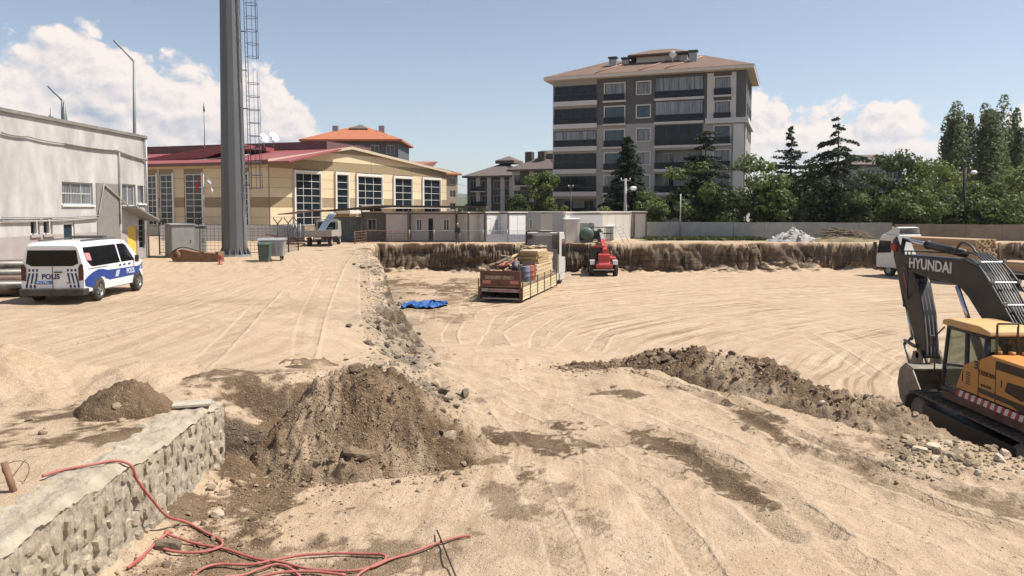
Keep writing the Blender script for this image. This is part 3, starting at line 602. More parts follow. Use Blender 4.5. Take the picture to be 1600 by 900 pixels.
def hip(mb, x0, x1, y0, y1, z, h, ov=.6, ridge=None, t=.25):
    x0 -= ov; x1 += ov; y0 -= ov; y1 += ov; my = (y0+y1)/2; r = ridge if ridge is not None else (y1-y0)/2
    v = [(x0, y0, z), (x1, y0, z), (x1, y1, z), (x0, y1, z), (x0+r, my, z+h), (x1-r, my, z+h)]
    mb.add(v, [(0, 1, 5, 4), (1, 2, 5), (2, 3, 4, 5), (3, 0, 4)])
    mb.add([(x0, y0, z), (x1, y0, z), (x1, y1, z), (x0, y1, z), (x0, y0, z-t), (x1, y0, z-t), (x1, y1, z-t), (x0, y1, z-t)], [(4, 5, 1, 0), (5, 6, 2, 1), (6, 7, 3, 2), (7, 4, 0, 3), (7, 6, 5, 4)])
PLASTER = mat('grey_plaster', (.31, .295, .28), .95, var=.2, vscale=.9, bump=.15, bscale=6, col2=(.53, .51, .485), streak=(1, 1, .45))
MAUVE = mat('mauve_paint', (.30, .262, .25), .95, var=.15, vscale=1.4, col2=(.37, .325, .31))
DARKST = mat('dark_steel', (.045, .047, .05), .6, .3, var=.3, vscale=8, dust=.35)
GREYST = mat('galvanised_steel', (.33, .34, .35), .5, .5, var=.2, vscale=6, dust=.25)
WHITEP = mat('white_paint', (.74, .73, .71), .6, var=.06, vscale=2, dust=.12)
GLASS = glassmat('dark_glass'); GLASSB = glassmat('blue_glass', (.03, .045, .06), .05)
CURT = mat('curtain_glass', (.20, .21, .22), .2, var=.6, vscale=1.5, streak=(3, 1, .2))
# ---- stone wall in the left foreground
MORT = mat('wall_mortar', (.27, .225, .165), .97, var=.3, vscale=8, bump=1.0, bscale=16, col2=(.50, .43, .335), streak=(1, 1, .35))
WST = mat('wall_stone', (.29, .235, .165), .95, var=.3, vscale=9, bump=1.0, bscale=16, rnd=.2, streak=(1, 1, .4), col2=(.49, .41, .305))
CAPM = mat('wall_cap_mortar', (.30, .245, .18), .97, vscale=3.6, bump=1.0, bscale=12, col2=(.48, .405, .31))
sw = thing('stone_wall', 'low pale rubble stone wall with rough mortar top in the left foreground', 'wall', (-4.975, 4, -1.3))
def wallgrid(n_, m_, f, mt, name):
    A_, B_ = np.meshgrid(np.linspace(0, 1, n_), np.linspace(0, 1, m_)); V = np.stack(f(A_, B_), -1).reshape(-1, 3); I = np.arange(n_*m_).reshape(m_, n_)
    return link(npmesh(name, V, np.stack([I[:-1, :-1], I[:-1, 1:], I[1:, 1:], I[1:, :-1]], -1).reshape(-1, 4), mt, True), name, sw)
WL, WT, WH = 7.68, .76, 1.3
def topz(Y, X): return WH-.02+fbm(X*1.0, Y, 1.2, 4, 200)*.09+fbm(X, Y, 5, 4, 203, .6)*.05-.06*sstep(.26, .39, np.abs(X))
wallgrid(36, 360, lambda a, b: ((a-.5)*WT*(1+.04*fbm(a*0, b*WL, 2, 3, 205)), b*WL, topz(b*WL, (a-.5)*WT)), CAPM, 'cap')
def sx(Y, Z, s): return .02*0+-.006+fbm(Y, Z*.6, 3, 4, s)*.035+fbm(Y, Z*.5, 12, 3, s+4, .6)*.034
wallgrid(420, 70, lambda a, b: (WT/2+sx(a*WL, b*WH, 210)-.015, a*WL, b*topz(a*WL, a*0+WT/2)), MORT, 'right_face')
wallgrid(40, 40, lambda a, b: ((a-.5)*WT, WL+sx((a-.5)*WT, b*WH, 215)*.6, b*topz(a*0+WL, (a-.5)*WT)), MORT, 'end_face')
wallgrid(120, 20, lambda a, b: (-WT/2-sx(a*WL, b*WH, 220)*.5, a*WL, b*topz(a*WL, a*0-WT/2)), MORT, 'left_face')
def wstone(cy, cz, hw, hh, end=False):
    k = 8; rr = [random.uniform(.6, 1.14) for _ in range(k)]; an = [2*math.pi*(i+random.uniform(-.25, .25))/k for i in range(k)]
    pr = random.uniform(-.003, .016); tl, tm_ = random.uniform(-.05, .05), random.uniform(-.05, .05); mb = MB(); o_ = []; i_ = []
    def cl(v): return max(-1, min(1, v*1.1))
    for q, r_ in zip(an, rr):
        a, b = cl(math.cos(q))*hw*r_, cl(math.sin(q))*hh*r_; o_.append((-.06, a, b)); i_.append((pr+tl*a*2+tm_*b*2+random.uniform(-.003, .003), a*.72, b*.78))
    c_ = [(pr+.007, 0, 0)]
    mb.add(o_+i_+c_, [(i, (i+1) % k, k+(i+1) % k, k+i) for i in range(k)]+[(k+i, k+(i+1) % k, 2*k) for i in range(k)])
    me = mb.mesh('stone', WST)
    if end: link(me, 'stone', sw, (cy, WL, cz), rz=math.pi/2)
    else: link(me, 'stone', sw, (WT/2, cy, cz))
y = 2.3
while y < WL-.1:
    wd = random.uniform(.10, .28); z = .06+random.uniform(0, .06)
    while z < WH-.2:
        hh = random.uniform(.14, .36)
        if z+hh > WH-.06: hh = WH-.06-z
        if random.random() < .9: wstone(y+wd/2+random.uniform(-.03, .03), z+hh/2, wd*.47, hh*.47)
        z += hh+random.uniform(.01, .05)
    y += wd+random.uniform(.0, .025)
tag(link(MB().box((0, 0, 0), (.55, .30, .035), rz=.2).mesh('flat_board', mat('old_board', (.40, .35, .28), .9, var=.25, vscale=6)), 'flat_board', None, (-4.93, 11.25, .04), rz=.1), 'thin pale board lying on the far end of the stone wall', 'board')
# ---- grey curved building at the left
A, B = (-22.5, 24.0), (-22.5, 45.2); LB = dist(A, B)
gb = frame(A, B, 'grey_building', 'weathered grey plaster building with barred windows behind the police van', 'building')
def g(u, v): return ONP(A, B, u, v)
def rect(fn, u0, v0, u1, v1):
    (a, b), (c, d) = fn(u0, (v0+v1)/2), fn(u1, (v0+v1)/2); um = (u0+u1)/2; return a, c, fn(um, v1)[1], fn(um, v0)[1]
r1 = rect(g, 97, 285, 145, 320); r2 = rect(g, 48, 342, 62, 367); r3 = rect(g, 68, 341, 82, 366); r4 = rect(g, 100, 348, 117, 400); r4 = (r4[0], r4[1], .02, r4[3])
r5 = rect(g, 151, 287, 187, 396); r5 = (r5[0], r5[1], .02, r5[3]); r6 = rect(g, 191, 288, 212, 322); r7 = rect(g, 215, 290, 226, 318); r8 = rect(g, 200, 354, 214, 396); r8 = (r8[0], r8[1], .02, r8[3]); r9 = rect(g, 217, 342, 226, 388)
mb = MB(); HB = 7.3
wallq(mb, 0, LB, 0, HB, [r1, r2, r3, r4, r6, r7, r8, r9], .18, zsplit=(1.75,), mi=lambda z: 1 if z < 1.75 else 0)
# the painted shade of the entrance recess, the curved end and the plain back
wallpts = [(LB, 0), (LB+.5, .08), (LB+.95, .3), (LB+1.3, .7), (LB+1.5, 1.3), (LB+1.5, 12), (0, 12), (0, 0)]
for (a, b), (c, d) in zip(wallpts[:-1], wallpts[1:]):
    for z0, z1, k in ((0, 1.75, 1), (1.75, HB, 0)): mb.mi = k; mb.add([(a, b, z0), (c, d, z0), (c, d, z1), (a, b, z1)], [(0, 1, 2, 3)])
mb.mi = 0; mb.build('wall', [PLASTER, MAUVE], gb)
rec = MB(); rec.bx(r5[0], r5[1], -.03, -.012, 0, r5[3]); rec.build('entrance_shade_panel', mat('entrance_shade', (.20, .185, .17), .9, var=.12), gb)  # flat panel; the shade of the recess is put in its darker colour
rf = MB(); pts = [(-.1, -.12)]+[(x+.12*(x > 1), y_-.12) for x, y_ in wallpts[:5]]+[(LB+1.62, 12.1), (-.1, 12.1)]
rf.prism([(p[0], p[1]) for p in pts], 'z', HB, HB+.16); rf.build('roof_edge', mat('roof_flashing', (.20, .185, .17), .8, var=.3, vscale=3), gb)
for r_, nx_, nz_ in ((r1, 3, 2), (r6, 2, 1), (r7, 1, 1)):
    window(gb, *r_, nx_, nz_, WHITEP, CURT, .13, .06)
    gl = MB(); n_ = int((r_[1]-r_[0])/.13)
    for i in range(n_+1): s = r_[0]+(r_[1]-r_[0])*i/n_; gl.bx(s-.008, s+.008, .02, .04, r_[2], r_[3])
    gl.build('window_grille', GREYST, gb); MB().bx(r_[0]-.1, r_[1]+.1, -.09, .05, r_[2]-.09, r_[2]-.005).build('window_sill', WHITEP, gb)
for r_ in (r2, r3):
    MB().bx(r_[0]-.08, r_[1]+.08, -.08, .05, r_[2]-.12, r_[2]-.005).build('window_sill', MAUVE, gb)
    window(gb, *r_, 1, 1, WHITEP, GLASS, .14, .07)
    sh = MB(); sh.box(((r_[0]+r_[1])/2, .0, (r_[2]+r_[3])/2), (.03, .3, r_[3]-r_[2]-.1), rz=-.5); sh.build('open_sash', WHITEP, gb)
d_ = window(gb, *r4, 1, 2, WHITEP, GLASSB, .1, .09, name='door')
MB().bx(*r8[:2], .05, .1, r8[2], r8[3]).build('door', mat('yellow_paint', (.68, .46, .09), .6, var=.06), gb)['label'] = 'yellow metal door'
window(gb, *r9, 1, 5, GREYST, GLASS, .1, .06)
pp = MB()
for (u0, v0), (u1, v1), r_ in [((0, 339), (151, 337), .035), ((0, 346), (150, 341), .05), ((151, 340), (160, 288), .03), ((160, 288), (222, 343), .045), ((184, 238), (186, 350), .05), ((190, 322), (221, 342), .04), ((0, 207), (40, 213), .05), ((40, 213), (100, 224), .04), ((100, 224), (180, 235), .06), ((180, 235), (228, 250), .06)]:
    a, b = g(u0, v0), g(u1, v1); n_ = 5; pp.tube([(a[0]+(b[0]-a[0])*i/n_, -.09, a[1]+(b[1]-a[1])*i/n_-(.05*math.sin(math.pi*i/n_) if abs(v1-v0) < 30 else 0)) for i in range(n_+1)], r_, 6)
pp.build('wall_pipes', mat('pipe_grey', (.30, .285, .265), .7, var=.2), gb)
MB().cyl((LB+.35, -.07, .05), (LB+.35, -.07, HB-.1), .06, n=8).build('downpipe', GREYST, gb)
por = MB(); p0, p1 = g(190, 322), g(227, 343); por.prism([(p0[0], p0[1]), (p1[0], p1[1]), (p1[0], p1[1]-.08), (p0[0], p0[1]-.1)], 'y', -.9, -.01); por.build('porch_roof', GREYST, gb)
# bent lamp poles standing on the far stand behind
GALV = mat('green_grey_steel', (.17, .20, .20), .55, .3, var=.15)
def lamp_pole(u, vt, vb, Y, du, dv, label):
    b, t, h = PY(u+1.5, vb, Y), PY(u, vt, Y), PY(u+du, dv, Y); o = thing('lamp_pole', label, 'lamp pole', (b.x, b.y, 0))
    T = lambda p: (p.x-b.x, 0, p.z); m = MB(); m.tube([(0, 0, 0), T(b), T(t)], [.14, .12, .07], 8); m.tube([T(t), T(h)], [.06, .04], 6); m.build('pole', GALV, o)
    m = MB(); e = Vector(T(h)); d_ = (e-Vector(T(t))).normalized(); m.box(e-d_*.35, (.75, .22, .1), ry=-math.atan2(d_.z, d_.x)); m.build('lamp_head', GREYST, o); return o
lamp_pole(209, 96, 222, 52, -30, 64, 'tall pole with bent arm rising behind the grey building roof')
lamp_pole(97, 157, 205, 50, -21, 135, 'shorter bent lamp pole left of the tall one, behind grey roof')
b = PY(80, 190, 49); m = MB(); m.cyl((0, 0, 0), (0, 0, b.z+.9), .05); m.cyl((0, 0, b.z+.25), (0, 0, b.z+.4), .14); m.cyl((0, 0, b.z+.4), (0, 0, b.z+.5), .06)
tag(m.build('siren_mast', GREYST, loc=(b.x, b.y, 0)), 'short mast with a round siren above the grey roof', 'mast')
b = PY(101, 190, 50); m = MB(); m.lathe([(.2, b.z-1.3), (.19, b.z), (.03, b.z+1.35), (.001, b.z+1.36)], (0, 0, 0), n=10); m.cyl((0, 0, 0), (0, 0, b.z-1.29), .1)
tag(m.build('spire_pole', GALV, loc=(b.x, b.y, 0)), 'slender pointed cone on a pole beside the shorter bent lamp', 'pole')
# ---- cream sports hall with red roof
CREAM = mat('cream_panel', (.62, .50, .325), .75, var=.05, vscale=1.5, rnd=.04); CREAMD = mat('cream_shadow_gap', (.27, .21, .125), .9, var=.1)
BROWNB = mat('olive_band_panel', (.285, .215, .125), .8, var=.06, rnd=.04); REDROOF = mat('red_sheet_roof', (.27, .075, .075), .55, var=.12, vscale=2, bump=.15, bscale=3)
ROOFD = mat('dark_red_sheet', (.135, .075, .07), .7, var=.1); WFRAME = mat('window_frame_white', (.66, .63, .58), .6, var=.05)
HA = PY(420, 250, 78); HBp = PY(697, 270, 106); HC = PY(229, 262, 83)
A, B = (HA.x, HA.y), (HBp.x, HBp.y); HL = dist(A, B)
hall = frame(A, B, 'sports_hall', 'cream panelled sports hall with large gridded windows and red roof', 'building')
h1 = lambda u, v: ONP(A, B, u, v)
zl, zr_ = h1(420, 250)[1], h1(697, 270)[1]; ap = h1(545, 232)
def roofz(s): return zl+(ap[1]-zl)*s/ap[0] if s < ap[0] else ap[1]+(zr_-ap[1])*(s-ap[0])/(HL-ap[0])
def facade(par, L_, rows, wins, topf, gap=.035):
    for k, (z0, z1, mt) in enumerate(rows):
        iv = [(0.0, L_)]
        for wn in wins:
            if wn[2] < z1-.05 and wn[3] > z0+.05:
                iv = [q for a, b in iv for q in ((a, min(b, wn[0])), (max(a, wn[1]), b)) if q[1]-q[0] > .03]
        for a, b in iv:
            n_ = max(1, round((b-a)/7.5)); 
            for i in range(n_):
                x0, x1 = a+(b-a)*i/n_+gap/2, a+(b-a)*(i+1)/n_-gap/2
                xs_ = [x0]+[x for x in ([ap[0]] if topf else []) if x0 < x < x1]+[x1]
                zt = [min(z1-gap, topf(x)-.02) if topf else z1-gap for x in xs_]
                if max(zt) < z0+.08: continue
                if topf:      # clip where the roof line cuts the row
                    xx = np.linspace(x0, x1, 25); zz = np.array([min(z1-gap, topf(x)-.02) for x in xx]); ok = zz > z0+.01
                    if not ok.any(): continue
                    xx, zz = xx[ok], zz[ok]; poly = [(xx[0], z0), (xx[-1], z0)]+[(float(x), float(z)) for x, z in zip(xx[::-1], zz[::-1])]
                else: poly = [(x0, z0), (x1, z0), (x1, z1-gap), (x0, z1-gap)]
                MB().prism(poly, 'y', -.07, -.005).build('panel', mt, par)
rows = [(i*1.05, (i+1)*1.05, BROWNB if i in (3, 7, 9) else CREAM) for i in range(10)]
wins = []
for (u0, v0, u1, v1, a_, b_) in ((460, 271, 500, 352, 3, 7), (524, 273, 543, 329, 1, 5), (557, 276, 596, 332, 3, 5), (615, 279, 643, 334, 2, 5), (660, 281, 687, 334, 2, 5)):
    q = rect(h1, u0, v0, u1, v1); wins.append((q[0], q[1], q[2], q[3], a_, b_))
HGL = mat('hall_glass', (.012, .017, .022), .1, var=.5, vscale=.6, spec=.35)
mb = MB(); mb.prism([(0, 0), (HL, 0), (HL, zr_), ap, (0, zl)], 'y', 0, 34); mb.build('wall', CREAMD, hall)
facade(hall, HL, rows, [(w_[0]-.15, w_[1]+.15, w_[2]-.15, w_[3]+.3) for w_ in wins], roofz)
for w_ in wins:
    window(hall, *w_, WFRAME, HGL, -.03, .07, .05, dep=.05); m = MB(); m.bx(w_[0]-.22, w_[0]-.003, -.32, -.02, w_[2]-.1, w_[3]+.32); m.bx(w_[1]+.003, w_[1]+.12, -.2, -.02, w_[2]-.1, w_[3]+.32); m.bx(w_[0], w_[1], -.3, -.02, w_[3]+.003, w_[3]+.3); m.build('window_surround', WFRAME, hall)
m = MB(); ov = .5
for s0, s1 in ((-.6, ap[0]), (ap[0], HL+.5)):
    a, b = (s0, roofz(max(s0, 0))-(.15 if s0 < 0 else 0)), (s1, roofz(min(s1, HL)))
    m.prism([(a[0], a[1]+.02), (b[0], b[1]+.02), (b[0], b[1]+.16), (a[0], a[1]+.16)], 'y', -ov, 34.3)
m.build('roof', REDROOF, hall)
m = MB()
for s0, s1 in ((-.6, ap[0]), (ap[0], HL+.5)):
    a, b = (s0, roofz(max(s0, 0))-(.15 if s0 < 0 else 0)), (s1, roofz(min(s1, HL))); m.prism([(a[0], a[1]-.12), (b[0], b[1]-.12), (b[0], b[1]+.2), (a[0], a[1]+.2)], 'y', -ov-.06, -ov-.004)
m.build('gable_trim', mat('gable_trim', (.52, .43, .31), .7, var=.05), hall)
m = MB(); q = rect(h1, 563, 322, 680, 326); m.bx(q[0], q[1], -2.6, -.1, 3.0, 3.35); q = rect(h1, 525, 328, 556, 333); m.bx(q[0], q[1], -2.2, -.1, 2.4, 2.75); m.build('entrance_canopy', WFRAME, hall)
# left wing
A2, B2 = (HC.x, HC.y), A; WLn = dist(A2, B2)
wing = frame(A2, B2, 'hall_wing', 'lower shaded wing of the cream hall behind the floodlight mast', 'building'); h2 = lambda u, v: ONP(A2, B2, u, v); we = h2(410, 256)[1]
wv = []
for (u0, v0, u1, v1, a_, b_) in ((231.5, 274, 246, 352, 2, 8), (251, 273, 271, 352, 2, 8), (290, 272, 317, 352, 2, 8), (374, 271, 389, 352, 2, 8)):
    q = rect(h2, u0, v0, u1, v1); wv.append((max(q[0], .06), q[1], q[2], q[3], a_, b_))
m = MB(); m.bx(0, WLn-.02, .0, 14, 0, we); m.build('wall', CREAMD, wing)
rows2 = [(i*1.05, min((i+1)*1.05, we), BROWNB if i == 3 else CREAM) for i in range(8) if i*1.05 < we-.2]
facade(wing, WLn-.06, rows2, [(w_[0]-.1, w_[1]+.1, w_[2]-.1, w_[3]+.2) for w_ in wv], None)
for w_ in wv:
    window(wing, *w_, WFRAME, GLASS, -.03, .09, .06, dep=.05)
    MB().bx(w_[1]+.003, w_[1]+.22, -.22, -.02, w_[2], w_[3]+.2).build('window_surround', WFRAME, wing)
m = MB(); m.prism([(-.7, we+.05), (-.7, we+.2), (9.5, we+2.2), (9.5, we+2.05)], 'x', -14, WLn+3); m.build('roof', REDROOF, wing)
m = MB(); m.prism([(-.75, we-.12), (-.705, we-.12), (-.705, we+.22), (-.75, we+.22)], 'x', -14, WLn); m.build('gutter', mat('gutter_red', (.16, .06, .055), .6), wing)
mp_ = MB(); mp_.bx(-12, WLn+1.0, 9.6, 20, we+1.2, we+3.15); mp_.build('roof_box', ROOFD, wing)
ridge = MB(); ridge.prism([(WLn*.35, we+.95), (WLn*.62, we+2.05), (WLn*.62, we+2.5), (WLn*.60, we+2.5), (-6, we+.7)], 'y', 2.5, 9.59); ridge.build('roof_fold', REDROOF, wing)
snow = MB(); snow.tube([(WLn*.30, 1.2, we+.55), (WLn*.62, 4.8, we+1.4)], .05); snow.build('snow_guard', WHITEP, wing)
# satellite dishes and the thin mast on the hall roof
def dish(u, v, Y, r, label, dx=0):
    p = PY(u, v, Y); o = thing('satellite_dish', label, 'satellite dish', (p.x, p.y, p.z-r-.5), group='dishes on the hall roof'); m = MB(); m.lathe([(.001, 0), (r*.5, .06*r), (r*.8, .18*r), (r, .3*r)], (0, 0, 0), 'y', 20)
    q = m.build('reflector', mat('dish_white', (.75, .74, .72), .4, var=.05), o, loc=(0, 0, r+.5)); q.rotation_euler = (R(28), 0, R(235)+dx*.3); MB().cyl((0, .15, 0), (0, .15, r+.5), .05).build('mount', GREYST, o)
    m = MB(); m.tube([(0, -.1, r*.6+.1), (0, -r*1.1, r*.9+.5)], .025, 5); m.box((0, -r*1.1, r*.9+.5), (.14, .14, .2)); m.build('feed_arm', GREYST, o)
dish(412, 216, 86, .62, 'left of two white satellite dishes on the hall roof', -.3); dish(427, 215, 87, .66, 'right of two white satellite dishes on the hall roof', .5)
p = PY(320, 232, 88); m = MB(); m.cyl((0, 0, p.z-3), (0, 0, PY(320, 162, 88).z), .07, .04, 6); m.cyl((0, 0, PY(320, 162, 88).z-.9), (0, 0, PY(320, 160, 88).z), .12, .03, 6); m.box((0, 0, p.z-3), (.4, .4, .1))
tag(m.build('lightning_rod', GALV, loc=(p.x, p.y, 0)), 'thin vertical rod above the red hall roof left of the floodlight mast', 'mast')
# ---- apartment block
LG, DG = mat('light_grey_render', (.33, .315, .30), .9, var=.06, vscale=.5), mat('dark_grey_render', (.10, .097, .096), .85, var=.08, vscale=.6)
SLABW = mat('slab_white', (.56, .535, .51), .8, var=.05); TILE = mat('brown_roof_tiles', (.165, .10, .072), .85, var=.16, vscale=1.2, bump=.4, bscale=3); RAILG = mat('railing_glass', (.014, .016, .02), .2, spec=.25)
BALG = mat('balcony_glass', (.016, .017, .02), .15, var=.4, vscale=1.2, spec=.28)
A, B = (lambda p: (p.x, p.y))(PY(864, 150, 103)), (lambda p: (p.x, p.y))(PY(1166, 150, 94)); AL = dist(A, B)
apt = frame(A, B, 'apartment_block', 'six-storey grey apartment block with dark balconies and brown hip roof', 'building'); fa = lambda u, v: ONP(A, B, u, v)
S = lambda u: fa(u, 220)[0]
ztop = fa(1000, 119)[1]; fl = 3.08; zs = [ztop-.1-fl*i for i in range(0, 8)]       # underside of roof, then each slab top
sA, sB, sC, sD, sE, sF = S(866), S(932), S(977), S(1023), S(1098), S(1142)
bays = [(sA, sB), (sD, sE)]
m = MB(); DPT = 13
ops = []
for i in range(6):
    zt, zb = zs[i], zs[i+1]; ops += [(S(945), S(975), zb+.15, zb+2.35), (S(995), S(1015), zb+.85, zb+2.4), (S(1116), S(1140), zb+.15, zb+2.4)]
    ops += [(sA+.02, sB-.02, zb+.05, zt-.62), (sD+.02, sE-.02, zb+.05, zt-.45)]
def tone(s, z): return 1 if z > zs[2]+.1 and s > sB else 0
Sx = sorted({0, AL, sB, sF, *[o[i] for o in ops for i in (0, 1)]}); Zx = sorted({0, ztop, zs[2], *[o[i] for o in ops for i in (2, 3)]})
for a, b in zip(Sx[:-1], Sx[1:]):
    for c, d in zip(Zx[:-1], Zx[1:]):
        q = ((a+b)/2, (c+d)/2)
        if any(o[0] < q[0] < o[1] and o[2] < q[1] < o[3] for o in ops): continue
        m.mi = tone(*q); m.add([(a, 0, c), (b, 0, c), (b, 0, d), (a, 0, d)], [(0, 1, 2, 3)])
for o in ops:
    a, b, c, d = o; dd = 1.4 if b-a > 3.5 else .18; m.mi = tone((a+b)/2, (c+d)/2)
    m.add([(a, 0, c), (b, 0, c), (b, 0, d), (a, 0, d), (a, dd, c), (b, dd, c), (b, dd, d), (a, dd, d)], [(0, 4, 5, 1), (1, 5, 6, 2), (2, 6, 7, 3), (3, 7, 4, 0), (4, 7, 6, 5)])
for k, (z0, z1) in enumerate(((0, zs[2]), (zs[2], ztop))):
    m.mi = k; m.add([(AL, 0, z0), (AL, DPT, z0), (AL, DPT, z1), (AL, 0, z1), (0, 0, z0), (0, DPT, z0), (0, DPT, z1), (0, 0, z1)], [(0, 1, 2, 3), (7, 6, 5, 4), (1, 5, 6, 2)])
m.build('wall', [LG, DG], apt)
for i in range(6):
    zt, zb = zs[i], zs[i+1]
    for bi, (a, b) in enumerate(bays):
        MB().bx(a-.1, b+.1, -.35 if bi == 0 else -.22, -.002, zb-.3 if bi == 0 else zb-.2, zb+.32 if bi == 0 else zb+.12).build('balcony_slab', SLABW, apt)
        z0 = zb+(.33 if bi == 0 else .14); MB().bx(a, b, -.2, -.12, z0, z0+.85).build('balcony_railing', RAILG, apt)
        if not (bi == 1 and i in (3, 4, 5)) and not (bi == 0 and i == 5): window(apt, a+.02, b-.02, z0+.86, zt-.66 if bi == 0 else zt-.3, 5 if bi == 0 else (6 if i == 0 else 2 if i == 1 else 4), 1, DARKST, CURT if (bi == 1 and i in (0, 1)) or (bi == 0 and i == 2) else BALG, -.10, .06, .05, name='balcony_glazing')
        else:
            for k in range(2): c0 = a+.9+k*(b-a)*.5; window(apt, c0, c0+1.5, zb+.2, zb+2.3, 2, 1, SLABW, GLASS, 1.3, .07)
    for (u0, u1, lo, ra) in ((945, 975, .15, 1), (995, 1015, .85, 0), (1116, 1140, .15, 1)):
        a, b = S(u0), S(u1); window(apt, a, b, zb+lo, zb+2.38, 2, 1, DARKST, CURT if random.random() < .6 else GLASSB, .1, .06)
        m = MB(); t_ = .16
        m.bx(a-t_, a-.003, -.06, -.002, zb+lo-.1, zb+2.55); m.bx(b+.003, b+t_, -.06, -.002, zb+lo-.1, zb+2.55); m.bx(a, b, -.06, -.002, zb+2.38, zb+2.55)
        if not ra: m.bx(a, b, -.06, -.002, zb+lo-.14, zb+lo)
        m.build('window_surround', SLABW, apt)
        if ra: MB().bx(a-.1, b+.1, -.34, -.27, zb+.16, zb+1.0).build('balconette_railing', RAILG, apt); MB().bx(a-.25, b+.25, -.42, -.063, zb-.1, zb+.12).build('balconette_slab', SLABW, apt)
m = MB(); m.bx(sE+.3, AL+.35, -.4, -.003, zs[2]-.35, zs[2]+.3); m.bx(AL+.003, AL+.35, -.003, DPT, zs[2]-.35, zs[2]+.3); m.build('string_course', SLABW, apt)
for a_, b_ in ((S(1104), S(1114)), (S(1142), S(1149))): MB().bx(a_, b_, -.03, -.002, zs[2]+.31, ztop-.2).build('white_panel', SLABW, apt)
m = MB(); m.bx(S(1146), S(1162), -.25, -.004, .0, zs[2]-.5); m.build('corner_pier', mat('pier_white', (.60, .575, .55), .8, var=.05), apt)
for i in range(6):
    for y_ in (2.5, 6.5, 10): 
        w_ = window(apt, 0, 1.2, 0, 1.5, 2, 1, DARKST, CURT, 0, .06); w_.location = (AL+.03, y_, zs[i+1]+.9); w_.rotation_euler = (0, 0, R(90))
m = MB(); hip(m, 0, AL, -.3, DPT, ztop+.42, 3.0, 1.0, 7.0, .0); m.build('roof', TILE, apt)
m = MB(); m.bx(-.95, AL+.95, -1.25, DPT+.95, ztop-.02, ztop+.41); m.build('eave', mat('eave_white', (.60, .53, .46), .8, var=.05), apt)
cup = MB(); cup.bx(AL*.42, AL*.66, 4.2, 9, ztop+1.6, ztop+3.5); cup.build('roof_lantern', SLABW, apt)
cup = MB(); hip(cup, AL*.40, AL*.68, 3.6, 9.6, ztop+3.5, 1.2, .5, 2.6, .18); cup.build('lantern_roof', TILE, apt)
for u_, yb in ((948, 3.5), (966, 4.5), (1060, 4.0), (1077, 3.0)):
    s_ = S(u_); m = MB(); m.bx(s_-.5, s_+.5, yb-.4, yb+.4, ztop+1, ztop+3.1); m.build('chimney', GREYST, apt); m = MB(); m.bx(s_-.62, s_+.62, yb-.52, yb+.52, ztop+3.25, ztop+3.45); m.bx(s_-.4, s_+.4, yb-.3, yb+.3, ztop+3.1, ztop+3.25); m.build('chimney_cap', DARKST, apt)
m = MB(); m.lathe([(.001, 0), (.3, .05), (.5, .16)], (S(1044), 3.0, ztop+3.2), 'y', 14); m.cyl((S(1044), 3.2, ztop+1.4), (S(1044), 3.1, ztop+3.2), .04); m.build('roof_dish', WHITEP, apt)
for x0, x1 in ((932, 960), (1000, 1030), (1040, 1075)):
    m = MB(); m.tube([(S(x0), -1.0, ztop+.62), (S(x1)+1, 5.5, ztop+3.1)], .09, 5); m.build('roof_ridge_strip', mat('ridge_strip', (.42, .24, .17), .8), apt)
# ---- other buildings behind
def block(name, label, u0, u1, vt, Y0, Y1, dep, wm, rm, rh, floors, cols, fh=3.0, ridge=None, group=None, bal=True, cols_off=None):
    A, B = PY(u0, vt, Y0), PY(u1, vt, Y1); L_ = dist(A, B); b = frame(A, B, name, label, 'building', group); H_ = A.z
    mb = MB(); ops = []
    for k in range(floors):
        zt = H_-.35-fh*k
        for c in range(cols): s = L_*(c+.5)/cols; ops.append((s-.75, s+.75, zt-2.1, zt-.5))
    wallq(mb, 0, L_, 0, H_, ops, .15); mb.add([(0, 0, 0), (0, dep, 0), (0, dep, H_), (0, 0, H_), (L_, 0, 0), (L_, dep, 0), (L_, dep, H_), (L_, 0, H_)], [(0, 1, 2, 3), (7, 6, 5, 4), (1, 5, 6, 2)]); mb.build('wall', wm, b)
    for o in ops: window(b, *o, 2, 1, SLABW, GLASS, .1, .08, paneobj=False)
    mb = MB(); hip(mb, 0, L_, 0, dep, H_+.1, rh, .8, ridge, .35); mb.build('roof', rm, b)
    if bal:
        for k in range(floors): zt = H_-fh*(k+1); MB().bx(L_*.12, L_*.42, -1.1, -.002, zt-.15, zt+.05).build('balcony_slab', SLABW, b); MB().bx(L_*.12, L_*.42, -1.1, -1.04, zt+.06, zt+.95).build('balcony_railing', RAILG, b)
    return b, L_, H_
OTILE = mat('orange_roof_tiles', (.38, .13, .062), .85, var=.14, vscale=1.1, bump=.4, bscale=3); WBL = mat('white_render', (.50, .485, .46), .9, var=.07); DBR = mat('dark_brown_render', (.09, .08, .078), .9, var=.1); DROOF = mat('dark_tiles', (.125, .098, .085), .85, var=.14, bump=.3, bscale=3)
bo, L_, H_ = block('tiled_house', 'dark apartment house with orange tiled hip roof behind the sports hall', 476, 622, 219, 132, 132, 14, mat('slate_render', (.10, .105, .115), .85), OTILE, 3.1, 3, 6, ridge=8.0, bal=False)
for s_ in (.27, .78): MB().bx(L_*s_-.5, L_*s_+.5, 4, 5, H_+1.0, H_+3.0).build('chimney', GREYST, bo)
m = MB(); hip(m, L_*.43, L_*.60, 5, 9, H_+2.6, .9, .3, 1.5, .4); m.build('lantern_roof', DROOF, bo)
block('far_house', 'pale unfinished house with red roof right of the sports hall gable', 668, 715, 271, 172, 176, 12, mat('tan_render', (.36, .27, .21), .9), OTILE, 1.6, 4, 3, group=None)
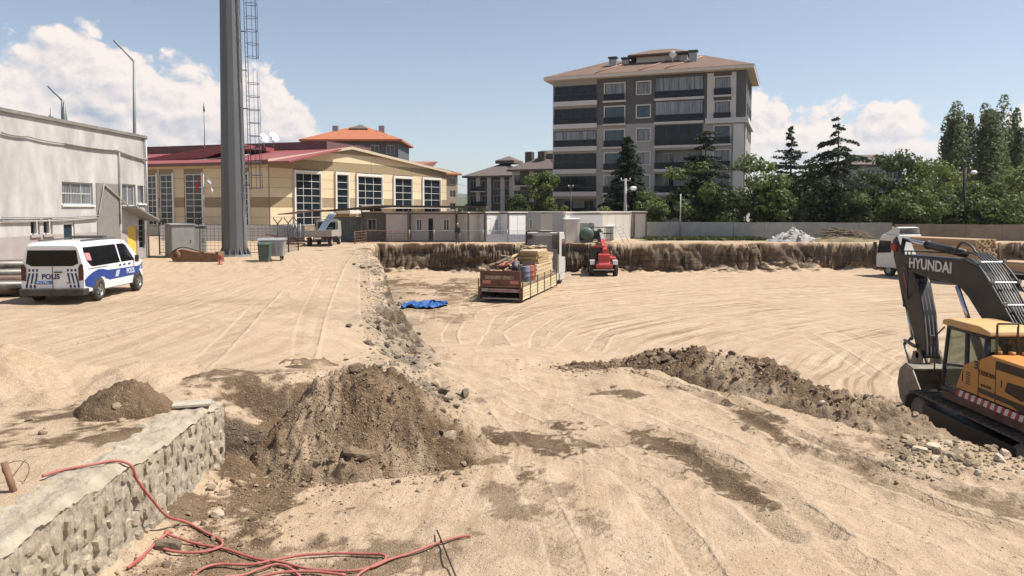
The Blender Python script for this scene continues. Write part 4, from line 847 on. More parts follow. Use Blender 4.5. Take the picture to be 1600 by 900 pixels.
block('brick_house', 'small red-roofed house just showing over the hall gable', 640, 672, 262, 200, 200, 14, mat('dull_brick', (.26, .14, .10), .9), mat('faded_red_tiles', (.30, .12, .09), .85), 2.0, 3, 3, bal=False)
b1, L1, H1 = block('striped_apartment', 'dark and white low apartment house left of the grey block', 730, 805, 276, 150, 146, 14, DBR, DROOF, 3.2, 4, 4, ridge=7)
for k in (.24, .47, .75, .93): MB().bx(L1*k-.45, L1*k+.45, -.25, -.003, 0, H1-.1).build('white_pilaster', WBL, b1)
m = MB(); hip(m, L1*.45, L1*.75, 5, 9, H1+3.4, 1.0, .5, 2.0, .6); m.build('lantern_roof', DROOF, b1)
b2, L2, H2 = block('white_apartment', 'white and dark low apartment house touching the grey block', 800, 868, 266, 142, 138, 14, WBL, DROOF, 4.0, 4, 4, ridge=7)
for k in (.30, .62): MB().bx(L2*k-.9, L2*k+.9, -.2, -.003, 0, H2-.3).build('dark_bay', DBR, b2)
for s_ in (.25, .55): MB().bx(L2*s_-.7, L2*s_+.7, 2.5, 3.8, H2+1.0, H2+3.6).build('chimney', DARKST, b2)
m = MB(); hip(m, L2*.62, L2*1.02, 4, 10, H2+3.2, 1.5, .5, 2.4, .9); m.build('lantern_roof', DROOF, b2)
block('wooded_house', 'pale house half hidden in the trees behind the tall spruce', 1340, 1410, 258, 135, 135, 12, WBL, DROOF, 2.2, 3, 5, group=None)
# ---- hills
def hills(name, Y, amp, base, seed, m, x0, x1):
    X = np.linspace(x0, x1, 160); h = base+amp*(.5+fbm(X, X*0+seed, 1/900., 5, seed)); V = []; 
    for x, z in zip(X, h): V += [(x, Y-250, -3), (x, Y, max(z, 1)), (x, Y+400, -3)]
    I = np.arange(len(X)*3).reshape(-1, 3); F = np.concatenate([np.stack([I[:-1, k], I[1:, k], I[1:, k+1], I[:-1, k+1]], -1) for k in (0, 1)])
    return tag(link(npmesh(name, V, F, m, True), name), 'low wooded hills on the horizon', kind='structure')
hills('far_hills', 3800, 90, 70, 3, mat('hill_far', (.06, .08, .042), 1, var=.15, vscale=.004), -4500, 4500)
hills('near_hills', 1100, 30, 2, 8, mat('hill_near', (.07, .085, .045), 1, var=.35, vscale=.02), -100, 1500)
# ---- low boundary walls
def lowwall(name, label, pts, h, t, m, capm=None):
    o = thing(name, label, 'wall', (pts[0][0], pts[0][1], 0))
    for (a, b), (c, d) in zip(pts[:-1], pts[1:]):
        n_ = max(1, round(math.hypot(c-a, d-b)/3.2))
        for i in range(n_):
            x0, y0, x1, y1 = a+(c-a)*i/n_, b+(d-b)*i/n_, a+(c-a)*(i+1)/n_, b+(d-b)*(i+1)/n_; ln = math.hypot(x1-x0, y1-y0)
            q = MB().box((0, 0, h/2), (ln-.02, t, h+.4)).build('panel', m, o, loc=((x0+x1)/2-pts[0][0], (y0+y1)/2-pts[0][1], -.2+random.uniform(-.02, .02))); q.rotation_euler = (0, 0, math.atan2(d-b, c-a))
    return o
lowwall('boundary_wall', 'long low grey concrete wall under the trees behind the pit', [(12.6, 75), (22, 73.5), (37, 72)], 1.62, .2, mat('concrete_wall', (.30, .285, .265), .95, vscale=1.2, col2=(.40, .385, .36), rnd=.06))
lowwall('brown_wall', 'dirty brown block wall behind the timber truck at the right edge', [(36.5, 70.5), (58, 67)], 1.5, .25, mat('brown_concrete', (.19, .15, .115), .95, vscale=1.2, col2=(.26, .21, .165), rnd=.1))
lowwall('white_wall', 'low white wall in front of the sports hall behind the wire fence', [(-33, 69.5), (-19.5, 69.5)], 1.45, .2, mat('white_wall_paint', (.62, .60, .57), .9, var=.1, vscale=1.2, rnd=.04))
# ---- site cabins
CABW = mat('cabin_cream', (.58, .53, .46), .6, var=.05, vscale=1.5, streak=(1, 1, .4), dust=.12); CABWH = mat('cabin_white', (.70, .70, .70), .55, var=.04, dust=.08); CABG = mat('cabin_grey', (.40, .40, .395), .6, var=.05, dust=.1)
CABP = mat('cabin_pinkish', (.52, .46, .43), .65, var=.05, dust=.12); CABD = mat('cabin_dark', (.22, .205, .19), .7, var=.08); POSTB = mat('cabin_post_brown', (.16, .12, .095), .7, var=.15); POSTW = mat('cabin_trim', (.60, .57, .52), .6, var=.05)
def cabin(label, A, B, dep, m, post, wins=(), doors=(), h=2.62, sidem=None, npan=None):
    o = frame(A, B, 'site_cabin', label, 'cabin', 'row of prefabricated site cabins'); L_ = dist(A, B)
    ops = [(a, b, 1.0, 2.05) for a, b in wins]+[(a, b, .1, 2.12) for a, b in doors]
    n_ = npan or max(1, round(L_/1.2)); br = [L_*i/n_ for i in range(n_+1)]
    for i in range(n_):                                     # wall panels with open joints
        mb = MB(); wallq(mb, br[i]+.015, br[i+1]-.015, .12, h-.14, [(max(a, br[i]+.016), min(b, br[i+1]-.016), c, d) for a, b, c, d in ops if a < br[i+1]-.05 and b > br[i]+.05], .06, y=-.02); mb.build('wall_panel', m, o)
    mb = MB(); mb.bx(.03, L_-.03, .06, dep, .1, h-.1); mb.build('body', sidem or m, o)
    mb = MB()
    for s in (0, L_-.14): mb.bx(s, s+.14, -.05, .055, 0, h)
    mb.bx(.14, L_-.14, -.045, .055, h-.14, h); mb.bx(.14, L_-.14, -.045, .055, 0, .12); mb.build('corner_frame', post, o)
    mb = MB(); mb.bx(-.06, L_+.06, -.12, dep+.1, h, h+.1); mb.build('roof', POSTW, o)
    for a, b in wins: window(o, a, b, 1.0, 2.05, 2, 1, WHITEP, GLASS, .0, .06)
    for a, b in doors:
        d_ = MB(); d_.bx(a+.02, b-.02, -.005, .035, .1, 2.1); d_ = d_.build('door', WHITEP, o); MB().box((b-.12, -.03, 1.1), (.1, .05, .03)).build('handle', DARKST, d_)
    return o
Y0 = 66.3
def xu(u, Y=Y0): return PY(u, 350, Y).x
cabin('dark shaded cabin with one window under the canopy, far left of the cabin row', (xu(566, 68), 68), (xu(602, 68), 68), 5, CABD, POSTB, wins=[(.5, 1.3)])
cabin('blank cream cabin end between dark cabin and windowed pinkish cabin', (xu(601), Y0), (xu(639), Y0), 6, CABP, POSTB, npan=1)
c3 = cabin('pinkish cabin with two windows and a doorway painted dark', (xu(640, 66.9), 66.9), (xu(713, 66.9), 66.9), 5, CABP, POSTB, wins=[(.6, 1.15), (3.05, 3.6)])
MB().bx(1.72, 2.1, -.05, -.025, .1, 2.1).build('doorway', mat('inside_shade', (.02, .02, .02), .9), c3)  # dark sheet on the closed wall, painted as the unlit inside
cabin('narrow shaded brownish cabin wall behind the standing man', (xu(714, 67.6), 67.6), (xu(731, 67.6), 67.6), 5, CABP, POSTB, npan=1)
cabin('blank sunlit cream cabin end right of the standing man', (xu(731, 65.6), 65.6), (xu(758, 66.9), 66.9), 1.6, CABW, POSTB, npan=1)
cabin('white cabin with a white door and one window', (xu(758.5, 65.7), 65.7), (xu(793, 67.3), 67.3), 1.7, CABWH, POSTB, wins=[(1.05, 1.42)], doors=[(.12, .62)], npan=2)
cabin('white cabin end with a thin dark joint behind the water cooler box', (xu(793.5, 65.8), 65.8), (xu(823, 67.3), 67.3), 1.7, CABWH, POSTB, npan=2)
G0, G1, G2 = (1.2, 70.4), (4.68, 66.2), (11.75, 73.2)
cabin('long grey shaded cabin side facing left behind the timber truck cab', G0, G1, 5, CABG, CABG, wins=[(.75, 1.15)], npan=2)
gm_ = ((G1[0]+G2[0])/2, (G1[1]+G2[1])/2); sh_ = .03
cabin('cream cabin front behind the white kiosk, left half of the right-hand row', (G1[0]+.08, G1[1]+.05), gm_, 3, CABW, POSTW, npan=4)
cabin('cream cabin front behind the lifting basket, right half of the right-hand row', (gm_[0]+.05, gm_[1]+.05), G2, 3, CABW, POSTW, npan=4)
cabin('end cabin with brown corner post, rightmost of the cabin row', (12.05, 73.3), (13.35, 73.2), 5, CABW, POSTB, npan=1)
# kiosk and boxes in front of the cabins
def kiosk(label, u, vb, wd, h, dep, m, rz, name='kiosk'):
    p = PZ(u, vb, 0); o = thing(name, label, 'kiosk', (p.x, p.y, gz(p.x, p.y)), rz); MB().bx(-wd/2, wd/2, 0, dep, 0, h).build('body', m, o, bevel=.03); MB().prism([(-.1, h+.003), (dep+.1, h+.06), (dep+.1, h+.12), (-.1, h+.07)], 'x', -wd/2-.08, wd/2+.08).build('roof', WHITEP, o)
    MB().bx(wd*.32, wd*.42, -.02, -.002, .1, h-.1).build('door_edge', WHITEP, o); return o
kiosk('tall white-grey kiosk standing at the cliff edge right of the truck cab', 895, 379, 1.25, 2.05, 1.2, CABW, R(8))
kiosk('small white box cabinet before the white cabins', 823, 372, .75, 1.25, .6, CABWH, R(-10), 'cabinet')
kiosk('small grey box standing behind the lifting basket', 953, 375, .8, 1.25, .6, CABG, R(5), 'cabinet')
# white boards leaning along the edge
for (u0, u1, lab) in ((760, 793, 'left white board panel standing along the pit edge'), (794, 831, 'right bluish white board panel standing along the pit edge')):
    a, b = xu(u0, 65.4), xu(u1, 65.4); o = MB().bx(a, b, 65.4, 65.45, .02, .72).build('white_board', mat('board_white', (.62, .66, .72), .5, var=.06), None); tag(o, lab, 'board')
# dark canopy over the cabins
cn = thing('canopy', 'dark flat canopy roof on posts over the left cabins', 'canopy', (xu(505, 69), 65.6, 0))
x0 = xu(505, 69); mb = MB(); mb.prism([(0, 2.78), (6, 3.3), (xu(760)-x0, 3.22), (xu(760)-x0, 3.02), (6, 3.1), (0, 2.7)], 'y', 0, 6.5); mb.build('roof', mat('canopy_brown', (.075, .055, .045), .8, var=.15), cn)
for u in (567, 640, 712, 757): MB().bx(xu(u)-x0-.05, xu(u)-x0+.05, .1, .2, 0, 3.02).build('post', POSTB, cn)
mb = MB(); mb.prism([(-3.2, 2.45), (0.0, 2.85), (.0, 2.92), (-3.2, 2.53)], 'y', .1, 4); mb.build('lean_to_roof', mat('rusty_red_sheet', (.40, .26, .22), .7, var=.2), cn)
tin = thing('tin_screen', 'grey corrugated metal sheet screen left of the cabins', 'screen', (xu(512, 68.5), 68.5, 0)); 
mb = MB(); n_ = 22; wdt = xu(566, 68.5)-xu(512, 68.5)
for i in range(n_): s = wdt*i/n_; mb.prism([(s, 0), (s+wdt/n_*.5, -.06), (s+wdt/n_, 0)], 'z', .05, 2.25)
mb.build('sheet', mat('tin_grey', (.30, .30, .29), .6, .3, var=.2, vscale=2), tin)
# ---- wire fences
FM = mat('fence_black', (.03, .031, .033), .6, var=.2)
def fence(name, label, pts, h, m, step=2.4, wires=7, wr=.008, pr=.03, yarm=False, vert=0, z0=0.0):
    o = thing(name, label, 'fence', (pts[0][0], pts[0][1], z0)); ox, oy = pts[0]
    for k, ((a, b), (c, d)) in enumerate(zip(pts[:-1], pts[1:])):
        L_ = math.hypot(c-a, d-b); n_ = max(1, round(L_/step))
        for i in range(n_+(k == len(pts)-2)):
            x, y_ = a+(c-a)*i/n_-ox, b+(d-b)*i/n_-oy; mb = MB(); mb.cyl((x, y_, -.2), (x, y_, h), pr, n=6)
            if yarm: mb.cyl((x, y_, h), (x-.3, y_, h+.4), pr*.8, n=5); mb.cyl((x, y_, h), (x+.3, y_, h+.4), pr*.8, n=5)
            mb.build('post', m, o)
        for i in range(n_):
            mb = MB(); x0_, y0_, x1_, y1_ = a+(c-a)*i/n_-ox, b+(d-b)*i/n_-oy, a+(c-a)*(i+1)/n_-ox, b+(d-b)*(i+1)/n_-oy
            for j in range(wires): z = .12+(h-.18)*j/(wires-1); mb.tube([(x0_, y0_, z), (x1_, y1_, z)], wr*(2 if j in (0, wires-1) else 1), 4, False)
            for j in range(1, vert): f = j/vert; mb.tube([(x0_+(x1_-x0_)*f, y0_+(y1_-y0_)*f, .12), (x0_+(x1_-x0_)*f, y0_+(y1_-y0_)*f, h-.06)], wr, 4, False)
            mb.build('mesh_panel', m, o)
    return o
fence('wire_fence', 'black wire mesh fence with forked posts around the floodlight mast', [(-23.2, 48.6), (-15.4, 48.6), (-15.2, 52.5)], 2.0, FM, 2.3, 9, .009, .045, True, 10)
fence('yard_fence', 'thin grey mesh fence in front of the white wall and sports hall', [(-28, 66.5), (-16.5, 66.5)], 1.5, GREYST, 2.3, 5, .012, .035, False, 4)
fence('pit_fence', 'grey mesh barrier along the top of the pit before the cabins', [(xu(640, 65.2), 65.2), (xu(831, 65.2), 65.2)], 1.12, GREYST, 2.1, 8, .007, .028, False, 10)
fence('rusty_railing', 'rusty low rail barrier at the corner of the pit below the canopy', [(xu(552, 62), 62.5), (xu(570, 64.5), 65.0), (xu(640, 65.2)-.1, 65.2)], 1.1, mat('rusty_rail', (.22, .12, .075), .8, .2, var=.3, vscale=6), 1.8, 5, .014, .04, False, 5)
# ================================================================== VEHICLES
TYRE = mat('tyre_rubber', (.022, .021, .02), .9, var=.3, vscale=6, dust=.2); RIM = mat('alloy_rim', (.36, .36, .37), .35, .8, var=.15); BLKP = mat('black_plastic', (.022, .022, .024), .6, var=.2, dust=.25)
VWHITE = mat('van_white', (.72, .72, .725), .28, var=.03, dust=.10, coat=.4); BLUE = mat('police_blue', (.006, .04, .22), .4, var=.05); NAVY = mat('navy_print', (.015, .03, .09), .5, var=.1); REDL = mat('red_lens', (.07, .008, .009), .2, var=.2); ORL = mat('orange_lens', (.6, .2, .03), .3)
def wheel(par, x, y, z, r, wd, side, rim=RIM, spokes=5, rr=.62, name='wheel'):
    m = MB(); m.lathe([(r*rr, -wd/2), (r*.9, -wd/2), (r, -wd*.34), (r, wd*.34), (r*.9, wd/2), (r*rr, wd/2), (r*rr*.92, wd*.3), (r*rr*.92, -wd*.3), (r*rr, -wd/2)], (0, 0, 0), 'x', 28); t = m.build(name, TYRE, par, loc=(x, y, z))
    m = MB(); s = side; m.lathe([(r*rr*.99, s*wd*.46), (r*rr*.9, s*wd*.42), (r*rr*.86, s*wd*.25)], (0, 0, 0), 'x', 28); m.lathe([(.001, s*wd*.44), (r*.15, s*wd*.42), (r*.18, s*wd*.25)], (0, 0, 0), 'x', 14)
    for k in range(spokes): q = 2*math.pi*k/spokes; m.box((s*wd*.33, math.cos(q)*r*rr*.5, math.sin(q)*r*rr*.5), (wd*.16, r*rr*.85, r*.17), rx=q)
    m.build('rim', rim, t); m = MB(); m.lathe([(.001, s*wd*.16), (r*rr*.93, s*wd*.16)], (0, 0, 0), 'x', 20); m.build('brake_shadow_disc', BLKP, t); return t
def patch(mb, poly, fn, off=.006, cuts=3):      # polygon mapped on a curved body side
    bm = bmesh.new(); f = bm.faces.new([bm.verts.new((p[0], p[1], 0)) for p in poly]); bmesh.ops.triangulate(bm, faces=[f]); 
    bmesh.ops.subdivide_edges(bm, edges=bm.edges[:], cuts=cuts, use_grid_fill=True); bmesh.ops.triangulate(bm, faces=bm.faces[:])
    bm.verts.index_update(); mb.add([fn(v.co.x, v.co.y, off) for v in bm.verts], [[v.index for v in f.verts] for f in bm.faces], True); bm.free(); return mb
# ---- loft car body
class Car:
    def __init__(s, top, W, zb, belt, wt, L):
        s.top = lambda y: float(np.interp(y, *zip(*top))); s.Wb = lambda y: float(np.interp(y, *zip(*W))); s.zb = lambda y: float(np.interp(y, *zip(*zb))); s.belt = belt; s.wt = wt; s.L = L
    def W(s, y, z):
        zt = s.top(y); b = min(s.belt, zt-.16); t = max(0.0, min(1.0, (z-b)/max(zt-.1-b, .02))); k = t*max(0, min(1, (zt-s.belt)/.7))
        low = max(0, (.55-z))*.10; return s.Wb(y)*(1-low)-s.wt*k**1.15
    def side(s, sg): return lambda y, z, off: (sg*(s.W(y, z)+off), y, z)
    def build(s, par, m, n_=46, name='body'):
        V, F = [], []; ys_ = [s.L*i/(n_-1) for i in range(n_)]; K = None
        for y in ys_:
            zt, b0 = s.top(y), s.zb(y); b = min(s.belt, zt-.16); half = [(0, b0), (s.W(y, b0)*.9, b0)]
            for q in (.06, .3, .6, 1.0): z = b0+(b-b0)*q; half.append((s.W(y, z), z))
            for q in (.35, .7, 1.0): z = b+(zt-.1-b)*q; half.append((s.W(y, z), z))
            we_ = s.W(y, zt-.1); half += [(we_*.975, zt-.045), (we_*.90, zt-.012), (we_*.6, zt-.001), (0, zt+.004)]
            ring = half+[(-x, z) for x, z in half[-2:0:-1]]; K = len(ring); V += [(x, y, z) for x, z in ring]
        for i in range(n_-1):
            for j in range(K): F.append((i*K+j, i*K+(j+1) % K, (i+1)*K+(j+1) % K, (i+1)*K+j))
        F.append(tuple(range(K))); F.append(tuple((n_-1)*K+j for j in range(K)))
        mb = MB(); mb.add(V, F, True); o = mb.build(name, m, par); md = o.modifiers.new('es', 'EDGE_SPLIT'); md.split_angle = R(38); return o
# ---- police van
van = thing('police_van', 'white police van with blue stripe parked by the grey building', 'van', (-14.62, 23.45, .0), R(4.5)); van.location.z = gz(-14.4, 25)
VC = Car([(0, 1.86), (.06, 1.93), (.3, 1.97), (1.5, 1.985), (2.8, 1.97), (3.3, 1.93), (3.6, 1.76), (4.2, 1.27), (4.35, 1.2), (4.8, 1.07), (4.95, .8)], [(0, .955), (.12, .985), (.5, .995), (4.0, .985), (4.5, .93), (4.8, .80), (4.95, .62)], [(0, .42), (.3, .32), (4.5, .28), (4.95, .38)], 1.08, .17, 4.95)
VC.build(van, VWHITE); sR, sL = VC.side(1), VC.side(-1)
def both(name, m, poly, off=.006, cuts=3):
    for f in (sR, sL): patch(MB(), poly, f, off, cuts).build(name, m, van)
VGL = mat('van_glass', (.008, .008, .009), .1, var=.3, spec=.22)
both('side_window', VGL, [(.18, 1.66), (.24, 1.36), (.42, 1.20), (.55, 1.16), (2.52, 1.16), (2.44, 1.80), (.2, 1.80)]); both('front_window', VGL, [(2.62, 1.16), (3.72, 1.16), (3.62, 1.34), (3.3, 1.72), (3.1, 1.80), (2.55, 1.80)])
patch(MB(), [(.2, 1.62), (.5, 1.60), (.54, 1.36), (.26, 1.38)], sR, .011, 1).build('sticker', mat('pink_sticker', (.75, .22, .22), .6, var=.2), van)
both('blue_band', BLUE, [(1.62, .66), (1.62, .95), (1.2, 1.03), (.85, 1.04), (.5, .98), (.15, .86), (.02, .76), (.05, .56), (.5, .46), (.62, .60), (.8, .74), (1.0, .78), (1.25, .77), (1.45, .66)], .007); both('blue_band', BLUE, [(1.62, .62), (3.95, .62), (4.1, .74), (4.3, .98), (4.05, .92), (1.62, .96)], .007)
for f in (sR, sL):
    for k in range(3): patch(MB(), [(4.22+k*.12, .78), (4.28+k*.12, .78), (4.44+k*.1, 1.02), (4.38+k*.1, 1.02)], f, .009, 1).build('blue_stripe', BLUE, van)
    patch(MB(), [(2.08, .68), (2.34, .68), (2.46, .90), (2.2, .90)], f, .01, 1).build('emblem_patch', mat('grey_print', (.40, .43, .50), .5, var=.2), van)
LET = mat('pale_lettering', (.62, .66, .74), .5, var=.05); text('POLIS', .26, LET, van, (1.002, 3.3, .79), (R(90), 0, R(90)), bold=.004)
for k, y in enumerate((2.38, 2.72, 3.12)):
    patch(MB(), [(y, .98+.05), (y+.2, 1.03), (y+.18, 1.09), (y+.02, 1.09)], sR, .012, 1).build('door_handle' if k < 2 else 'star_badge', NAVY, van)
for yy in (2.56, 1.6): patch(MB(), [(yy, .45), (yy+.014, .45), (yy+.014, 1.12), (yy, 1.12)], sR, .004, 2).build('door_gap', BLKP, van)
patch(MB(), [(.2, 1.085), (1.55, 1.085), (1.55, 1.11), (.2, 1.11)], sR, .006, 2).build('door_rail', BLKP, van)
def rear(x, z, off): return (x, -off-.004+max(0, z-1.86)*.9, z)
def mir(poly): return [(-x, z) for x, z in poly][::-1]
patch(MB(), [(-.80, 1.30), (-.62, 1.21), (.62, 1.21), (.80, 1.30), (.74, 1.72), (-.74, 1.72)], rear, .008).build('rear_window', VGL, van)
for sg in (0, 1):
    q = [(.80, .74), (.94, .76), (.95, 1.25), (.86, 1.28), (.79, 1.15)]; patch(MB(), mir(q) if sg else q, rear, .02, 2).build('tail_light', REDL, van)
    s_ = -1 if sg else 1
    for k in range(3):
        x0 = s_*(.47+k*.115); patch(MB(), [(x0-.03, 1.04), (x0+.03, 1.04), (x0+.03, 1.12), (x0-.03, 1.12)], rear, .006, 0).build('rear_stripe', NAVY, van)
        patch(MB(), [(x0+s_*(.05+.02*k)-.025, .98-.28-.05*k), (x0+s_*(.05+.02*k)+.025, .98-.28-.05*k), (x0+.03, .99), (x0-.03, .99)], rear, .006, 0).build('rear_stripe', NAVY, van)
        x1 = s_*(.55+k*.12); patch(MB(), [(x1-.03, .52), (x1+.03, .52), (x1+.02, .62), (x1-.04, .62)], rear, .006, 0).build('rear_stripe', NAVY, van)
patch(MB(), [(-.012, .5), (.012, .5), (.012, 1.2), (-.012, 1.2)], rear, .003, 0).build('door_gap', BLKP, van)
text('POLIS', .23, NAVY, van, (-.06, -.008, .87), (R(90), 0, 0), bold=.006, sx=.95)
pl = MB(); pl.bx(-.55, -.03, -.03, -.006, .64, .74); pl = pl.build('number_plate', mat('plate_blue', (.05, .13, .33), .5), van); text('34 E 7366', .10, LET, pl, (-.29, -.034, .69), (R(90), 0, 0))
MB().bx(.06, .30, -.05, -.006, 1.0, 1.035).build('rear_handle', BLKP, van); MB().bx(.42, .56, -.02, -.006, .66, .69).build('badge', BLKP, van)
bp_ = MB(); bp_.prism([(-.98, .27), (.98, .27), (1.0, .40), (1.0, .5), (-1.0, .5), (-1.0, .40)], 'y', -.11, .25); bp_.build('rear_bumper', BLKP, van, bevel=.04)
for y in (.92, 3.95):
    for sg in (1, -1):
        f = sR if sg > 0 else sL; patch(MB(), [(y+.43*math.cos(a), .36+.43*math.sin(a)) for a in np.linspace(-.25, math.pi+.25, 18)], f, .003, 1).build('wheel_arch', BLKP, van); wheel(van, sg*.92, y, .345, .345, .23, sg)
for sg in (1, -1): MB().box((sg*1.1, 3.62, 1.22), (.14, .1, .26)).build('mirror', BLKP, van, bevel=.03)
lb = MB(); lb.bx(-.55, .55, 2.3, 2.55, 2.0, 2.1); lb.bx(-.7, -.62, .5, 2.9, 1.985, 2.03); lb.bx(.62, .7, .5, 2.9, 1.985, 2.03); lb.build('light_bar', DARKST, van, bevel=.02)
# ---- excavator
EXY = mat('excavator_yellow', (.52, .225, .04), .5, var=.08, vscale=3, dust=.22); EXD = mat('excavator_dark', (.014, .014, .015), .5, .0, var=.2, dust=.06); EXG = mat('excavator_grey_steel', (.20, .185, .165), .6, .4, var=.3, vscale=5, dust=.5); CHROME = mat('chrome_rod', (.55, .56, .58), .2, .95, var=.05)
CABGL = glassmat('cab_glass', (.05, .07, .06), .08, alpha=.28); REDW = mat('hazard_red', (.40, .05, .05), .6, var=.1); WHT = mat('hazard_white', (.66, .60, .56), .6); TRK = mat('track_steel', (.07, .062, .055), .7, .3, var=.3, vscale=7, dust=.6); BUCK = mat('bucket_steel', (.19, .17, .15), .55, .5, var=.3, vscale=4, dust=.45)
EXX, EXYY, EXZ = 11.55, 16.2, -2.45
ex = thing('excavator', 'yellow and black crawler excavator with lowered bucket at the right', 'excavator', (EXX, EXYY, EXZ))
for sg in (-1, 1):
    xc = sg*1.3; m = MB(); Lh, rr = 1.85, .46; n_ = 52; per = 4*Lh+2*math.pi*rr
    for k in range(n_):
        s = per*k/n_
        if s < 2*Lh: y, z, a = -Lh+s, 2*rr, 0
        elif s < 2*Lh+math.pi*rr: q = (s-2*Lh)/rr; y, z, a = Lh+rr*math.sin(q), rr+rr*math.cos(q), -q
        elif s < 4*Lh+math.pi*rr: y, z, a = Lh-(s-2*Lh-math.pi*rr), 0, math.pi
        else: q = (s-4*Lh-math.pi*rr)/rr; y, z, a = -Lh-rr*math.sin(q), rr-rr*math.cos(q), math.pi-q
        m.box((xc, y, z+.02), (.6, per/n_*.94, .05), rx=a); m.T = Matrix.Translation((xc, y, z+.02)) @ Matrix.Rotation(a, 4, 'X'); m.box((0, 0, .04), (.6, .03, .05)); m.T = Matrix.Identity(4)
    tr = m.build('track', TRK, ex); m = MB(); m.bx(xc-.2, xc+.2, -1.7, 1.7, .28, .72); m.build('track_frame', EXD, tr, bevel=.03)
    for y in (-Lh, Lh): m = MB(); m.lathe([(.001, -.19), (.36, -.19), (.40, -.1), (.40, .1), (.36, .19), (.001, .19)], (xc, y, rr), 'x', 20); m.build('idler' if y > 0 else 'sprocket', EXG, tr)
    for y in np.linspace(-1.3, 1.3, 6): m = MB(); m.lathe([(.001, -.24), (.13, -.24), (.13, .24), (.001, .24)], (xc, y, .2), 'x', 12); m.build('roller', EXG, tr)
m = MB(); m.bx(-1.1, 1.1, -.9, .9, .45, .8); m.cyl((0, 0, .8), (0, 0, 1.06), .65, n=24); m.build('undercarriage', EXD, ex)
m = MB(); m.bx(-1.42, 1.42, -2.9, 1.0, 1.06, 1.24); m.build('deck', mat('deck_red_brown', (.085, .035, .03), .7, dust=.3), ex)
for sg in (-1, 1):
    m = MB(); y = .42
    k = 0
    while y > -3.05: m.mi = k % 2; m.prism([(y, 1.26), (y-.11, 1.26), (y-.17, 1.40), (y-.06, 1.40)], 'x', sg*1.465, sg*1.43); y -= .11; k += 1
    m.build('hazard_stripe', [REDW, WHT], ex)
sp = [(.46, 1.42), (.20, 1.99), (-.02, 2.10), (-.46, 2.27), (-.75, 2.40), (-2.6, 2.36), (-2.6, 1.42)]
m = MB(); m.prism(sp, 'x', -1.45, -.42); m.build('side_panel', EXY, ex, bevel=.035)
m = MB(); m.prism([(.9, 1.25), (.9, 1.7), (-.3, 2.3), (-2.6, 2.36), (-2.6, 1.25)], 'x', .42, 1.45); m.build('side_panel', EXY, ex, bevel=.035)
m = MB(); m.bx(-.415, .415, -2.6, -.75, 1.25, 2.42); m.build('engine_hood', EXY, ex, bevel=.04)
m = MB(); m.prism([(-1.44, -2.62), (1.44, -2.62), (1.44, -2.95), (.9, -3.2), (-.9, -3.2), (-1.44, -2.95)], 'z', 1.15, 2.3); m.build('counterweight', EXD, ex, bevel=.08)
m = MB()
for (p, q) in (((-.95, 2.32), (-2.3, 2.14)),): m.prism([(p[0], p[1]), (q[0], p[1]-.01), (q[0]+.06, q[1]), (p[0], q[1])], 'x', -1.458, -1.44)
m.prism([(-1.3, 1.95), (-1.85, 1.97), (-1.95, 1.80), (-1.75, 1.66), (-1.22, 1.74)], 'x', -1.458, -1.44); m.build('air_grille', mat('grille_brown', (.06, .035, .02), .8), ex)
m = MB(); m.prism([(-.36, 1.62), (-.36, 1.52), (-1.5, 1.50), (-1.75, 1.42), (-2.59, 1.42), (-2.59, 1.9), (-2.2, 1.75), (-1.95, 1.60)], 'x', -1.461, -1.44); m.build('dark_decal', EXD, ex)
m = MB()
for y in (-.37, -.93): m.bx(-1.456, -1.44, y-.008, y+.008, 1.44, 2.3)
m.bx(-1.457, -1.44, .18, .21, 1.62, 1.85); m.bx(-1.457, -1.44, -1.13, -1.10, 1.8, 1.95)
for k in range(6): m.bx(-1.457, -1.44, -.08, .06, 1.60+k*.05, 1.62+k*.05)
m.build('panel_gap', mat('gap_dark', (.05, .025, .012), .8), ex)
rt = (R(90), 0, R(-90)); BRN = mat('brown_print', (.10, .04, .015), .7); GREYP = mat('grey_lettering', (.50, .49, .47), .6)
text('TARKAN', .145, BRN, ex, (-1.462, -.64, 1.96), rt, sx=.95); text('0 536 40 00', .07, BRN, ex, (-1.462, -.64, 1.70), rt); text('HX', .15, GREYP, ex, (-1.466, -2.22, 1.70), rt, bold=.004); text('300A', .16, GREYP, ex, (-1.466, -2.2, 1.55), rt, bold=.004)
m = MB(); m.bx(-1.462, -1.44, -.33, -.22, 2.0, 2.18); e_ = m.build('emblem', DARKST, ex); text('C', .12, GREYP, e_, (-1.466, -.275, 2.09), rt)
# cab: pillars, glass and roof
c0, c1 = -1.36, -.44; PILL = mat('cab_pillar', (.028, .027, .026), .55, dust=.12)
prof = {'fb': (1.08, 1.25), 'ft': (.93, 2.76), 'rb': (-.5, 1.25), 'rt': (-.5, 2.76)}
m = MB()
for x in (c0, c1):
    m.tube([(x, 1.08, 1.25), (x, 1.05, 1.75), (x, .90, 2.76)], .045, 6); m.tube([(x, -.5, 1.25), (x, -.5, 2.76)], .06, 6); m.tube([(x, .2, 1.25), (x, .2, 2.76)], .05, 6); m.tube([(x, -.5, 2.74), (x, .9, 2.74)], .05, 6); m.tube([(x, -.5, 1.28), (x, 1.08, 1.28)], .06, 6); m.tube([(x, .2, 1.95), (x, 1.04, 1.83)], .035, 6)
for y, z in ((.9, 2.74), (1.08, 1.28), (-.5, 2.74), (-.5, 2.05)): m.tube([(c0, y, z), (c1, y, z)], .05, 6)
m.bx(c0+.02, c1-.02, -.56, -.44, 1.25, 2.1); m.bx(c0+.05, c1-.05, -.45, 1.0, 1.25, 1.33); cabo = m.build('cab_frame', PILL, ex)
def pane(poly, ax, t, label=None): m = MB(); m.prism(poly, ax, t, t+.008); return m.build('cab_window', CABGL, ex)
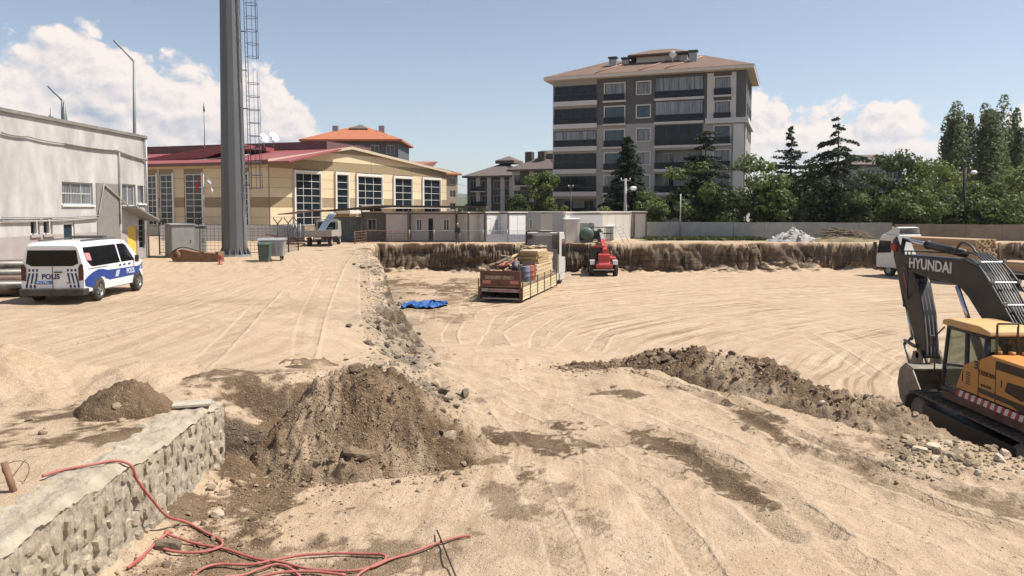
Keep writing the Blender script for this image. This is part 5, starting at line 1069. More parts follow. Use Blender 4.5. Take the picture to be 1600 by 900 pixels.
pane([(.25, 1.32), (1.04, 1.32), (1.02, 1.80), (.25, 1.90)], 'x', c0-.01); pane([(.25, 1.98), (1.0, 1.88), (.90, 2.70), (.25, 2.70)], 'x', c0-.01); pane([(-.44, 2.0), (.15, 2.0), (.15, 2.70), (-.44, 2.70)], 'x', c0-.01)
pane([(-.44, 1.4), (.9, 1.4), (.88, 2.7), (-.44, 2.70)], 'x', c1+.0); pane([(c0+.06, 2.1), (c1-.06, 2.1), (c1-.06, 2.70), (c0+.06, 2.70)], 'y', -.53)
m = MB(); m.add([(c0+.05, 1.07, 1.3), (c1-.05, 1.07, 1.3), (c1-.05, .91, 2.7), (c0+.05, .91, 2.7)], [(0, 1, 2, 3)]); m.build('windscreen', CABGL, ex)
m = MB(); m.prism([(1.1, 2.77), (1.06, 2.9), (.8, 2.95), (-.3, 2.95), (-.62, 2.88), (-.66, 2.77)], 'x', c0-.07, c1+.07); m.build('cab_roof', mat('cab_roof_yellow', (.58, .33, .11), .55, var=.12, dust=.5), ex, bevel=.04)
m = MB(); m.bx(-1.15, -.7, -.1, .35, 1.5, 1.66); m.prism([(-.15, 1.6), (-.3, 2.35), (-.22, 2.38), (-.02, 1.66)], 'x', -1.13, -.72); m.build('seat', BLKP, ex, bevel=.03)
m = MB(); m.tube([(c0-.02, 1.1, 1.35), (c0-.16, 1.18, 1.7), (c0-.16, 1.14, 2.5), (c0-.05, 1.0, 2.72)], .018, 6); m.box((c0-.22, 1.2, 2.35), (.05, .14, .26)); m.build('mirror', BLKP, ex)
m = MB(); m.tube([(-1.3, -.7, 2.35), (-1.3, -.7, 3.02), (-1.3, -.72, 3.06), (-.86, -.72, 3.06), (-.86, -.7, 2.98), (-.86, -.7, 2.35)], .022, 6); m.tube([(-1.3, -.7, 2.72), (-.86, -.7, 2.62)], .018, 6); m.build('hand_rail', BLKP, ex)
m = MB(); 
for k in range(9): m.lathe([(.30, k*.075), (.33, k*.075+.02), (.33, k*.075+.045), (.30, k*.075+.065)], (-.75, -2.0, 2.42), 'y', 16)
m.lathe([(.001, -.01), (.29, 0), (.29, .68), (.001, .69)], (-.75, -2.0, 2.42), 'y', 16); m.build('exhaust_cover', DARKST, ex)
m = MB()
for k in range(3): MB().cyl((-1.2+k*.22, -.62-.1*k, 2.38), (-1.2+k*.22, -.62-.1*k, 2.46), .07, n=10).build('filler_cap', EXY, ex)
# boom, arm, cylinders, bucket
bpoly = [(5.5, 4.08), (5.2, 4.16), (2.3, 4.20), (1.75, 4.10), (1.3, 3.86), (-.2, 2.35), (-.6, 1.65), (-.25, 1.45), (.3, 1.85), (1.5, 2.85), (2.05, 3.3), (2.4, 3.5), (2.9, 3.58), (4.1, 3.62), (5.3, 3.78)]
m = MB(); m.prism(bpoly, 'x', -.25, .25); boom = m.build('boom', EXD, ex, bevel=.03)
text('HYUNDAI', .40, mat('boom_lettering', (.62, .61, .58), .6), boom, (-.258, 3.75, 3.94), rt, sx=1.15, bold=.01)
m = MB()
for k in range(6):
    x = -.16+k*.065; m.tube(smooth_path([(x, 2.5, 4.36), (x, 2.05, 4.38), (x, 1.65, 4.25), (x, 1.2, 3.92), (x, .4, 3.1), (x, -.25, 2.45)], 4), .02, 6)
for x in (-.30, .30): m.tube(smooth_path([(x, 2.3, 4.2), (x, 1.9, 4.25), (x*1.1, 1.3, 3.95), (x*1.1, .3, 3.0), (x, -.3, 2.4)], 4), .024, 6)
m.tube(smooth_path([(-.1, 2.9, 4.35), (-.1, 2.6, 4.62), (-.1, 2.2, 4.55), (-.1, 2.0, 4.38)], 4), .03, 6); m.build('hydraulic_pipes', mat('pipe_steel', (.075, .072, .07), .5, .3), boom)
for (y, z) in ((1.55, 4.20), (1.02, 3.76), (.55, 3.29)): m = MB(); m.box((0, y, z), (.66, .03, .03), rx=.8); m.box((-.31, y, z+.02), (.06, .08, .08)); m.box((.31, y, z+.02), (.06, .08, .08)); m.build('pipe_clamp', GREYST, boom)
m = MB()
for k in range(3): m.tube(smooth_path([(-.12+k*.1, 2.6, 4.33), (-.12+k*.1, 3.6, 4.31), (-.12+k*.1, 4.6, 4.28), (-.12+k*.1, 5.3, 4.25)], 3), .018, 5)
m.build('boom_top_hose', BLKP, boom)
def cylr(name, a, b, r, f, par, x=0.0):
    a, b = Vector((x, *a)), Vector((x, *b)); mid = a+(b-a)*f; m = MB(); m.cyl(a, mid, r, n=12); m.cyl(mid-(b-a).normalized()*.08, mid, r*1.15, n=12); o = m.build(name, EXD, par); MB().cyl(mid, b, r*.55, n=10).build('rod', CHROME, o); return o
cylr('arm_cylinder', (2.6, 4.34), (5.75, 4.60), .105, .55, ex)
for x in (-.42, .42): cylr('boom_cylinder', (.75, 1.35), (2.2, 3.55), .1, .62, ex, x)
apoly = [(5.62, 4.68), (5.86, 4.55), (5.78, 4.05), (5.42, 3.4), (4.95, 2.6), (4.6, 1.95), (4.32, 1.38), (3.98, 1.36), (3.92, 1.7), (4.1, 2.6), (4.42, 3.4), (4.9, 3.95), (5.3, 4.25)]
m = MB(); m.prism(apoly, 'x', -.19, .19); arm = m.build('arm', EXD, ex, bevel=.025)
m = MB()
for k in range(4): x = -.15+k*.1; m.tube(smooth_path([(x, 4.5, 3.5), (x, 4.16, 2.7), (x, 3.98, 2.0), (x, 3.9, 1.45)], 4), .024, 6)
m.build('arm_hose', mat('hose_grey', (.22, .21, .20), .5, .3), arm); m = MB(); m.prism([(5.2, 3.62), (5.16, 3.64), (4.93, 3.1), (4.97, 3.08)], 'x', -.195, -.186); m.build('red_reflector', REDW, arm)
m = MB(); m.tube(smooth_path([(-.2, 5.1, 4.0), (-.32, 4.7, 3.6), (-.3, 4.75, 3.2), (-.2, 4.9, 2.9)], 5), .02, 6); m.build('hose_loop', BLKP, arm)
m = MB(); m.lathe([(.001, -.26), (.13, -.26), (.13, -.2)], (0, 5.68, 4.35), 'x', 14); m.build('pivot_pin', mat('pin_red', (.35, .04, .03), .6), arm)
cylr('bucket_cylinder', (5.85, 3.95), (4.95, 1.75), .085, .6, ex)
m = MB()
for x in (-.24, .24):
    m.tube([(x, 4.55, 1.82), (x, 4.92, 1.62), (x, 4.5, .95)], .055, 6); m.tube([(x, 4.92, 1.7), (x, 4.35, 1.62)], .05, 6)
m.cyl((-.3, 4.15, 1.42), (.3, 4.15, 1.42), .09); m.cyl((-.3, 4.3, .98), (.3, 4.3, .98), .08); m.build('bucket_link', EXG, ex)
bk = [(3.62, 1.12), (4.0, 1.2), (4.28, 1.0), (4.36, .6), (4.2, .2), (3.85, -.04), (3.3, -.02), (2.98, .04)]
m = MB()
for (a, b), (c, d) in zip(bk[:-1], bk[1:]):
    nrm = Vector((d-b, -(c-a))).normalized()*.035; m.prism([(a, b), (c, d), (c-nrm.x, d-nrm.y), (a-nrm.x, b-nrm.y)], 'x', -.68, .68)
bu = m.build('bucket', BUCK, ex)
for x in (-.71, .68): MB().prism([(3.6, 1.12)]+bk[1:]+[(3.1, .55)], 'x', x, x+.03).build('bucket_side', BUCK, bu)
m = MB()
for k in range(5): m.prism([(3.0, 0), (3.0, .08), (2.78, .03)], 'x', -.62+k*.28, -.52+k*.28)
m.build('bucket_teeth', EXG, bu); m = MB()
for x in (-.3, .24): MB().prism([(3.9, 1.15), (4.5, 1.12), (4.35, 1.5), (4.05, 1.58), (3.95, 1.4)], 'x', x, x+.06).build('bucket_ear', BUCK, bu)
# ---- truck cab shared by the two trucks
def truckcab(par, y0, z0, w_, L_, H_, m, rearm, deflector=True):
    mb = MB(); mb.prism([(y0, z0), (y0+L_-.02, z0), (y0+L_, z0+.9), (y0+L_-.28, z0+H_-.35), (y0+L_-.55, z0+H_), (y0, z0+H_)], 'x', -w_/2, w_/2); cb = mb.build('cab', m, par, bevel=.07, seg=3)
    mb = MB(); mb.bx(-w_/2+.12, w_/2-.12, y0-.03, y0-.004, z0+.3, z0+H_-.25); mb.build('cab_back', rearm, cb)
    for s in (-1, 1):
        mb = MB(); mb.prism([(y0+.75, z0+1.25), (y0+L_-.12, z0+1.15), (y0+L_-.30, z0+H_-.5), (y0+.75, z0+H_-.5)], 'x', s*(w_/2+.004), s*(w_/2-.03)); mb.build('side_window', GLASS, cb)
        mb = MB(); mb.box((s*(w_/2+.22), y0+L_-.05, z0+1.75), (.16, .22, .62)); mb.box((s*(w_/2+.10), y0+L_-.1, z0+2.0), (.2, .05, .05)); mb.build('mirror', BLKP, cb)
    mb = MB(); mb.add([(-w_/2+.1, y0+L_+.005, z0+1.0), (w_/2-.1, y0+L_+.005, z0+1.0), (w_/2-.2, y0+L_-.27, z0+H_-.38), (-w_/2+.2, y0+L_-.27, z0+H_-.38)], [(0, 1, 2, 3)]); mb.build('windscreen', GLASS, cb)
    if deflector:
        mb = MB(); mb.add([(-w_/2+.1, y0+.1, z0+H_), (w_/2-.1, y0+.1, z0+H_), (w_/2-.15, y0+.1, z0+H_+.55), (-w_/2+.15, y0+.1, z0+H_+.55), (-w_/2+.15, y0+L_-.6, z0+H_+.02), (w_/2-.15, y0+L_-.6, z0+H_+.02), (w_/2-.2, y0+.5, z0+H_+.62), (-w_/2+.2, y0+.5, z0+H_+.62)], [(0, 3, 7, 4), (1, 5, 6, 2), (4, 7, 6, 5), (3, 2, 6, 7)]); mb.build('roof_deflector', m, cb)
    return cb
SILV = mat('cab_silver', (.55, .54, .52), .4, .2, var=.06, dust=.25); TRED = mat('truck_red', (.12, .034, .022), .6, var=.2, vscale=3, dust=.3); WOODY = mat('board_yellow_white', (.56, .47, .29), .7, var=.15, vscale=3, dust=.2, rnd=.1); CHAS = mat('chassis_dark', (.05, .046, .042), .7, dust=.35)
tk = thing('timber_truck', 'lorry loaded with timber, red tailgate and side boards hanging down', 'truck', (-.68, 43.27, PIT), R(-15.8)); tk.location.z = gz(1, 48)+.02
m = MB(); m.bx(-1.24, 1.24, .06, 9.4, .86, 1.0); m.build('deck', mat('deck_wood', (.22, .16, .10), .85, var=.25, vscale=3), tk)
m = MB(); m.bx(-.5, -.35, .3, 11.5, .6, .86); m.bx(.35, .5, .3, 11.5, .6, .86); m.bx(-.35, .35, .3, .5, .62, .8); m.build('chassis', CHAS, tk)
def slat(par, x, y0, y1, z0, z1): 
    return MB().bx(x, x+.035, y0, y1, z0, z1).build('slat', WOODY, par)
for sg in (1, -1):
    for k in range(5):                                            # each hanging side board with its slats
        y0, y1 = .05+k*1.85, .05+k*1.85+1.78; x = 1.27 if sg > 0 else -1.305
        m = MB(); m.bx(x-.003, x+.025, y0, y1, .12, .88); sb = m.build('side_board', mat('board_back', (.17, .12, .07), .8), tk)
        for j in range(4): z = .14+j*.185; slat(sb, x+(.028 if sg > 0 else -.04), y0+.03, y1-.03, z, z+.15)
    for k in range(6): MB().bx(sg*1.325, sg*1.375, .02+k*1.85-.06, .02+k*1.85+.02, .0 if k % 2 else .2, 1.35).build('stake', mat('stake_brown', (.14, .085, .055), .8), tk)
m = MB(); m.bx(-1.25, 1.25, -.05, .03, .95, 1.85); tg = m.build('tailgate', TRED, tk, bevel=.015)
for k in range(3): MB().bx(-1.2, 1.2, -.085, -.052, 1.02+k*.28, 1.06+k*.28).build('rib', TRED, tg)
MB().bx(-.9, .85, -.075, -.053, 1.33, 1.56).build('worn_print', mat('worn_print', (.45, .36, .24), .8, var=.6, vscale=4, col2=(.10, .04, .03)), tg)
for x in (-1.08, .62): MB().bx(x, x+.5, -.08, -.053, 1.08, 1.28).build('reflector_panel', mat('faded_red_panel', (.55, .20, .16), .6), tg)
m = MB(); m.bx(-.75, 1.2, -.02, .1, .58, .78); m.build('bumper', mat('bumper_stripe', (.42, .38, .34), .6, var=.5, vscale=3, col2=(.20, .06, .05)), tk); m = MB(); m.bx(-1.1, 1.2, 0.02, .1, .16, .24); m.bx(-1.22, -.78, -.03, .1, .6, .8); m.build('underrun_bar', GREYST, tk)
MB().bx(1.16, 1.24, -.04, .04, .1, .945).build('corner_post', TRED, tk); MB().bx(-1.24, -1.16, -.04, .04, .4, .945).build('corner_post', TRED, tk)
for y in (1.9, 3.2, 9.9, 11.6):
    for sg in (-1, 1): wheel(tk, sg*1.02, y, .5, .5, .34, sg, SILV, 6, .52)
cb = truckcab(tk, 10.7, .75, 2.46, 2.2, 3.0, SILV, mat('cab_back_mauve', (.27, .245, .25), .6), False)
m = MB(); m.tube([(-1.2, 10.55, 2.2), (-1.2, 10.55, 3.75), (-1.05, 10.55, 3.85), (1.05, 10.55, 3.85), (1.2, 10.55, 3.75), (1.2, 10.55, 2.2)], .07, 6); m.bx(-1.2, -.75, 10.5, 10.6, 3.3, 3.6); m.bx(.75, 1.2, 10.5, 10.6, 2.6, 3.6); m.build('cab_guard', DARKST, tk)
MB().bx(-.35, .55, 10.75, 11.4, 3.76, 3.9).build('roof_hatch', WHITEP, tk)
m = MB(); m.bx(.75, 1.24, 9.55, 10.5, .35, .85); m.cyl((1.0, 8.7, .5), (1.0, 9.45, .5), .28); m.build('fuel_tank', SILV, tk, bevel=.04); MB().bx(1.0, 1.24, 10.9, 12.7, .3, .74).build('side_skirt', SILV, tk)
# its load
PLY = mat('plywood_yellow', (.37, .265, .14), .75, var=.15, vscale=2, rnd=.2); LUM = mat('pale_lumber', (.46, .35, .22), .75, var=.15, vscale=3, rnd=.22, streak=(6, .6, 6)); OLDW = mat('old_timber', (.16, .115, .075), .85, var=.3, vscale=4, rnd=.4, streak=(6, .5, 6))
TM = tk.matrix_basis.copy(); TM = Matrix.Translation(tk.location) @ Matrix.Rotation(R(-15.8), 4, 'Z')
def onbed(name, label, cat, x, y, z=1.0, rz=0): p = TM @ Vector((x, y, z)); return thing(name, label, cat, p, R(-15.8)+rz)
bxm = {}
def piece(par, name, d, m, c, rot=(0, 0, 0)):
    k = (name, m.name)
    if k not in bxm: bxm[k] = MB().box((0, 0, 0), (1, 1, 1)).mesh(name, m)
    return link(bxm[k], name, par, c, rot=rot, sc=d)
st = onbed('lumber_stack', 'long pale lumber stacked along the right side of the timber truck', 'timber', .8, 6.3)
for k in range(7):
    for j in range(7): piece(st, 'plank', (.16, 4.4, .115), LUM, (-.86+j*.19+random.uniform(-.02, .02), random.uniform(-.25, .25), .07+k*.128), (0, 0, random.uniform(-.015, .015)))
st = onbed('panel_stack', 'tall stack of yellow formwork panels in the middle of the timber truck', 'timber', .5, 6.3, 1.93)
for k in range(6): piece(st, 'panel', (1.2, 3.0, .125), PLY if k < 5 else LUM, (random.uniform(-.06, .06), random.uniform(-.2, .2), .07+k*.142), (random.uniform(-.01, .01), random.uniform(-.02, .02), random.uniform(-.05, .05)))
st = onbed('lumber_stack', 'pale lumber bundle against the truck cab, topmost of the load', 'timber', .2, 9.55)
for k in range(9):
    for j in range(6): piece(st, 'plank', (.2, 1.3, .14), LUM, (-.55+j*.22, random.uniform(-.1, .1), .08+k*.155), (0, 0, random.uniform(-.06, .06)))
st = onbed('scrap_timber', 'dark jumble of old planks on the left side of the timber truck', 'timber', -.72, 4.4)
for k in range(90): z = .06+1.35*random.random()**1.1*(.4+.6*k/90); piece(st, 'plank', (random.uniform(.08, .2), random.uniform(1.6, 4.2), random.uniform(.04, .09)), random.choice([OLDW, OLDW, LUM]), (random.uniform(-.42, .62), random.uniform(-2.4, 3.2)*(1-.25*z), z+.1), (random.uniform(-.1, .1), random.uniform(-.15, .15), random.uniform(-.25, .25)))
st = onbed('offcut_pile', 'ragged pale offcuts lying on top of the panel stack', 'timber', .2, 7.0, 2.75)
for k in range(14): piece(st, 'offcut', (random.uniform(.12, .3), random.uniform(.4, 1.1), .06), LUM, (random.uniform(-.8, .6), random.uniform(-1, 1.2), .05+.03*k*.4), (random.uniform(-.2, .2), random.uniform(-.2, .2), random.uniform(-1, 1)))
def barrel(x, y, m, lab):
    o = onbed('barrel', lab, 'barrel', x, y); mb = MB(); mb.lathe([(.001, 0), (.29, 0), (.3, .03), (.3, .3), (.315, .32), (.3, .34), (.3, .6), (.315, .62), (.3, .64), (.3, .9), (.29, .93), (.001, .92)], (0, 0, 0), 'z', 20); mb.build('drum', m, o); return o
barrel(.85, 2.5, mat('barrel_blue', (.10, .13, .20), .5, dust=.3), 'blue steel drum at the rear of the timber truck'); barrel(.95, 3.2, mat('barrel_red', (.30, .05, .035), .5, dust=.3), 'red steel drum beside the blue drum on the truck')
o = onbed('plywood_sheet', 'grey plywood sheet leaning upright behind the red drum', 'board', .75, 3.75); piece(o, 'sheet', (.85, .05, 1.1), mat('grey_ply', (.27, .21, .155), .8), (0, 0, .56), (R(-8), 0, 0))
st = onbed('red_tube_bundle', 'bundle of pinkish red scaffold tubes on the truck left side', 'tubes', -.55, 3.4, 1.95)
for k in range(6): m = MB(); m.cyl((-.25+.1*k, -1.4, .05*(k % 2)), (-.25+.1*k+.05, 1.3, .15+.05*(k % 2)), .045, n=7); m.build('tube', mat('tube_red', (.42, .13, .10), .6, rnd=.3), st)
# ---- white truck at the right
f2 = PZ(1392, 429, PIT); r2_ = PZ(1606, 450, PIT); ang = math.atan2(-(f2.x-r2_.x), f2.y-r2_.y)
t2 = thing('white_truck', 'white lorry carrying long brown timber behind the excavator boom', 'truck', (r2_.x-.3, r2_.y-.2, PIT), ang); WCAB = mat('cab_white', (.66, .65, .63), .4, var=.04, dust=.15)
LT = dist((f2.x, f2.y), (r2_.x, r2_.y))
truckcab(t2, LT-2.0, .7, 2.46, 2.2, 2.7, WCAB, WCAB)
m = MB(); m.bx(-1.24, 1.24, -2.5, LT-2.5, 1.0, 1.18); m.build('deck', mat('deck_bluegrey', (.11, .125, .15), .6, dust=.2), t2); m = MB(); m.bx(-1.26, -1.242, -2.5, LT-2.5, 1.02, 1.10); m.build('deck_rail', GREYST, t2)
m = MB(); m.bx(-.5, .5, -2, LT-.6, .6, .99); m.build('chassis', CHAS, t2)
for y in (0.2, 1.5, LT-1.0, LT-4.2):
    for sg in (-1, 1): wheel(t2, sg*1.02, y, .5, .5, .34, sg, SILV, 6, .52)
TM = Matrix.Translation(t2.location) @ Matrix.Rotation(ang, 4, 'Z')
def onbed2(name, label, x, y, z=1.19): p = TM @ Vector((x, y, z)); return thing(name, label, 'timber', p, ang)
BRW = mat('brown_timber', (.40, .275, .165), .8, var=.2, vscale=3, rnd=.25, streak=(6, .5, 6))
st = onbed2('timber_stack', 'long brown timber stack on the white lorry', -.1, LT*.52+.3)
for k in range(16):
    for j in range(9): piece(st, 'plank', (.23, 6.6, .12), BRW, (-1.0+j*.25, random.uniform(-.12, .12), .07+k*.13), (0, 0, random.uniform(-.008, .008)))
st = onbed2('timber_stack', 'low brown timber stack at the tail of the white lorry', 0, -.2)
for k in range(5):
    for j in range(9): piece(st, 'plank', (.23, 3.6, .12), BRW, (-1.0+j*.25, random.uniform(-.2, .2), .07+k*.13), (0, 0, random.uniform(-.02, .02)))
# ---- red telehandler
TRD = mat('telehandler_red', (.42, .035, .04), .4, var=.08, dust=.15); tz = gz(7.4, 60)
th = thing('telehandler', 'red telehandler seen from behind, raising a work basket over the pit edge', 'telehandler', (7.45, 59.6, tz), R(-3))
m = MB(); m.bx(-.62, .62, .1, 4.1, .55, 1.15); m.build('chassis', CHAS, th, bevel=.04)
m = MB(); m.prism([(-.02, .62), (-.05, 1.0), (.1, 1.12), (.1, 1.75), (.35, 1.85), (.35, .62)], 'x', -.48, .48); m.build('rear_hood', TRD, th, bevel=.05); m = MB(); m.bx(-.68, .68, -.12, .2, .66, .98); m.build('rear_bumper', TRD, th, bevel=.07); MB().bx(-.85, .8, -.1, .0, .5, .6).build('tow_bar', GREYST, th)
for y in (.75, 3.35):
    for sg in (-1, 1): wheel(th, sg*.96, y, .58, .58, .38, sg, SILV, 6, .5)
for sg in (-1, 1): m = MB(); m.prism([(.1, .95), (.2, 1.28), (1.2, 1.3), (1.4, .95), (1.3, .95), (1.15, 1.2), (.3, 1.2), (.2, .95)], 'x', sg*.72, sg*1.12); m.build('mudguard', mat('mudguard_grey', (.45, .42, .40), .6), th)
m = MB(); m.bx(-1.08, -.25, 1.3, 2.6, 1.0, 1.25); 
for x in (-1.05, -.28):
    for y in (1.32, 2.5): m.bx(x-.03, x+.03, y-.03, y+.03, 1.25, 2.3)
m.bx(-1.1, -.22, 1.25, 2.6, 2.3, 2.38); m.build('cab', BLKP, th); m = MB(); m.bx(-1.02, -.31, 1.34, 2.46, 1.26, 2.29); m.build('cab_glass', glassmat('tele_glass', (.02, .03, .03), .1, alpha=.6), th); MB().bx(-1.0, .1, 1.0, 1.24, 2.3, 2.42).build('cab_cross_beam', TRD, th)
MB().prism([(1.0, 1.0), (1.0, 1.45), (2.9, 1.5), (3.1, 1.0)], 'x', .55, 1.1).build('engine_cover', TRD, th, bevel=.06)
m = MB(); m.box((0, 0, 0), (.36, 3.6, .38)); b_ = m.build('boom', TRD, th, bevel=.03, loc=(.12, 2.1, 2.25)); b_.rotation_euler = (R(15), 0, 0); m = MB(); m.box((0, 0, 0), (.24, 3.6, .26)); b_ = m.build('inner_boom', GREYST, th, loc=(.12, 4.6, 2.9)); b_.rotation_euler = (R(15), 0, 0)
m = MB(); m.box((.12, .6, 1.95), (.5, .5, .5)); m.build('boom_pivot', TRD, th, bevel=.04); m = MB(); m.tube([(.9, 1.9, 1.5), (1.25, 1.7, 1.75), (1.2, 1.65, 2.1)], .02, 5); m.box((1.2, 1.6, 2.1), (.22, .04, .3)); m.build('mirror', BLKP, th)
bs = thing('work_basket', 'black tubular work basket at the cliff edge held by the telehandler', 'work basket', (7.75, 65.7, .18)); m = MB(); W2, D2, H2_ = 2.35, 1.1, 1.15
for z in (0, .6, H2_): m.tube([(-W2/2, 0, z), (W2/2, 0, z), (W2/2, D2, z), (-W2/2, D2, z), (-W2/2, 0, z)], .03, 5)
for x in np.linspace(-W2/2, W2/2, 5):
    for y in (0, D2): m.cyl((x, y, 0), (x, y, H2_), .025, n=5)
m.build('rails', FM, bs); m = MB(); m.bx(-W2/2+.03, W2/2-.03, .03, D2-.03, -.04, .02); m.build('floor', DARKST, bs); m = MB(); m.bx(-.55, .3, -.12, -.035, .1, .85); m.box((.0, -.2, .4), (.3, .16, 1.2)); m.build('carriage', DARKST, bs)
# ---- little grey flatbed, silver car
p = PZ(497, 385.5, 0); fb = thing('flatbed_truck', 'small old grey flatbed lorry seen from behind beside the sports hall', 'truck', (p.x, p.y, 0), R(3)); GFB = mat('flatbed_grey', (.29, .27, .245), .7, var=.15, dust=.35)
m = MB(); m.bx(-1.02, 1.02, 0, 3.4, .78, .86); m.build('deck', GFB, fb)
MB().bx(-1.05, 1.05, -.05, 0, .8, 1.3).build('tailgate', GFB, fb, bevel=.01)
for s in (-1, 1): MB().bx(s*1.03, s*1.08, 0, 3.4, .8, 1.28).build('side_board', GFB, fb); MB().bx(s*.75-.15, s*.75+.15, -.06, 0.02, .6, .72).build('tail_light', REDL, fb); m = MB(); m.box((s*1.12, 4.6, 1.55), (.1, .1, .3)); m.build('mirror', BLKP, fb)
m = MB(); m.bx(-.4, .4, .1, 5, .5, .77); m.build('chassis', CHAS, fb); 
m = MB(); m.prism([(3.6, .6), (5.2, .6), (5.2, 1.2), (4.9, 1.95), (3.6, 2.0)], 'x', -.92, .92); m.build('cab', GFB, fb, bevel=.06); MB().bx(-.7, .7, 3.57, 3.597, 1.3, 1.85).build('cab_rear_window', GLASS, fb)
m = MB(); m.tube([(-.95, 3.45, .86), (-.95, 3.45, 2.1), (.95, 3.45, 2.1), (.95, 3.45, .86)], .04, 6); m.tube([(-.5, 3.45, 1.4), (.5, 3.45, 1.4)], .03, 6); m.build('load_rack', GFB, fb); MB().bx(-.3, .25, -.07, -.051, .6, .72).build('number_plate', WHITEP, fb)
for y in (.8, 4.4):
    for s in (-1, 1): wheel(fb, s*.82, y, .36, .36, .28, s, SILV, 5, .5)
o = thing('blue_sheet', 'bent light blue metal sheet sticking up from the grey flatbed', 'sheet', (p.x+.35, p.y+1.2, .9)); m = MB()
for k in range(4): m.tube(smooth_path([(-.75+k*.14, 0, .1), (-.3+k*.15, .2, .9), (.25+k*.16, .3, 1.75)], 4), .065, 5)
m.build('strip', mat('sheet_blue', (.30, .40, .50), .5, var=.1), o)
p = PZ(236, 374, 0); sc_ = thing('silver_car', 'silver car parked behind the wire fence by the hall wing', 'car', (p.x, p.y+2, 0), R(-78)); SC = Car([(0, .95), (.3, 1.02), (.7, 1.1), (1.3, 1.42), (2.4, 1.45), (3.2, 1.05), (4.1, .9), (4.3, .7)], [(0, .78), (.3, .86), (3.8, .86), (4.3, .68)], [(0, .3), (4.3, .3)], .92, .2, 4.3)
SC.build(sc_, mat('car_silver', (.45, .46, .47), .25, .6, var=.03, coat=.5), 30)
for s in (-1, 1):
    patch(MB(), [(.95, .98), (3.0, .98), (2.35, 1.35), (1.35, 1.35)], SC.side(s), .006, 2).build('side_window', GLASS, sc_)
    for y in (.85, 3.45): wheel(sc_, s*.78, y, .31, .31, .2, s)
# ================================================================== FLOODLIGHT MAST
p = PZ(367, 400, 0); MST = mat('mast_steel', (.125, .13, .135), .6, .3, var=.12, vscale=.7, streak=(1, 1, .25))
mast = thing('floodlight_mast', 'tall thick grey steel floodlight mast with caged ladder', 'mast', (p.x, p.y, 0))
m = MB(); m.lathe([(.79, .12), (.60, 17), (.5, 27)], (0, 0, 0), 'z', 12, False); m.build('shaft', MST, mast)
m = MB(); m.lathe([(.001, .12), (1.0, .12), (1.0, .05), (1.05, .05), (1.05, -.2)], (0, 0, 0), 'z', 16, False)
m.build('base_plate', GREYST, mast)
for k in range(16): q = 2*math.pi*k/16; MB().prism([(.75, .121), (.98, .121), (.78, .55)], 'y', -.015, .015).build('base_rib', MST, mast).rotation_euler = (0, 0, q)
LADM = mat('ladder_blue_grey', (.10, .13, .17), .5, .4, var=.1)
m = MB(); X0 = 1.02
for y in (-.22, .22): m.tube([(X0+.05, y, 4.2), (X0-.2, y, 26)], .022, 5)
for k in range(70): z = 4.4+k*.3; xx = X0+.05-.25*(z-4.2)/22; m.tube([(xx, -.22, z), (xx, .22, z)], .012, 4)
m.build('ladder', LADM, mast); m = MB()
for k in range(26):
    z = 4.3+k*.82
    if 11.6 < z < 12.2: continue
    xx = X0+.05-.25*(z-4.2)/22; m.tube([(xx+.37+.37*math.cos(a), .36*math.sin(a), z) for a in np.linspace(-2.6, 2.6, 11)], .02, 4)
for a in (-1.2, -.4, .4, 1.2):
    for z0, z1 in ((4.3, 11.7), (12.4, 24.8)): m.tube([(X0+.05-.25*(z-4.2)/22+.37+.37*math.cos(a), .36*math.sin(a), z) for z in (z0, z1)], .014, 4)
m.build('safety_cage', LADM, mast)
for k in range(9): z = 4.5+k*2.4; xx = X0+.05-.25*(z-4.2)/22; MB().bx(.6, xx, -.03, .03, z-.03, z+.03).build('bracket', LADM, mast)
m = MB(); r_ = random.Random(3)
for y in (-.35, -.25, -.15): m.tube([(.80-.19*(z/17)+.0*y+r_.uniform(-.01, .03)-.12*(y+.15)*-1, y, z) for z in np.arange(.3, 22, .45)], .028, 5)
m.build('cable_bundle', GREYST, mast)
# ================================================================== YARD THINGS AT THE LEFT
CABI = mat('cabinet_grey', (.24, .245, .235), .6, .2, var=.12, vscale=2, dust=.15)
def ecab(u, vb, wd, h, dep, lab, rz):
    p = PZ(u, vb, 0); o = thing('electric_cabinet', lab, 'cabinet', (p.x, p.y, 0), rz, 'electric cabinets by the mast'); MB().bx(-wd/2, wd/2, 0, dep, .08, h).build('body', CABI, o, bevel=.02); m = MB(); m.prism([(-.08, h+.003), (dep+.08, h+.003), (dep+.08, h+.05), (dep/2, h+.11), (-.08, h+.05)], 'x', -wd/2-.06, wd/2+.06); m.build('roof', GREYST, o)
    MB().bx(-wd/2+.05, wd/2-.05, -.02, -.003, .18, h-.1).build('door', CABI, o); MB().bx(-wd/2-.02, wd/2+.02, -.03, dep, 0, .075).build('plinth', mat('plinth', (.3, .28, .25), .9), o); MB().box((wd*.3, -.035, h*.5), (.04, .03, .16)).build('handle', DARKST, o)
ecab(287, 402, 1.4, 2.0, 1.6, 'bigger grey electric cabinet left of the floodlight mast', R(38)); ecab(311, 397.5, .95, 1.85, 1.3, 'narrower grey electric cabinet between the big one and the mast', R(38))
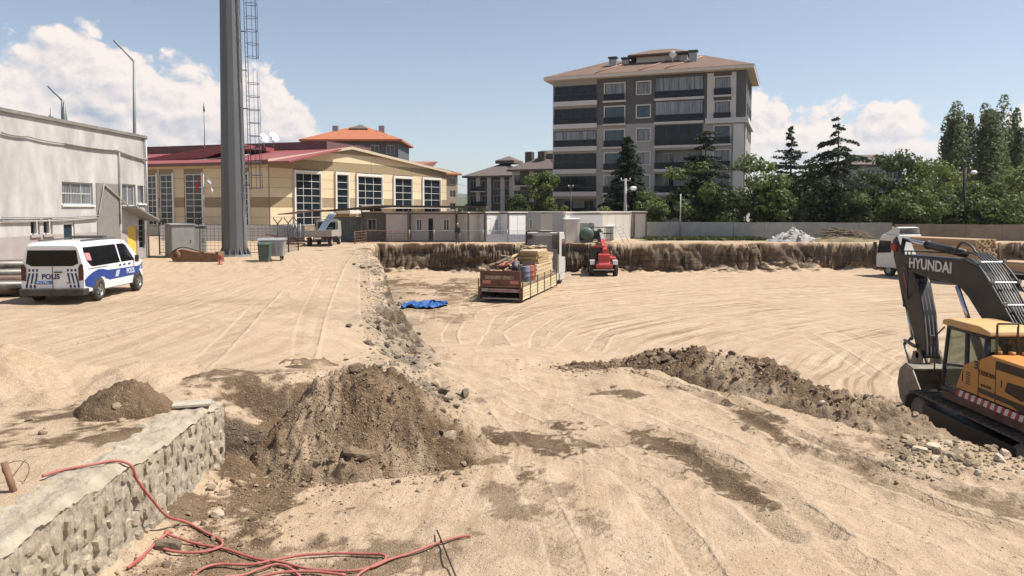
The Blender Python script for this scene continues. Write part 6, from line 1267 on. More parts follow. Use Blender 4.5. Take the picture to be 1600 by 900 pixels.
# rusty excavator beam lying on the ground
RUST = mat('rust', (.17, .085, .05), .85, .2, var=.35, vscale=4, col2=(.27, .16, .10)); p = PZ(306, 409, 0); o = thing('rusty_beam', 'rusty brown steel beam lying on the ground below the electric cabinets', 'steel beam', (p.x, p.y, 0), R(-5))
m = MB(); m.prism([(-1.3, .05), (-1.2, .62), (-.7, .72), (.1, .58), (1.35, .50), (1.35, .02), (-.3, .0)], 'y', -.22, .22); m.build('beam', RUST, o, bevel=.03); m = MB(); m.lathe([(.12, -.3), (.3, -.3), (.3, .3), (.12, .3), (.12, -.3)], (-1.05, 0, .38), 'y', 16); m.build('eye', RUST, o); m = MB(); m.bx(1.35, 1.5, -.35, .35, 0, .6); m.build('end_plate', RUST, o); m = MB(); m.tube(smooth_path([(-1.2, -.3, .6), (-.6, -.35, .85), (.1, -.3, .7), (.6, -.2, .55)], 4), .035, 6); m.build('hose', BLKP, o)
p = PZ(344, 413, 0); o = thing('hydrant', 'small red hydrant post at the foot of the mast', 'hydrant', (p.x, p.y, 0)); m = MB(); m.lathe([(.14, 0), (.14, .04), (.075, .05), (.075, .42), (.1, .43), (.1, .5), (.03, .55), (.001, .55)], (0, 0, 0), n=12); m.build('post', mat('hydrant_red', (.33, .05, .045), .6, dust=.2), o); m = MB(); m.cyl((-.14, 0, .36), (.14, 0, .36), .04); m.build('outlet', MATS['hydrant_red'], o)
# bins
p = PZ(424, 409, 0); o = thing('waste_container', 'galvanised steel waste container on wheels right of the mast', 'bin', (p.x-.1, p.y+.35, 0), R(8)); m = MB(); m.prism([(-.62, .28), (.62, .28), (.72, 1.2), (-.72, 1.2)], 'y', 0, .9); m.build('tub', GREYST, o, bevel=.04); m = MB(); m.prism([(-.03, 1.205), (.95, 1.205), (.8, 1.33), (.15, 1.33)], 'x', -.76, .76); m.build('lid', GREYST, o)
for k in range(5): MB().bx(-.6+k*.28, -.55+k*.28, -.03, -.002, .3, 1.15).build('rib', GREYST, o)
for x in (-.5, .5):
    for y in (.12, .78): m = MB(); m.lathe([(.001, -.03), (.1, -.03), (.1, .03), (.001, .03)], (x, y, .1), 'x', 12); m.bx(x-.05, x+.05, y-.05, y+.05, .12, .28); m.build('castor', BLKP, o)
p = PZ(412, 410, 0); o = thing('green_bin', 'small dark green wheeled bin in front of the steel container', 'bin', (p.x, p.y, 0), R(4)); GRN = mat('bin_green', (.035, .075, .06), .6, dust=.2); m = MB(); m.prism([(-.27, .06), (.27, .06), (.34, 1.0), (-.34, 1.0)], 'y', 0, .5); m.build('tub', GRN, o, bevel=.03); m = MB(); m.prism([(-.04, 1.005), (.56, 1.005), (.5, 1.1), (.05, 1.08)], 'x', -.36, .36); m.build('lid', GRN, o)
for x in (-.3, .3): m = MB(); m.lathe([(.001, -.03), (.1, -.03), (.1, .03), (.001, .03)], (x, .48, .1), 'x', 12); m.build('wheel', BLKP, o)
# red scrap steel
p = PZ(441, 382, 0); o = thing('scrap_steel', 'heap of reddish rusty steel sections behind the waste container', 'scrap', (p.x, p.y, 0))
for k in range(22): q = random.uniform(-.5, .5); piece(o, 'steel_section', (random.uniform(1.2, 3.0), .12, .1), mat('red_rust', (.20, .075, .06), .8, rnd=.3), (random.uniform(-.9, .9), random.uniform(-.6, .9), .06+random.random()**1.5*.6), (random.uniform(-.1, .1), random.uniform(-.22, .22), q))
for k, (u, h) in enumerate(((450, 1.9), (458, 1.6), (464, 1.7))):
    p = PZ(u, 380, 0); m = MB(); m.cyl((-.3, 0, 0), (-.3, 0, h), .04, n=6); m.cyl((.3, 0, 0), (.3, 0, h), .04, n=6); m.tube([(-.3, 0, h*.8), (.3, 0, h*.8)], .03, 5); m.tube([(-.3, 0, h*.3), (.3, 0, h*.3)], .03, 5); m.tube([(-.3, 0, .2), (.3, 0, h*.8)], .025, 5)
    tag(m.build('scaffold_frame', GREYST, None, loc=(p.x, p.y, 0)), ('tallest', 'middle', 'right-hand')[k]+' grey scaffold frame standing left of the small flatbed lorry', 'scaffold')
# flags
p = PZ(243, 396, 0); o = thing('flag_pole', 'thin pole with a small red and a white flag beside the grey building', 'flag pole', (p.x, p.y+8, 0)); ft = PY(238, 290, p.y+8).z; MB().cyl((0, 0, 0), (0, 0, ft+.9), .035, n=6).build('pole', GREYST, o)
for k, (mm, dx) in enumerate(((mat('flag_red', (.50, .03, .04), .8, trans=.3), -.18), (mat('flag_white', (.62, .60, .60), .8, trans=.3), .22))):
    m = MB(); N_ = 7; V = [(dx*(1+i*.35)+.05*math.sin(i*1.7+k), .05*math.sin(i*2.1), ft+.75-.28*i*.75) for i in range(N_)]; V += [(x+(-.28 if k == 0 else .26)*(.5+.5*math.sin(1+j*.5)), y+.04, z-.25) for j, (x, y, z) in enumerate(V)]; m.add(V, [(i, i+1, N_+i+1, N_+i) for i in range(N_-1)]); m.build('flag', mm, o)
# stacked pipes at the left edge
PIPE = mat('black_pipe', (.03, .028, .027), .35, .1, var=.3, dust=.3); PIPR = mat('rusty_pipe', (.11, .06, .05), .6, .2, var=.3, dust=.3)
for k, (v, r_, mm, lab, yy) in enumerate(((418, .26, PIPE, 'topmost black steel pipe of the stack behind the van', 25.6), (430, .22, PIPE, 'second pipe from the top of the stack behind the van', 25.4), (438, .20, PIPR, 'reddish pipe in the middle of the stack behind the van', 25.3), (450, .25, PIPE, 'lowest front pipe of the stack behind the van', 25.0), (448, .24, PIPR, 'rusty lowest pipe at the back of the stack', 25.8))):
    z = max(PY(20, v, yy).z, r_); m = MB(); m.lathe([(r_*.85, -5), (r_, -5), (r_, 5), (r_*.85, 5), (r_*.85, -5)], (0, 0, 0), 'x', 20); o = m.build('steel_pipe', mm, None, loc=(-20.9, yy-.35, z)); o.rotation_euler = (0, 0, R(9)); tag(o, lab, 'pipe', 'stacked steel pipes')
for k, x in enumerate((-23.5, -19.5, -16.6)):
    m = MB(); m.bx(-.1, .1, -.8, .9, 0, .12); m.bx(-.08, .08, .78, .88, .12, 1.3); tag(m.build('timber_bearer', OLDW, None, loc=(x, 25.2+(x+20.9)*.16, gz(x, 25.2))), ('left', 'middle', 'right')[k]+' timber bearer under the stacked pipes', 'timber')
# ================================================================== SITE SMALL THINGS
# blue tarpaulin
p0, p1 = PZ(634, 470, PIT+.6), PZ(694, 478, PIT+.25); X, Y = np.meshgrid(np.linspace(0, 1, 46), np.linspace(0, 1, 26)); c_ = PZ(664, 471, PIT+.3)
tx, ty = c_.x+(X-.5)*2.5*(1-.2*np.abs(Y-.5))+fbm(Y*2, X*2, 1.5, 2, 301)*.25, c_.y+(Y-.5)*1.7+fbm(X*3, Y*2, 1.5, 2, 302)*.5; tz_ = zg(tx, ty)+.06+.30*np.abs(fbm(X*5, Y*4, 1.2, 4, 303))+.16*np.exp(-((X-.55)**2+(Y-.5)**2)*9)
I = np.arange(46*26).reshape(26, 46); tag(link(npmesh('tarpaulin', np.stack([tx, ty, tz_], -1).reshape(-1, 3), np.stack([I[:-1, :-1], I[:-1, 1:], I[1:, 1:], I[1:, :-1]], -1).reshape(-1, 4), mat('tarp_blue', (.025, .10, .30), .45, var=.25, vscale=3), False), 'tarpaulin'), 'crumpled blue tarpaulin on the rubble slope of the pit', 'tarpaulin')
# red hose
HOSE = mat('red_hose', (.36, .085, .075), .6, var=.15, vscale=6, dust=.35); m = MB(); hr = .017
def hp(pts, on=-1.2): return [Vector((max(q.x, -4.4), q.y, max(gz(max(q.x, -4.4), q.y), -1.35)+.035)) for q in [PZ(u, v, on) for u, v in pts]]
top_ = [PZ(u, v, .045) for u, v in ((66, 744), (100, 734), (150, 725), (182, 720))]; face = [Vector((-4.555, PZ(195, 724, 0).y, -.03)), Vector((-4.52, PX(215, 748, -4.52).y, -.24)), Vector((-4.48, PX(238, 785, -4.48).y, -.58)), Vector((-4.42, PX(262, 815, -4.42).y, -.9))]
g1 = hp([(292, 828), (322, 838), (343, 846), (346, 856), (320, 866), (285, 869), (255, 867), (235, 856)])
m.tube(smooth_path(top_+face+g1, 6), hr, 7)
for pts in ([(155, 905), (138, 878), (142, 858), (160, 845), (190, 843), (250, 846), (310, 853), (350, 859), (400, 872), (440, 880), (480, 889), (540, 893), (580, 888), (610, 876), (640, 868), (680, 855), (710, 846), (736, 843)],
            [(172, 905), (163, 888), (166, 872), (182, 860), (205, 854), (222, 852)], [(300, 902), (318, 893), (345, 885), (390, 883), (430, 875), (470, 868), (520, 866), (570, 867), (598, 871), (602, 877), (585, 884), (565, 896), (555, 906)], [(350, 905), (380, 897), (405, 890), (430, 883), (452, 889), (470, 902)], [(400, 903), (440, 897), (490, 896), (540, 901)]):
    m.tube(smooth_path(hp(pts), 5), hr, 7)
tag(m.build('hose', HOSE), 'long red hose draped over the stone wall and looped on the ground', 'hose')
m = MB(); a, b = hp([(683, 838)])[0], hp([(712, 905)])[0]; m.tube([a+Vector((0, 0, .02)), b+Vector((0, 0, .03))], .011, 6); tag(m.build('steel_rod', mat('rod_dark', (.05, .035, .028), .7, .3)), 'thin dark steel rod lying under the end of the red hose', 'rod')
a = PZ(27, 765, 0); m = MB(); m.tube([a+Vector((0, 0, -.15)), PY(6, 722, a.y)], .035, 8); tag(m.build('iron_stake', RUST), 'short rusty iron stake sticking up beside the stone wall', 'stake')
m = MB(); a = PZ(28, 752, 0); m.tube([a+Vector((.14*math.cos(t)-.02, .05*math.sin(t*2), .09+.14*math.sin(t))) for t in np.linspace(-.6, 4.2, 16)], .005, 5); m.tube([a+Vector((-.1, 0, 0)), a+Vector((.08, .02, .24))], .005, 5); tag(m.build('wire_loop', mat('wire_dark', (.12, .09, .07), .6)), 'thin bent wire loop beside the rusty stake', 'wire')
# grey rubble pile and branches on the far rim
def rp_h(X, Y):
    b = 1.15*(1-np.hypot((X-25.6)/2.2, (Y-67.6)/1.4)-fbm(X, Y, .8, 3, 400)*.35); return np.where(b > 0, b, b*.3)+np.abs(fbm(X, Y, 3, 3, 401))*.35*sstep(-.05, .2, b)
heap('rubble_pile', 'pile of grey broken concrete on the far rim of the pit', 22.6, 28.6, 65.8, 69.6, .12, rp_h, mat('rubble_grey', (.26, .245, .235), .95, vscale=3, bump=.8, bscale=6, col2=(.42, .40, .385)), cat='rubble pile')
CONC = mat('concrete_lump', (.42, .40, .38), .95, var=.2, rnd=.25); ROCKS['c'] = [rockmesh(500+i, CONC, .7) for i in range(4)]
for i in range(30):
    x, y = 25.5+random.gauss(0, 1.0), 67.2+random.gauss(0, .6); o = rock('c', x, y, random.uniform(.1, .26), 'lump of broken concrete on the grey rubble pile', 'lumps on the rubble pile', dz=max(float(rp_h(np.array([x]), np.array([y]))[0]), 0))
def bh_h(X, Y):
    b = .55*(1-np.hypot((X-29.8)/3.0, (Y-67.3)/1.6)-fbm(X, Y, .6, 3, 410)*.4); return np.where(b > 0, b, b*.3)+clods(X, Y, 412, .2)*sstep(-.05, .1, b)
heap('grassy_hump', 'low brown grassy hump of earth on the far rim', 26.2, 33.5, 65.2, 69.4, .15, bh_h, mat('dry_grass_earth', (.13, .11, .055), .98, vscale=1.5, bump=.7, bscale=8, col2=(.24, .185, .11)))
p = PZ(1322, 379, .4); o = thing('branch_pile', 'heap of dead branches and boards on the far rim of the pit', 'branches', (PY(1322, 375, 67.4).x, 67.4, .45))
for k in range(34): m = MB(); a = random.uniform(-.4, .4); L_ = random.uniform(1, 3.2); x, y, z = random.uniform(-1.6, 1.6), random.uniform(-.6, .6), random.random()**1.5*.55; m.tube([(-L_/2, 0, 0), (0, random.uniform(-.1, .1), random.uniform(0, .15)), (L_/2, 0, random.uniform(-.15, .1))], [.05, .045, .02], 5); q = m.build('branch', OLDW, o, loc=(x, y, z+.05)); q.rotation_euler = (0, random.uniform(-.15, .25), a)
# green machine by the kiosk
p = PZ(917, 379, 0); o = thing('green_tank', 'dark green rounded tank machine between the kiosk and the basket', 'tank', (p.x, p.y+.4, 0)); m = MB(); m.lathe([(.001, -.7), (.45, -.7), (.6, -.5), (.6, .5), (.45, .7), (.001, .7)], (0, 0, .75), 'y', 20); m.build('tank', mat('tank_green', (.05, .10, .075), .5, dust=.2), o); m = MB(); m.bx(-.5, .5, -.6, .6, 0, .25); m.build('frame', DARKST, o); MB().bx(-.75, .75, .71, .8, .1, 1.7).build('back_panel', CABG, o)
# ladder-like trestle by basket
p = PZ(962, 379, 0); m = MB()
for x in (0, .5): m.tube([(x, 0, 0), (x-.7, .6, 1.5)], .025, 5)
for t in np.linspace(.15, .9, 5): m.tube([(-.7*t, .6*t, 1.5*t), (.5-.7*t, .6*t, 1.5*t)], .018, 5)
tag(m.build('step_ladder', GREYST, None, loc=(p.x+.7, p.y, 0)), 'thin grey ladder leaning right of the work basket', 'ladder')
# ================================================================== STREET POLES AND WIRES
CON = mat('concrete_pole', (.36, .34, .31), .9, var=.1)
def spole(name, label, u, vt, Y, r0, r1, m_, lamp=None, cross=None):
    t = PY(u, vt, Y); o = thing(name, label, 'pole', (t.x, Y, 0)); m = MB(); m.tube([(0, 0, -.2), (0, 0, t.z)], [r0, r1], 8); m.build('shaft', m_, o)
    if cross: MB().bx(-cross, cross, -.06, .06, t.z-.25, t.z-.12).build('cross_arm', m_, o); [MB().cyl((x, 0, t.z-.12), (x, 0, t.z+.06), .05, n=8).build('insulator', WHITEP, o) for x in (-cross*.9, cross*.9)]
    if lamp: dx, dz = lamp; m = MB(); m.tube([(0, 0, t.z-dz-.3), (dx*.6, -.1, t.z-dz)], .03, 5); m.build('lamp_arm', GREYST, o); m = MB(); m.lathe([(.001, -.05), (.10, -.04), (.2, .1), (.22, .45), (.1, .6), (.001, .62)], (dx*.55, -.1, t.z-dz), 'x', 12); m.build('lamp_head', WHITEP, o)
    return t
tA = spole('lamp_post', 'pale concrete post with white lamp before the dark spruce', 977.5, 279, 76, .2, .13, CON, (.9, 1.0), .5)
tB = spole('utility_pole', 'thin dark pole before the left balconies of the grey block', 892, 290, 78, .07, .05, DARKST, None, .25)
tC = spole('metal_pole', 'plain thin grey pole in front of the middle trees', 1063.5, 303, 74, .07, .05, GREYST)
tD = spole('wooden_pole', 'dark wooden utility pole with white lamp under the poplars', 1508, 262, 76, .2, .15, mat('tarred_wood', (.05, .037, .03), .85), (1.0, .5), .6)
def wire(a, b, sag, lab, r_=.018):
    m = MB(); a, b = Vector(a), Vector(b); m.tube([a.lerp(b, t)-Vector((0, 0, sag*4*t*(1-t))) for t in np.linspace(0, 1, 14)], r_, 4); tag(m.build('wire', FM), lab, 'wire')
wire(tA, tB, .5, 'sagging wire from the concrete lamp post to the thin dark pole'); wire(tB, PY(700, 284, 95), .8, 'sagging wire running left from the thin dark pole'); wire(tA, PY(1063.5, 305, 74), .4, 'sagging wire between the concrete lamp post and the plain grey pole'); wire(tD, PY(1625, 262, 80), .7, 'sagging wire running right from the wooden pole')
# ================================================================== PEOPLE
SKIN = mat('skin', (.42, .26, .18), .6, var=.06)
def person(label, loc, rz, shirt, trousers, hat=None, lean=0.0, arms='down', h=1.74):
    o = thing('person', label, 'person', loc, rz); k = h/1.74; m = MB(); hip_ = Vector((0, 0, .92)); up = Vector((0, math.sin(lean), math.cos(lean))); fw = Vector((0, math.cos(lean), -math.sin(lean)))
    for s in (-1, 1):
        kn = Vector((s*.11, .05, .49)); an = Vector((s*.12, -.02, .09)); m.tube([hip_+Vector((s*.09, 0, 0)), kn, an], [.095, .065, .045], 10); m.tube([an+Vector((0, -.05, -.03)), an+Vector((s*.02, .08, -.045)), an+Vector((s*.03, .17, -.055))], [.045, .045, .03], 8)
    ch = hip_+up*.33; nk = hip_+up*.54; m.tube([hip_-up*.08, hip_+up*.1, ch, hip_+up*.46, nk], [.12, .145, .165, .13, .055], 12); m.tube([nk-up*.03, nk+up*.1], [.06, .055], 10)
    hd = nk+up*.20+fw*.03; m.tube([hd-up*.12+fw*.02, hd-up*.06+fw*.01, hd, hd+up*.07, hd+up*.115], [.045, .075, .09, .075, .03], 12); m.tube([hd+fw*.08-up*.01, hd+fw*.115-up*.03], [.018, .015], 6)
    for s in (-1, 1): m.tube([hd+Vector((s*.085, 0, -.02)), hd+Vector((s*.10, 0, .02))], [.02, .02], 6)
    for s in (-1, 1):
        sh = hip_+up*.46+Vector((s*.17, 0, 0))
        if arms == 'down': el, wr = sh+Vector((s*.05, -.02, -.28)), sh+Vector((s*.04, .06, -.53))
        else: el, wr = sh+fw*.12-up*.22+Vector((s*.05, 0, 0)), sh+fw*.36-up*.24
        m.tube([hip_+up*.43+Vector((s*.08, 0, 0)), sh, el, wr], [.08, .062, .045, .032], 9); d_ = (wr-el).normalized(); sd_ = Vector((0, 1, 0)) if arms == 'down' else Vector((1, 0, 0)); pm_ = wr+d_*.08; m.tube([wr, pm_], [.03, .04], 8)
        for f in range(4): b0 = pm_+sd_*(f-1.5)*.02; m.tube([b0, b0+d_*(.05+.01*(f in (1, 2))), b0+d_*.075+Vector((-s*.015, 0, 0))], [.0105, .0095, .008], 6)
        m.tube([wr+d_*.03+sd_*.03, wr+d_*.07+sd_*.055, wr+d_*.1+sd_*.06], [.012, .011, .009], 6)
    t = m.build('t', SKIN); md = t.modifiers.new('r', 'REMESH'); md.mode = 'VOXEL'; md.voxel_size = .014; md.use_smooth_shade = True; s2 = t.modifiers.new('s', 'SMOOTH'); s2.iterations = 4; s2.factor = .4
    bpy.context.view_layer.update(); me = bpy.data.meshes.new_from_object(t.evaluated_get(bpy.context.evaluated_depsgraph_get())); bpy.data.objects.remove(t)
    me.materials.clear(); [me.materials.append(q) for q in (SKIN, shirt, trousers, BLKP, hat or mat('hair_dark', (.03, .022, .018), .8))]
    for pl_ in me.polygons:
        c = pl_.center; a = (c-hip_).dot(up); f = (c-hd).dot(fw); hz = (c-hd).dot(up)
        if c.z < .10: i = 3
        elif a > .565: i = 4 if (hz > .035 or (f < -.02 and hz > -.06)) else 0
        elif a < .06 and abs(c.x) < .24 and c.z < 1.05 and not (abs(c.x) > .19): i = 2
        else: i = 1
        if arms == 'down' and abs(c.x) > .175 and c.z < .86 and a < .0: i = 0
        pl_.material_index = i
    b_ = link(me, 'body', o); b_.scale = (k, k, k); return o
p = PZ(716, 380, 0); person('man in dark clothes and light cap standing by the cabins', (p.x, p.y-.6, gz(p.x, p.y)+.0), R(150), mat('cloth_dark', (.03, .03, .035), .9), mat('cloth_grey', (.10, .095, .09), .9), mat('cap_light', (.45, .42, .38), .8))
p = PZ(920, 380, 0); person('man in a dark green and grey vest beside the work basket', (PY(920, 370, 65.6).x, 65.6, gz(6.8, 66.3)), R(-60), mat('cloth_green', (.06, .085, .075), .9), mat('cloth_khaki', (.14, .12, .10), .9), None, R(14), 'fwd')
TMt = Matrix.Translation(tk.location) @ Matrix.Rotation(R(-15.8), 4, 'Z'); q = TMt @ Vector((.5, 1.5, 1.0)); person('worker in greyish mauve shirt bending over on the timber truck bed', q, R(-5), mat('cloth_mauve', (.17, .14, .14), .9), mat('cloth_black', (.02, .02, .024), .9), None, R(42), 'fwd')
# ================================================================== TREES
LEAF = {k: mat('leaf_'+k, c, .6, var=.0, vscale=.7, col2=c2, trans=.38, spec=.3, detail=3) for k, (c, c2) in {'dark': ((.05, .074, .025), (.11, .14, .048)), 'mid': ((.07, .105, .03), (.17, .205, .065)), 'light': ((.10, .14, .038), (.22, .25, .08)), 'spruce': ((.036, .055, .037), (.08, .10, .068)), 'poplar': ((.10, .13, .06), (.24, .27, .14)), 'cedar': ((.038, .056, .036), (.085, .105, .066))}.items()}
BARK = mat('bark', (.085, .065, .048), .95, var=.3, vscale=6, bump=.6, bscale=10)
def leafmesh(C, N_, size, m, name='crown'):
    n = len(C); sz = size*RNG.uniform(.6, 1.35, (n, 1)); a = RNG.normal(size=(n, 3)); a -= N_*(a*N_).sum(1, keepdims=True)*.6; a /= np.linalg.norm(a, axis=1, keepdims=True)+1e-6; b = np.cross(N_+RNG.normal(0, .45, (n, 3)), a); b /= np.linalg.norm(b, axis=1, keepdims=True)+1e-6
    V = np.stack([C-a*sz*.55, C+b*sz*.34, C+a*sz*.62, C-b*sz*.34], 1).reshape(-1, 3); return npmesh(name, V, np.arange(4*n).reshape(-1, 4), m)
def broadleaf(label, x, y, h, r, kind, n=5200, base=.9, size=.30, lobes=20, group='trees behind the boundary wall'):
    o = thing('broadleaf_tree', label, 'tree', (x, y, 0), 0, group); C, N_ = [], []; per = n//lobes
    for k in range(lobes):
        q = RNG.uniform(0, 1); zc = base+(h-base)*(.12+.80*q); rr = r*math.sqrt(max(.12, 1-((q-.42)/.72)**2)); a = RNG.uniform(0, 6.28); rad = rr*RNG.uniform(.25, .78); c = np.array([rad*math.cos(a), rad*math.sin(a), zc]); lr = r*RNG.uniform(.26, .46)
        d = RNG.normal(size=(per, 3)); d /= np.linalg.norm(d, axis=1, keepdims=True); d[:, 2] = np.where(d[:, 2] < -.3, d[:, 2]*.5, d[:, 2]); w_ = RNG.uniform(.55, 1.12, (per, 1)); C.append(c+d*w_*lr*np.array([1, 1, .8])); N_.append(d)
    C = np.concatenate(C); N_ = np.concatenate(N_); C[:, 2] = np.clip(C[:, 2], .25, None); link(leafmesh(C, N_, size, LEAF[kind]), 'crown', o)
    m = MB(); m.tube([(0, 0, -.2), (.05, .03, h*.25), (-.05, 0, h*.6)], [.05*r+.05, .04*r+.04, .05], 8)
    for k in range(5): a = k*1.3; m.tube([(0, 0, h*(.2+.07*k)), (r*.3*math.cos(a), r*.3*math.sin(a), h*(.38+.07*k)), (r*.55*math.cos(a), r*.55*math.sin(a), h*(.48+.07*k))], [.09, .06, .02], 6)
    m.build('trunk', BARK, o); return o
def conifer(label, x, y, h, r, kind, whorls=26, droop=.35, dens=1.0, gappy=0.0, shape=.85, size=.22, base=.06, up=0.0):
    o = thing('conifer', label, 'tree', (x, y, 0), 0, 'conifers around the grey block'); C, N_ = [], []; m = MB(); m.tube([(0, 0, -.2), (0, 0, h*.97)], [.022*h, .02], 8)
    for k in range(whorls):
        f = (k+.5)/whorls; z = h*(base+(1-base)*f); R_ = r*((1-f)**shape)*RNG.uniform(.55, 1.12)+.12
        for j in range(7):
            if RNG.random() < gappy*(.4+f): continue
            a = j*.9+k*1.7+RNG.uniform(-.3, .3); z = h*(base+(1-base)*min(f+RNG.normal(0, .55)/whorls, .985)); L_ = R_*RNG.uniform(.5, 1.15); nn = int(max(6, 26*L_*dens)); t = RNG.uniform(.08, 1, nn)**.8; dx = np.array([math.cos(a), math.sin(a)]); lat = RNG.normal(0, .16*L_*(1-t*.6)+.05)
            px_ = np.outer(t*L_, dx)+np.outer(lat, [-dx[1], dx[0]]); zz = z-droop*L_*t**1.5+up*L_*t+RNG.normal(0, .06, nn)-np.abs(lat)*.3; C.append(np.column_stack([px_, zz])); q = np.column_stack([RNG.normal(0, .35, (nn, 2)), np.ones(nn)]); N_.append(q/np.linalg.norm(q, axis=1, keepdims=True))
            if j % 2 == 0 and L_ > .5: m.tube([(0, 0, z), (dx[0]*L_*.6, dx[1]*L_*.6, z-droop*L_*.46+up*L_*.6)], [.03, .012], 4)
    link(leafmesh(np.concatenate(C), np.concatenate(N_), size, LEAF[kind]), 'crown', o); m.build('trunk', BARK, o); return o
def poplar(label, x, y, h, r, cols, z0=.1):
    o = thing('poplar', label, 'tree', (x, y, 0), 0, 'poplars at the right'); C, N_ = [], []; m = MB(); m.tube([(0, 0, -.2), (0, 0, h*.6)], [.3, .1], 8)
    for k in range(cols):
        a = RNG.uniform(0, 6.28); rad = r*RNG.uniform(.0, .72); hh = h*RNG.uniform(.80, .98)*(1-.10*rad/r) if k else h; zb = h*z0+RNG.uniform(.0, .25)*h; n = 800; t = RNG.uniform(0, 1, n); rr = r*RNG.uniform(.34, .5)*np.sin(np.pi*np.clip(t*.93+.04, 0, 1))**.5*(.7+.5*np.abs(np.sin(t*9+k))); d = RNG.normal(size=(n, 3)); d /= np.linalg.norm(d, axis=1, keepdims=True)
        C.append(np.column_stack([rad*math.cos(a)+d[:, 0]*rr, rad*math.sin(a)+d[:, 1]*rr, zb+(hh-zb)*t])); N_.append(d); m.tube([(0, 0, h*.15), (rad*math.cos(a)*.8, rad*math.sin(a)*.8, h*.35), (rad*math.cos(a), rad*math.sin(a), hh*.9)], [.12, .08, .015], 5)
    link(leafmesh(np.concatenate(C), np.concatenate(N_), .34, LEAF['poplar']), 'crown', o); m.build('trunk', BARK, o)
def T(u, vt, Y): p = PY(u, vt, Y); return p.x, Y, p.z
def W_(px_, Y): return px_*Y/FPX
for (u, vt, Y, wpx, kind, lab) in ((1087, 254, 80, 106, 'mid', 'broad green tree in front of the right balconies of the grey block'), (1180, 243, 80, 116, 'mid', 'round green tree right of the grey block corner'), (1262, 254, 79, 112, 'dark', 'dark green tree between the cedar and the tall spruce'), (1385, 240, 82, 112, 'dark', 'very dark broad tree right of the tall spruce'), (1452, 247, 81, 118, 'light', 'light green tree left of the wooden pole'), (1535, 286, 78, 104, 'mid', 'green tree under the taller poplar'), (1598, 255, 80, 96, 'light', 'green tree at the right edge under the poplars'), (1018, 303, 79, 62, 'mid', 'small tree left of the plain grey pole'), (845, 264, 96, 62, 'mid', 'slim green tree left of the grey block'), (812, 304, 92, 46, 'dark', 'small dark tree before the striped apartment house'), (1330, 300, 76.5, 90, 'dark', 'low dark tree at the foot of the tall spruce'), (1425, 305, 76, 110, 'mid', 'low green tree behind the white lorry cab'), (1490, 310, 77, 90, 'dark', 'low dark tree left of the wooden pole'), (1570, 318, 75.5, 90, 'mid', 'low green tree above the brown wall at the right'), (1135, 300, 78, 70, 'dark', 'low dark tree between the two round green trees'), (1222, 300, 77.5, 60, 'mid', 'low green tree right of the round green tree')):
    x, y, h = T(u, vt, Y); broadleaf(lab, x, y, h, W_(wpx, Y)/2, kind, n=6400, size=.32, lobes=24)
for (u, vt, Y, wpx, lab) in ((882, 321, 79, 22, 'small round shrub just above the cabin roofs, left'), (947, 318, 78, 40, 'small shrub above the cabin roofs by the lamp post'), (760, 318, 80, 40, 'dark shrub behind the cabin roofs under the striped house'), (862, 326, 80, 26, 'tiny shrub at the foot of the slim tree')):
    x, y, h = T(u, vt, Y); broadleaf(lab, x, y, h, W_(wpx, Y)/2, 'light' if u > 870 else 'dark', n=1600, base=.3, size=.22, lobes=9, group='shrubs behind the cabins')
for (u, vt, Y, wpx, lab, kw) in ((981, 212, 82, 120, 'dense dark spruce before the grey block', dict(kind='spruce', whorls=40, droop=.3, dens=2.0, size=.30, shape=.7)), (1103, 203, 82, 170, 'loose cedar with layered branches before the grey block', dict(kind='cedar', whorls=20, droop=.14, dens=2.0, gappy=.25, shape=.55, size=.30)),
        (1237, 196, 96, 130, 'pointed cedar standing against the clouds right of the block', dict(kind='cedar', whorls=22, droop=.03, dens=1.7, gappy=.2, shape=.85, size=.3, up=.08)), (1311, 180, 78, 185, 'tall ragged dark spruce with sparse top', dict(kind='spruce', whorls=20, droop=.30, dens=2.4, gappy=.5, shape=.62, size=.28))):
    x, y, h = T(u, vt, Y); conifer(lab, x, y, h, W_(wpx, Y)/2, **kw)
for (u, vt, Y, wpx, lab, c) in ((1497, 158, 104, 62, 'left poplar of the three at the right', 16), (1549, 148, 104, 62, 'tallest middle poplar of the three', 17), (1586, 168, 106, 40, 'slim right poplar of the three at the edge', 10)):
    x, y, h = T(u, vt, Y); poplar(lab, x, y, h, W_(wpx, Y)/2, c)
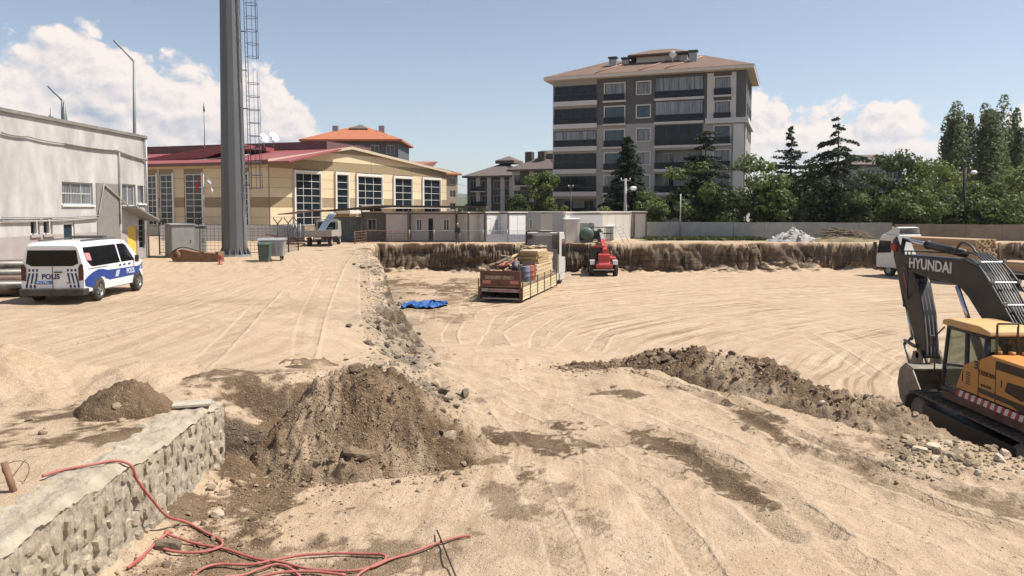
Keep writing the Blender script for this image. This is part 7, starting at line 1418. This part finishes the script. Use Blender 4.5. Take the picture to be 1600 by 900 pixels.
# far belt of woodland that reads as one mass
n = 26000; X = RNG.uniform(8, 175, n); Yb = 128+RNG.uniform(-6, 10, n); top = 5.2+fbm(X, X*0+2, .12, 4, 600)*5+2.5*sstep(45, 70, X); Z = RNG.uniform(0, 1, n)**.7*top; q = RNG.normal(size=(n, 3)); q /= np.linalg.norm(q, axis=1, keepdims=True)
tag(link(leafmesh(np.column_stack([X, Yb, Z]), q, .75, LEAF['dark'], 'far_wood'), 'far_wood'), 'far belt of dark trees behind the boundary wall', 'wood', kind='stuff')
n = 9000; X = RNG.uniform(-120, 10, n); Yb = 215+RNG.uniform(-6, 10, n); top = 5+fbm(X, X*0+2, .12, 4, 610)*5; Z = RNG.uniform(0, 1, n)**.7*top; q = RNG.normal(size=(n, 3)); q /= np.linalg.norm(q, axis=1, keepdims=True)
tag(link(leafmesh(np.column_stack([X, Yb, Z]), q, .9, LEAF['dark'], 'town_trees'), 'town_trees'), 'far belt of town trees behind the low houses', 'wood', kind='stuff')
# grass strip along the wall
n = 5000; X = RNG.uniform(13, 24, n); Yb = RNG.uniform(69.5, 74, n); Z = zg(X, Yb)+.12; q = np.column_stack([RNG.normal(0, 1, (n, 2)), RNG.normal(0, .2, n)]); q /= np.linalg.norm(q, axis=1, keepdims=True)
tag(link(leafmesh(np.column_stack([X, Yb, Z]), q, .3, mat('grass_blades', (.05, .065, .02), .8, col2=(.13, .13, .05), trans=.2), 'grass'), 'grass'), 'strip of rough grass at the foot of the concrete wall', 'grass', kind='stuff')

# ================================================================== AIR
hz = bpy.data.materials.new('haze_air'); hz.use_nodes = True; hn = hz.node_tree; hn.nodes.clear(); ho = hn.nodes.new('ShaderNodeOutputMaterial'); hv = hn.nodes.new('ShaderNodeVolumePrincipled')
hv.inputs['Color'].default_value = (.90, .94, 1, 1); hv.inputs['Density'].default_value = 1.0e-4; hv.inputs['Anisotropy'].default_value = .2; hn.links.new(hv.outputs[0], ho.inputs['Volume'])
tag(MB().bx(-9500, 9500, -200, 14500, -5, 230).build('haze', hz), 'thin pale haze in the air over the whole site', 'haze', kind='stuff')
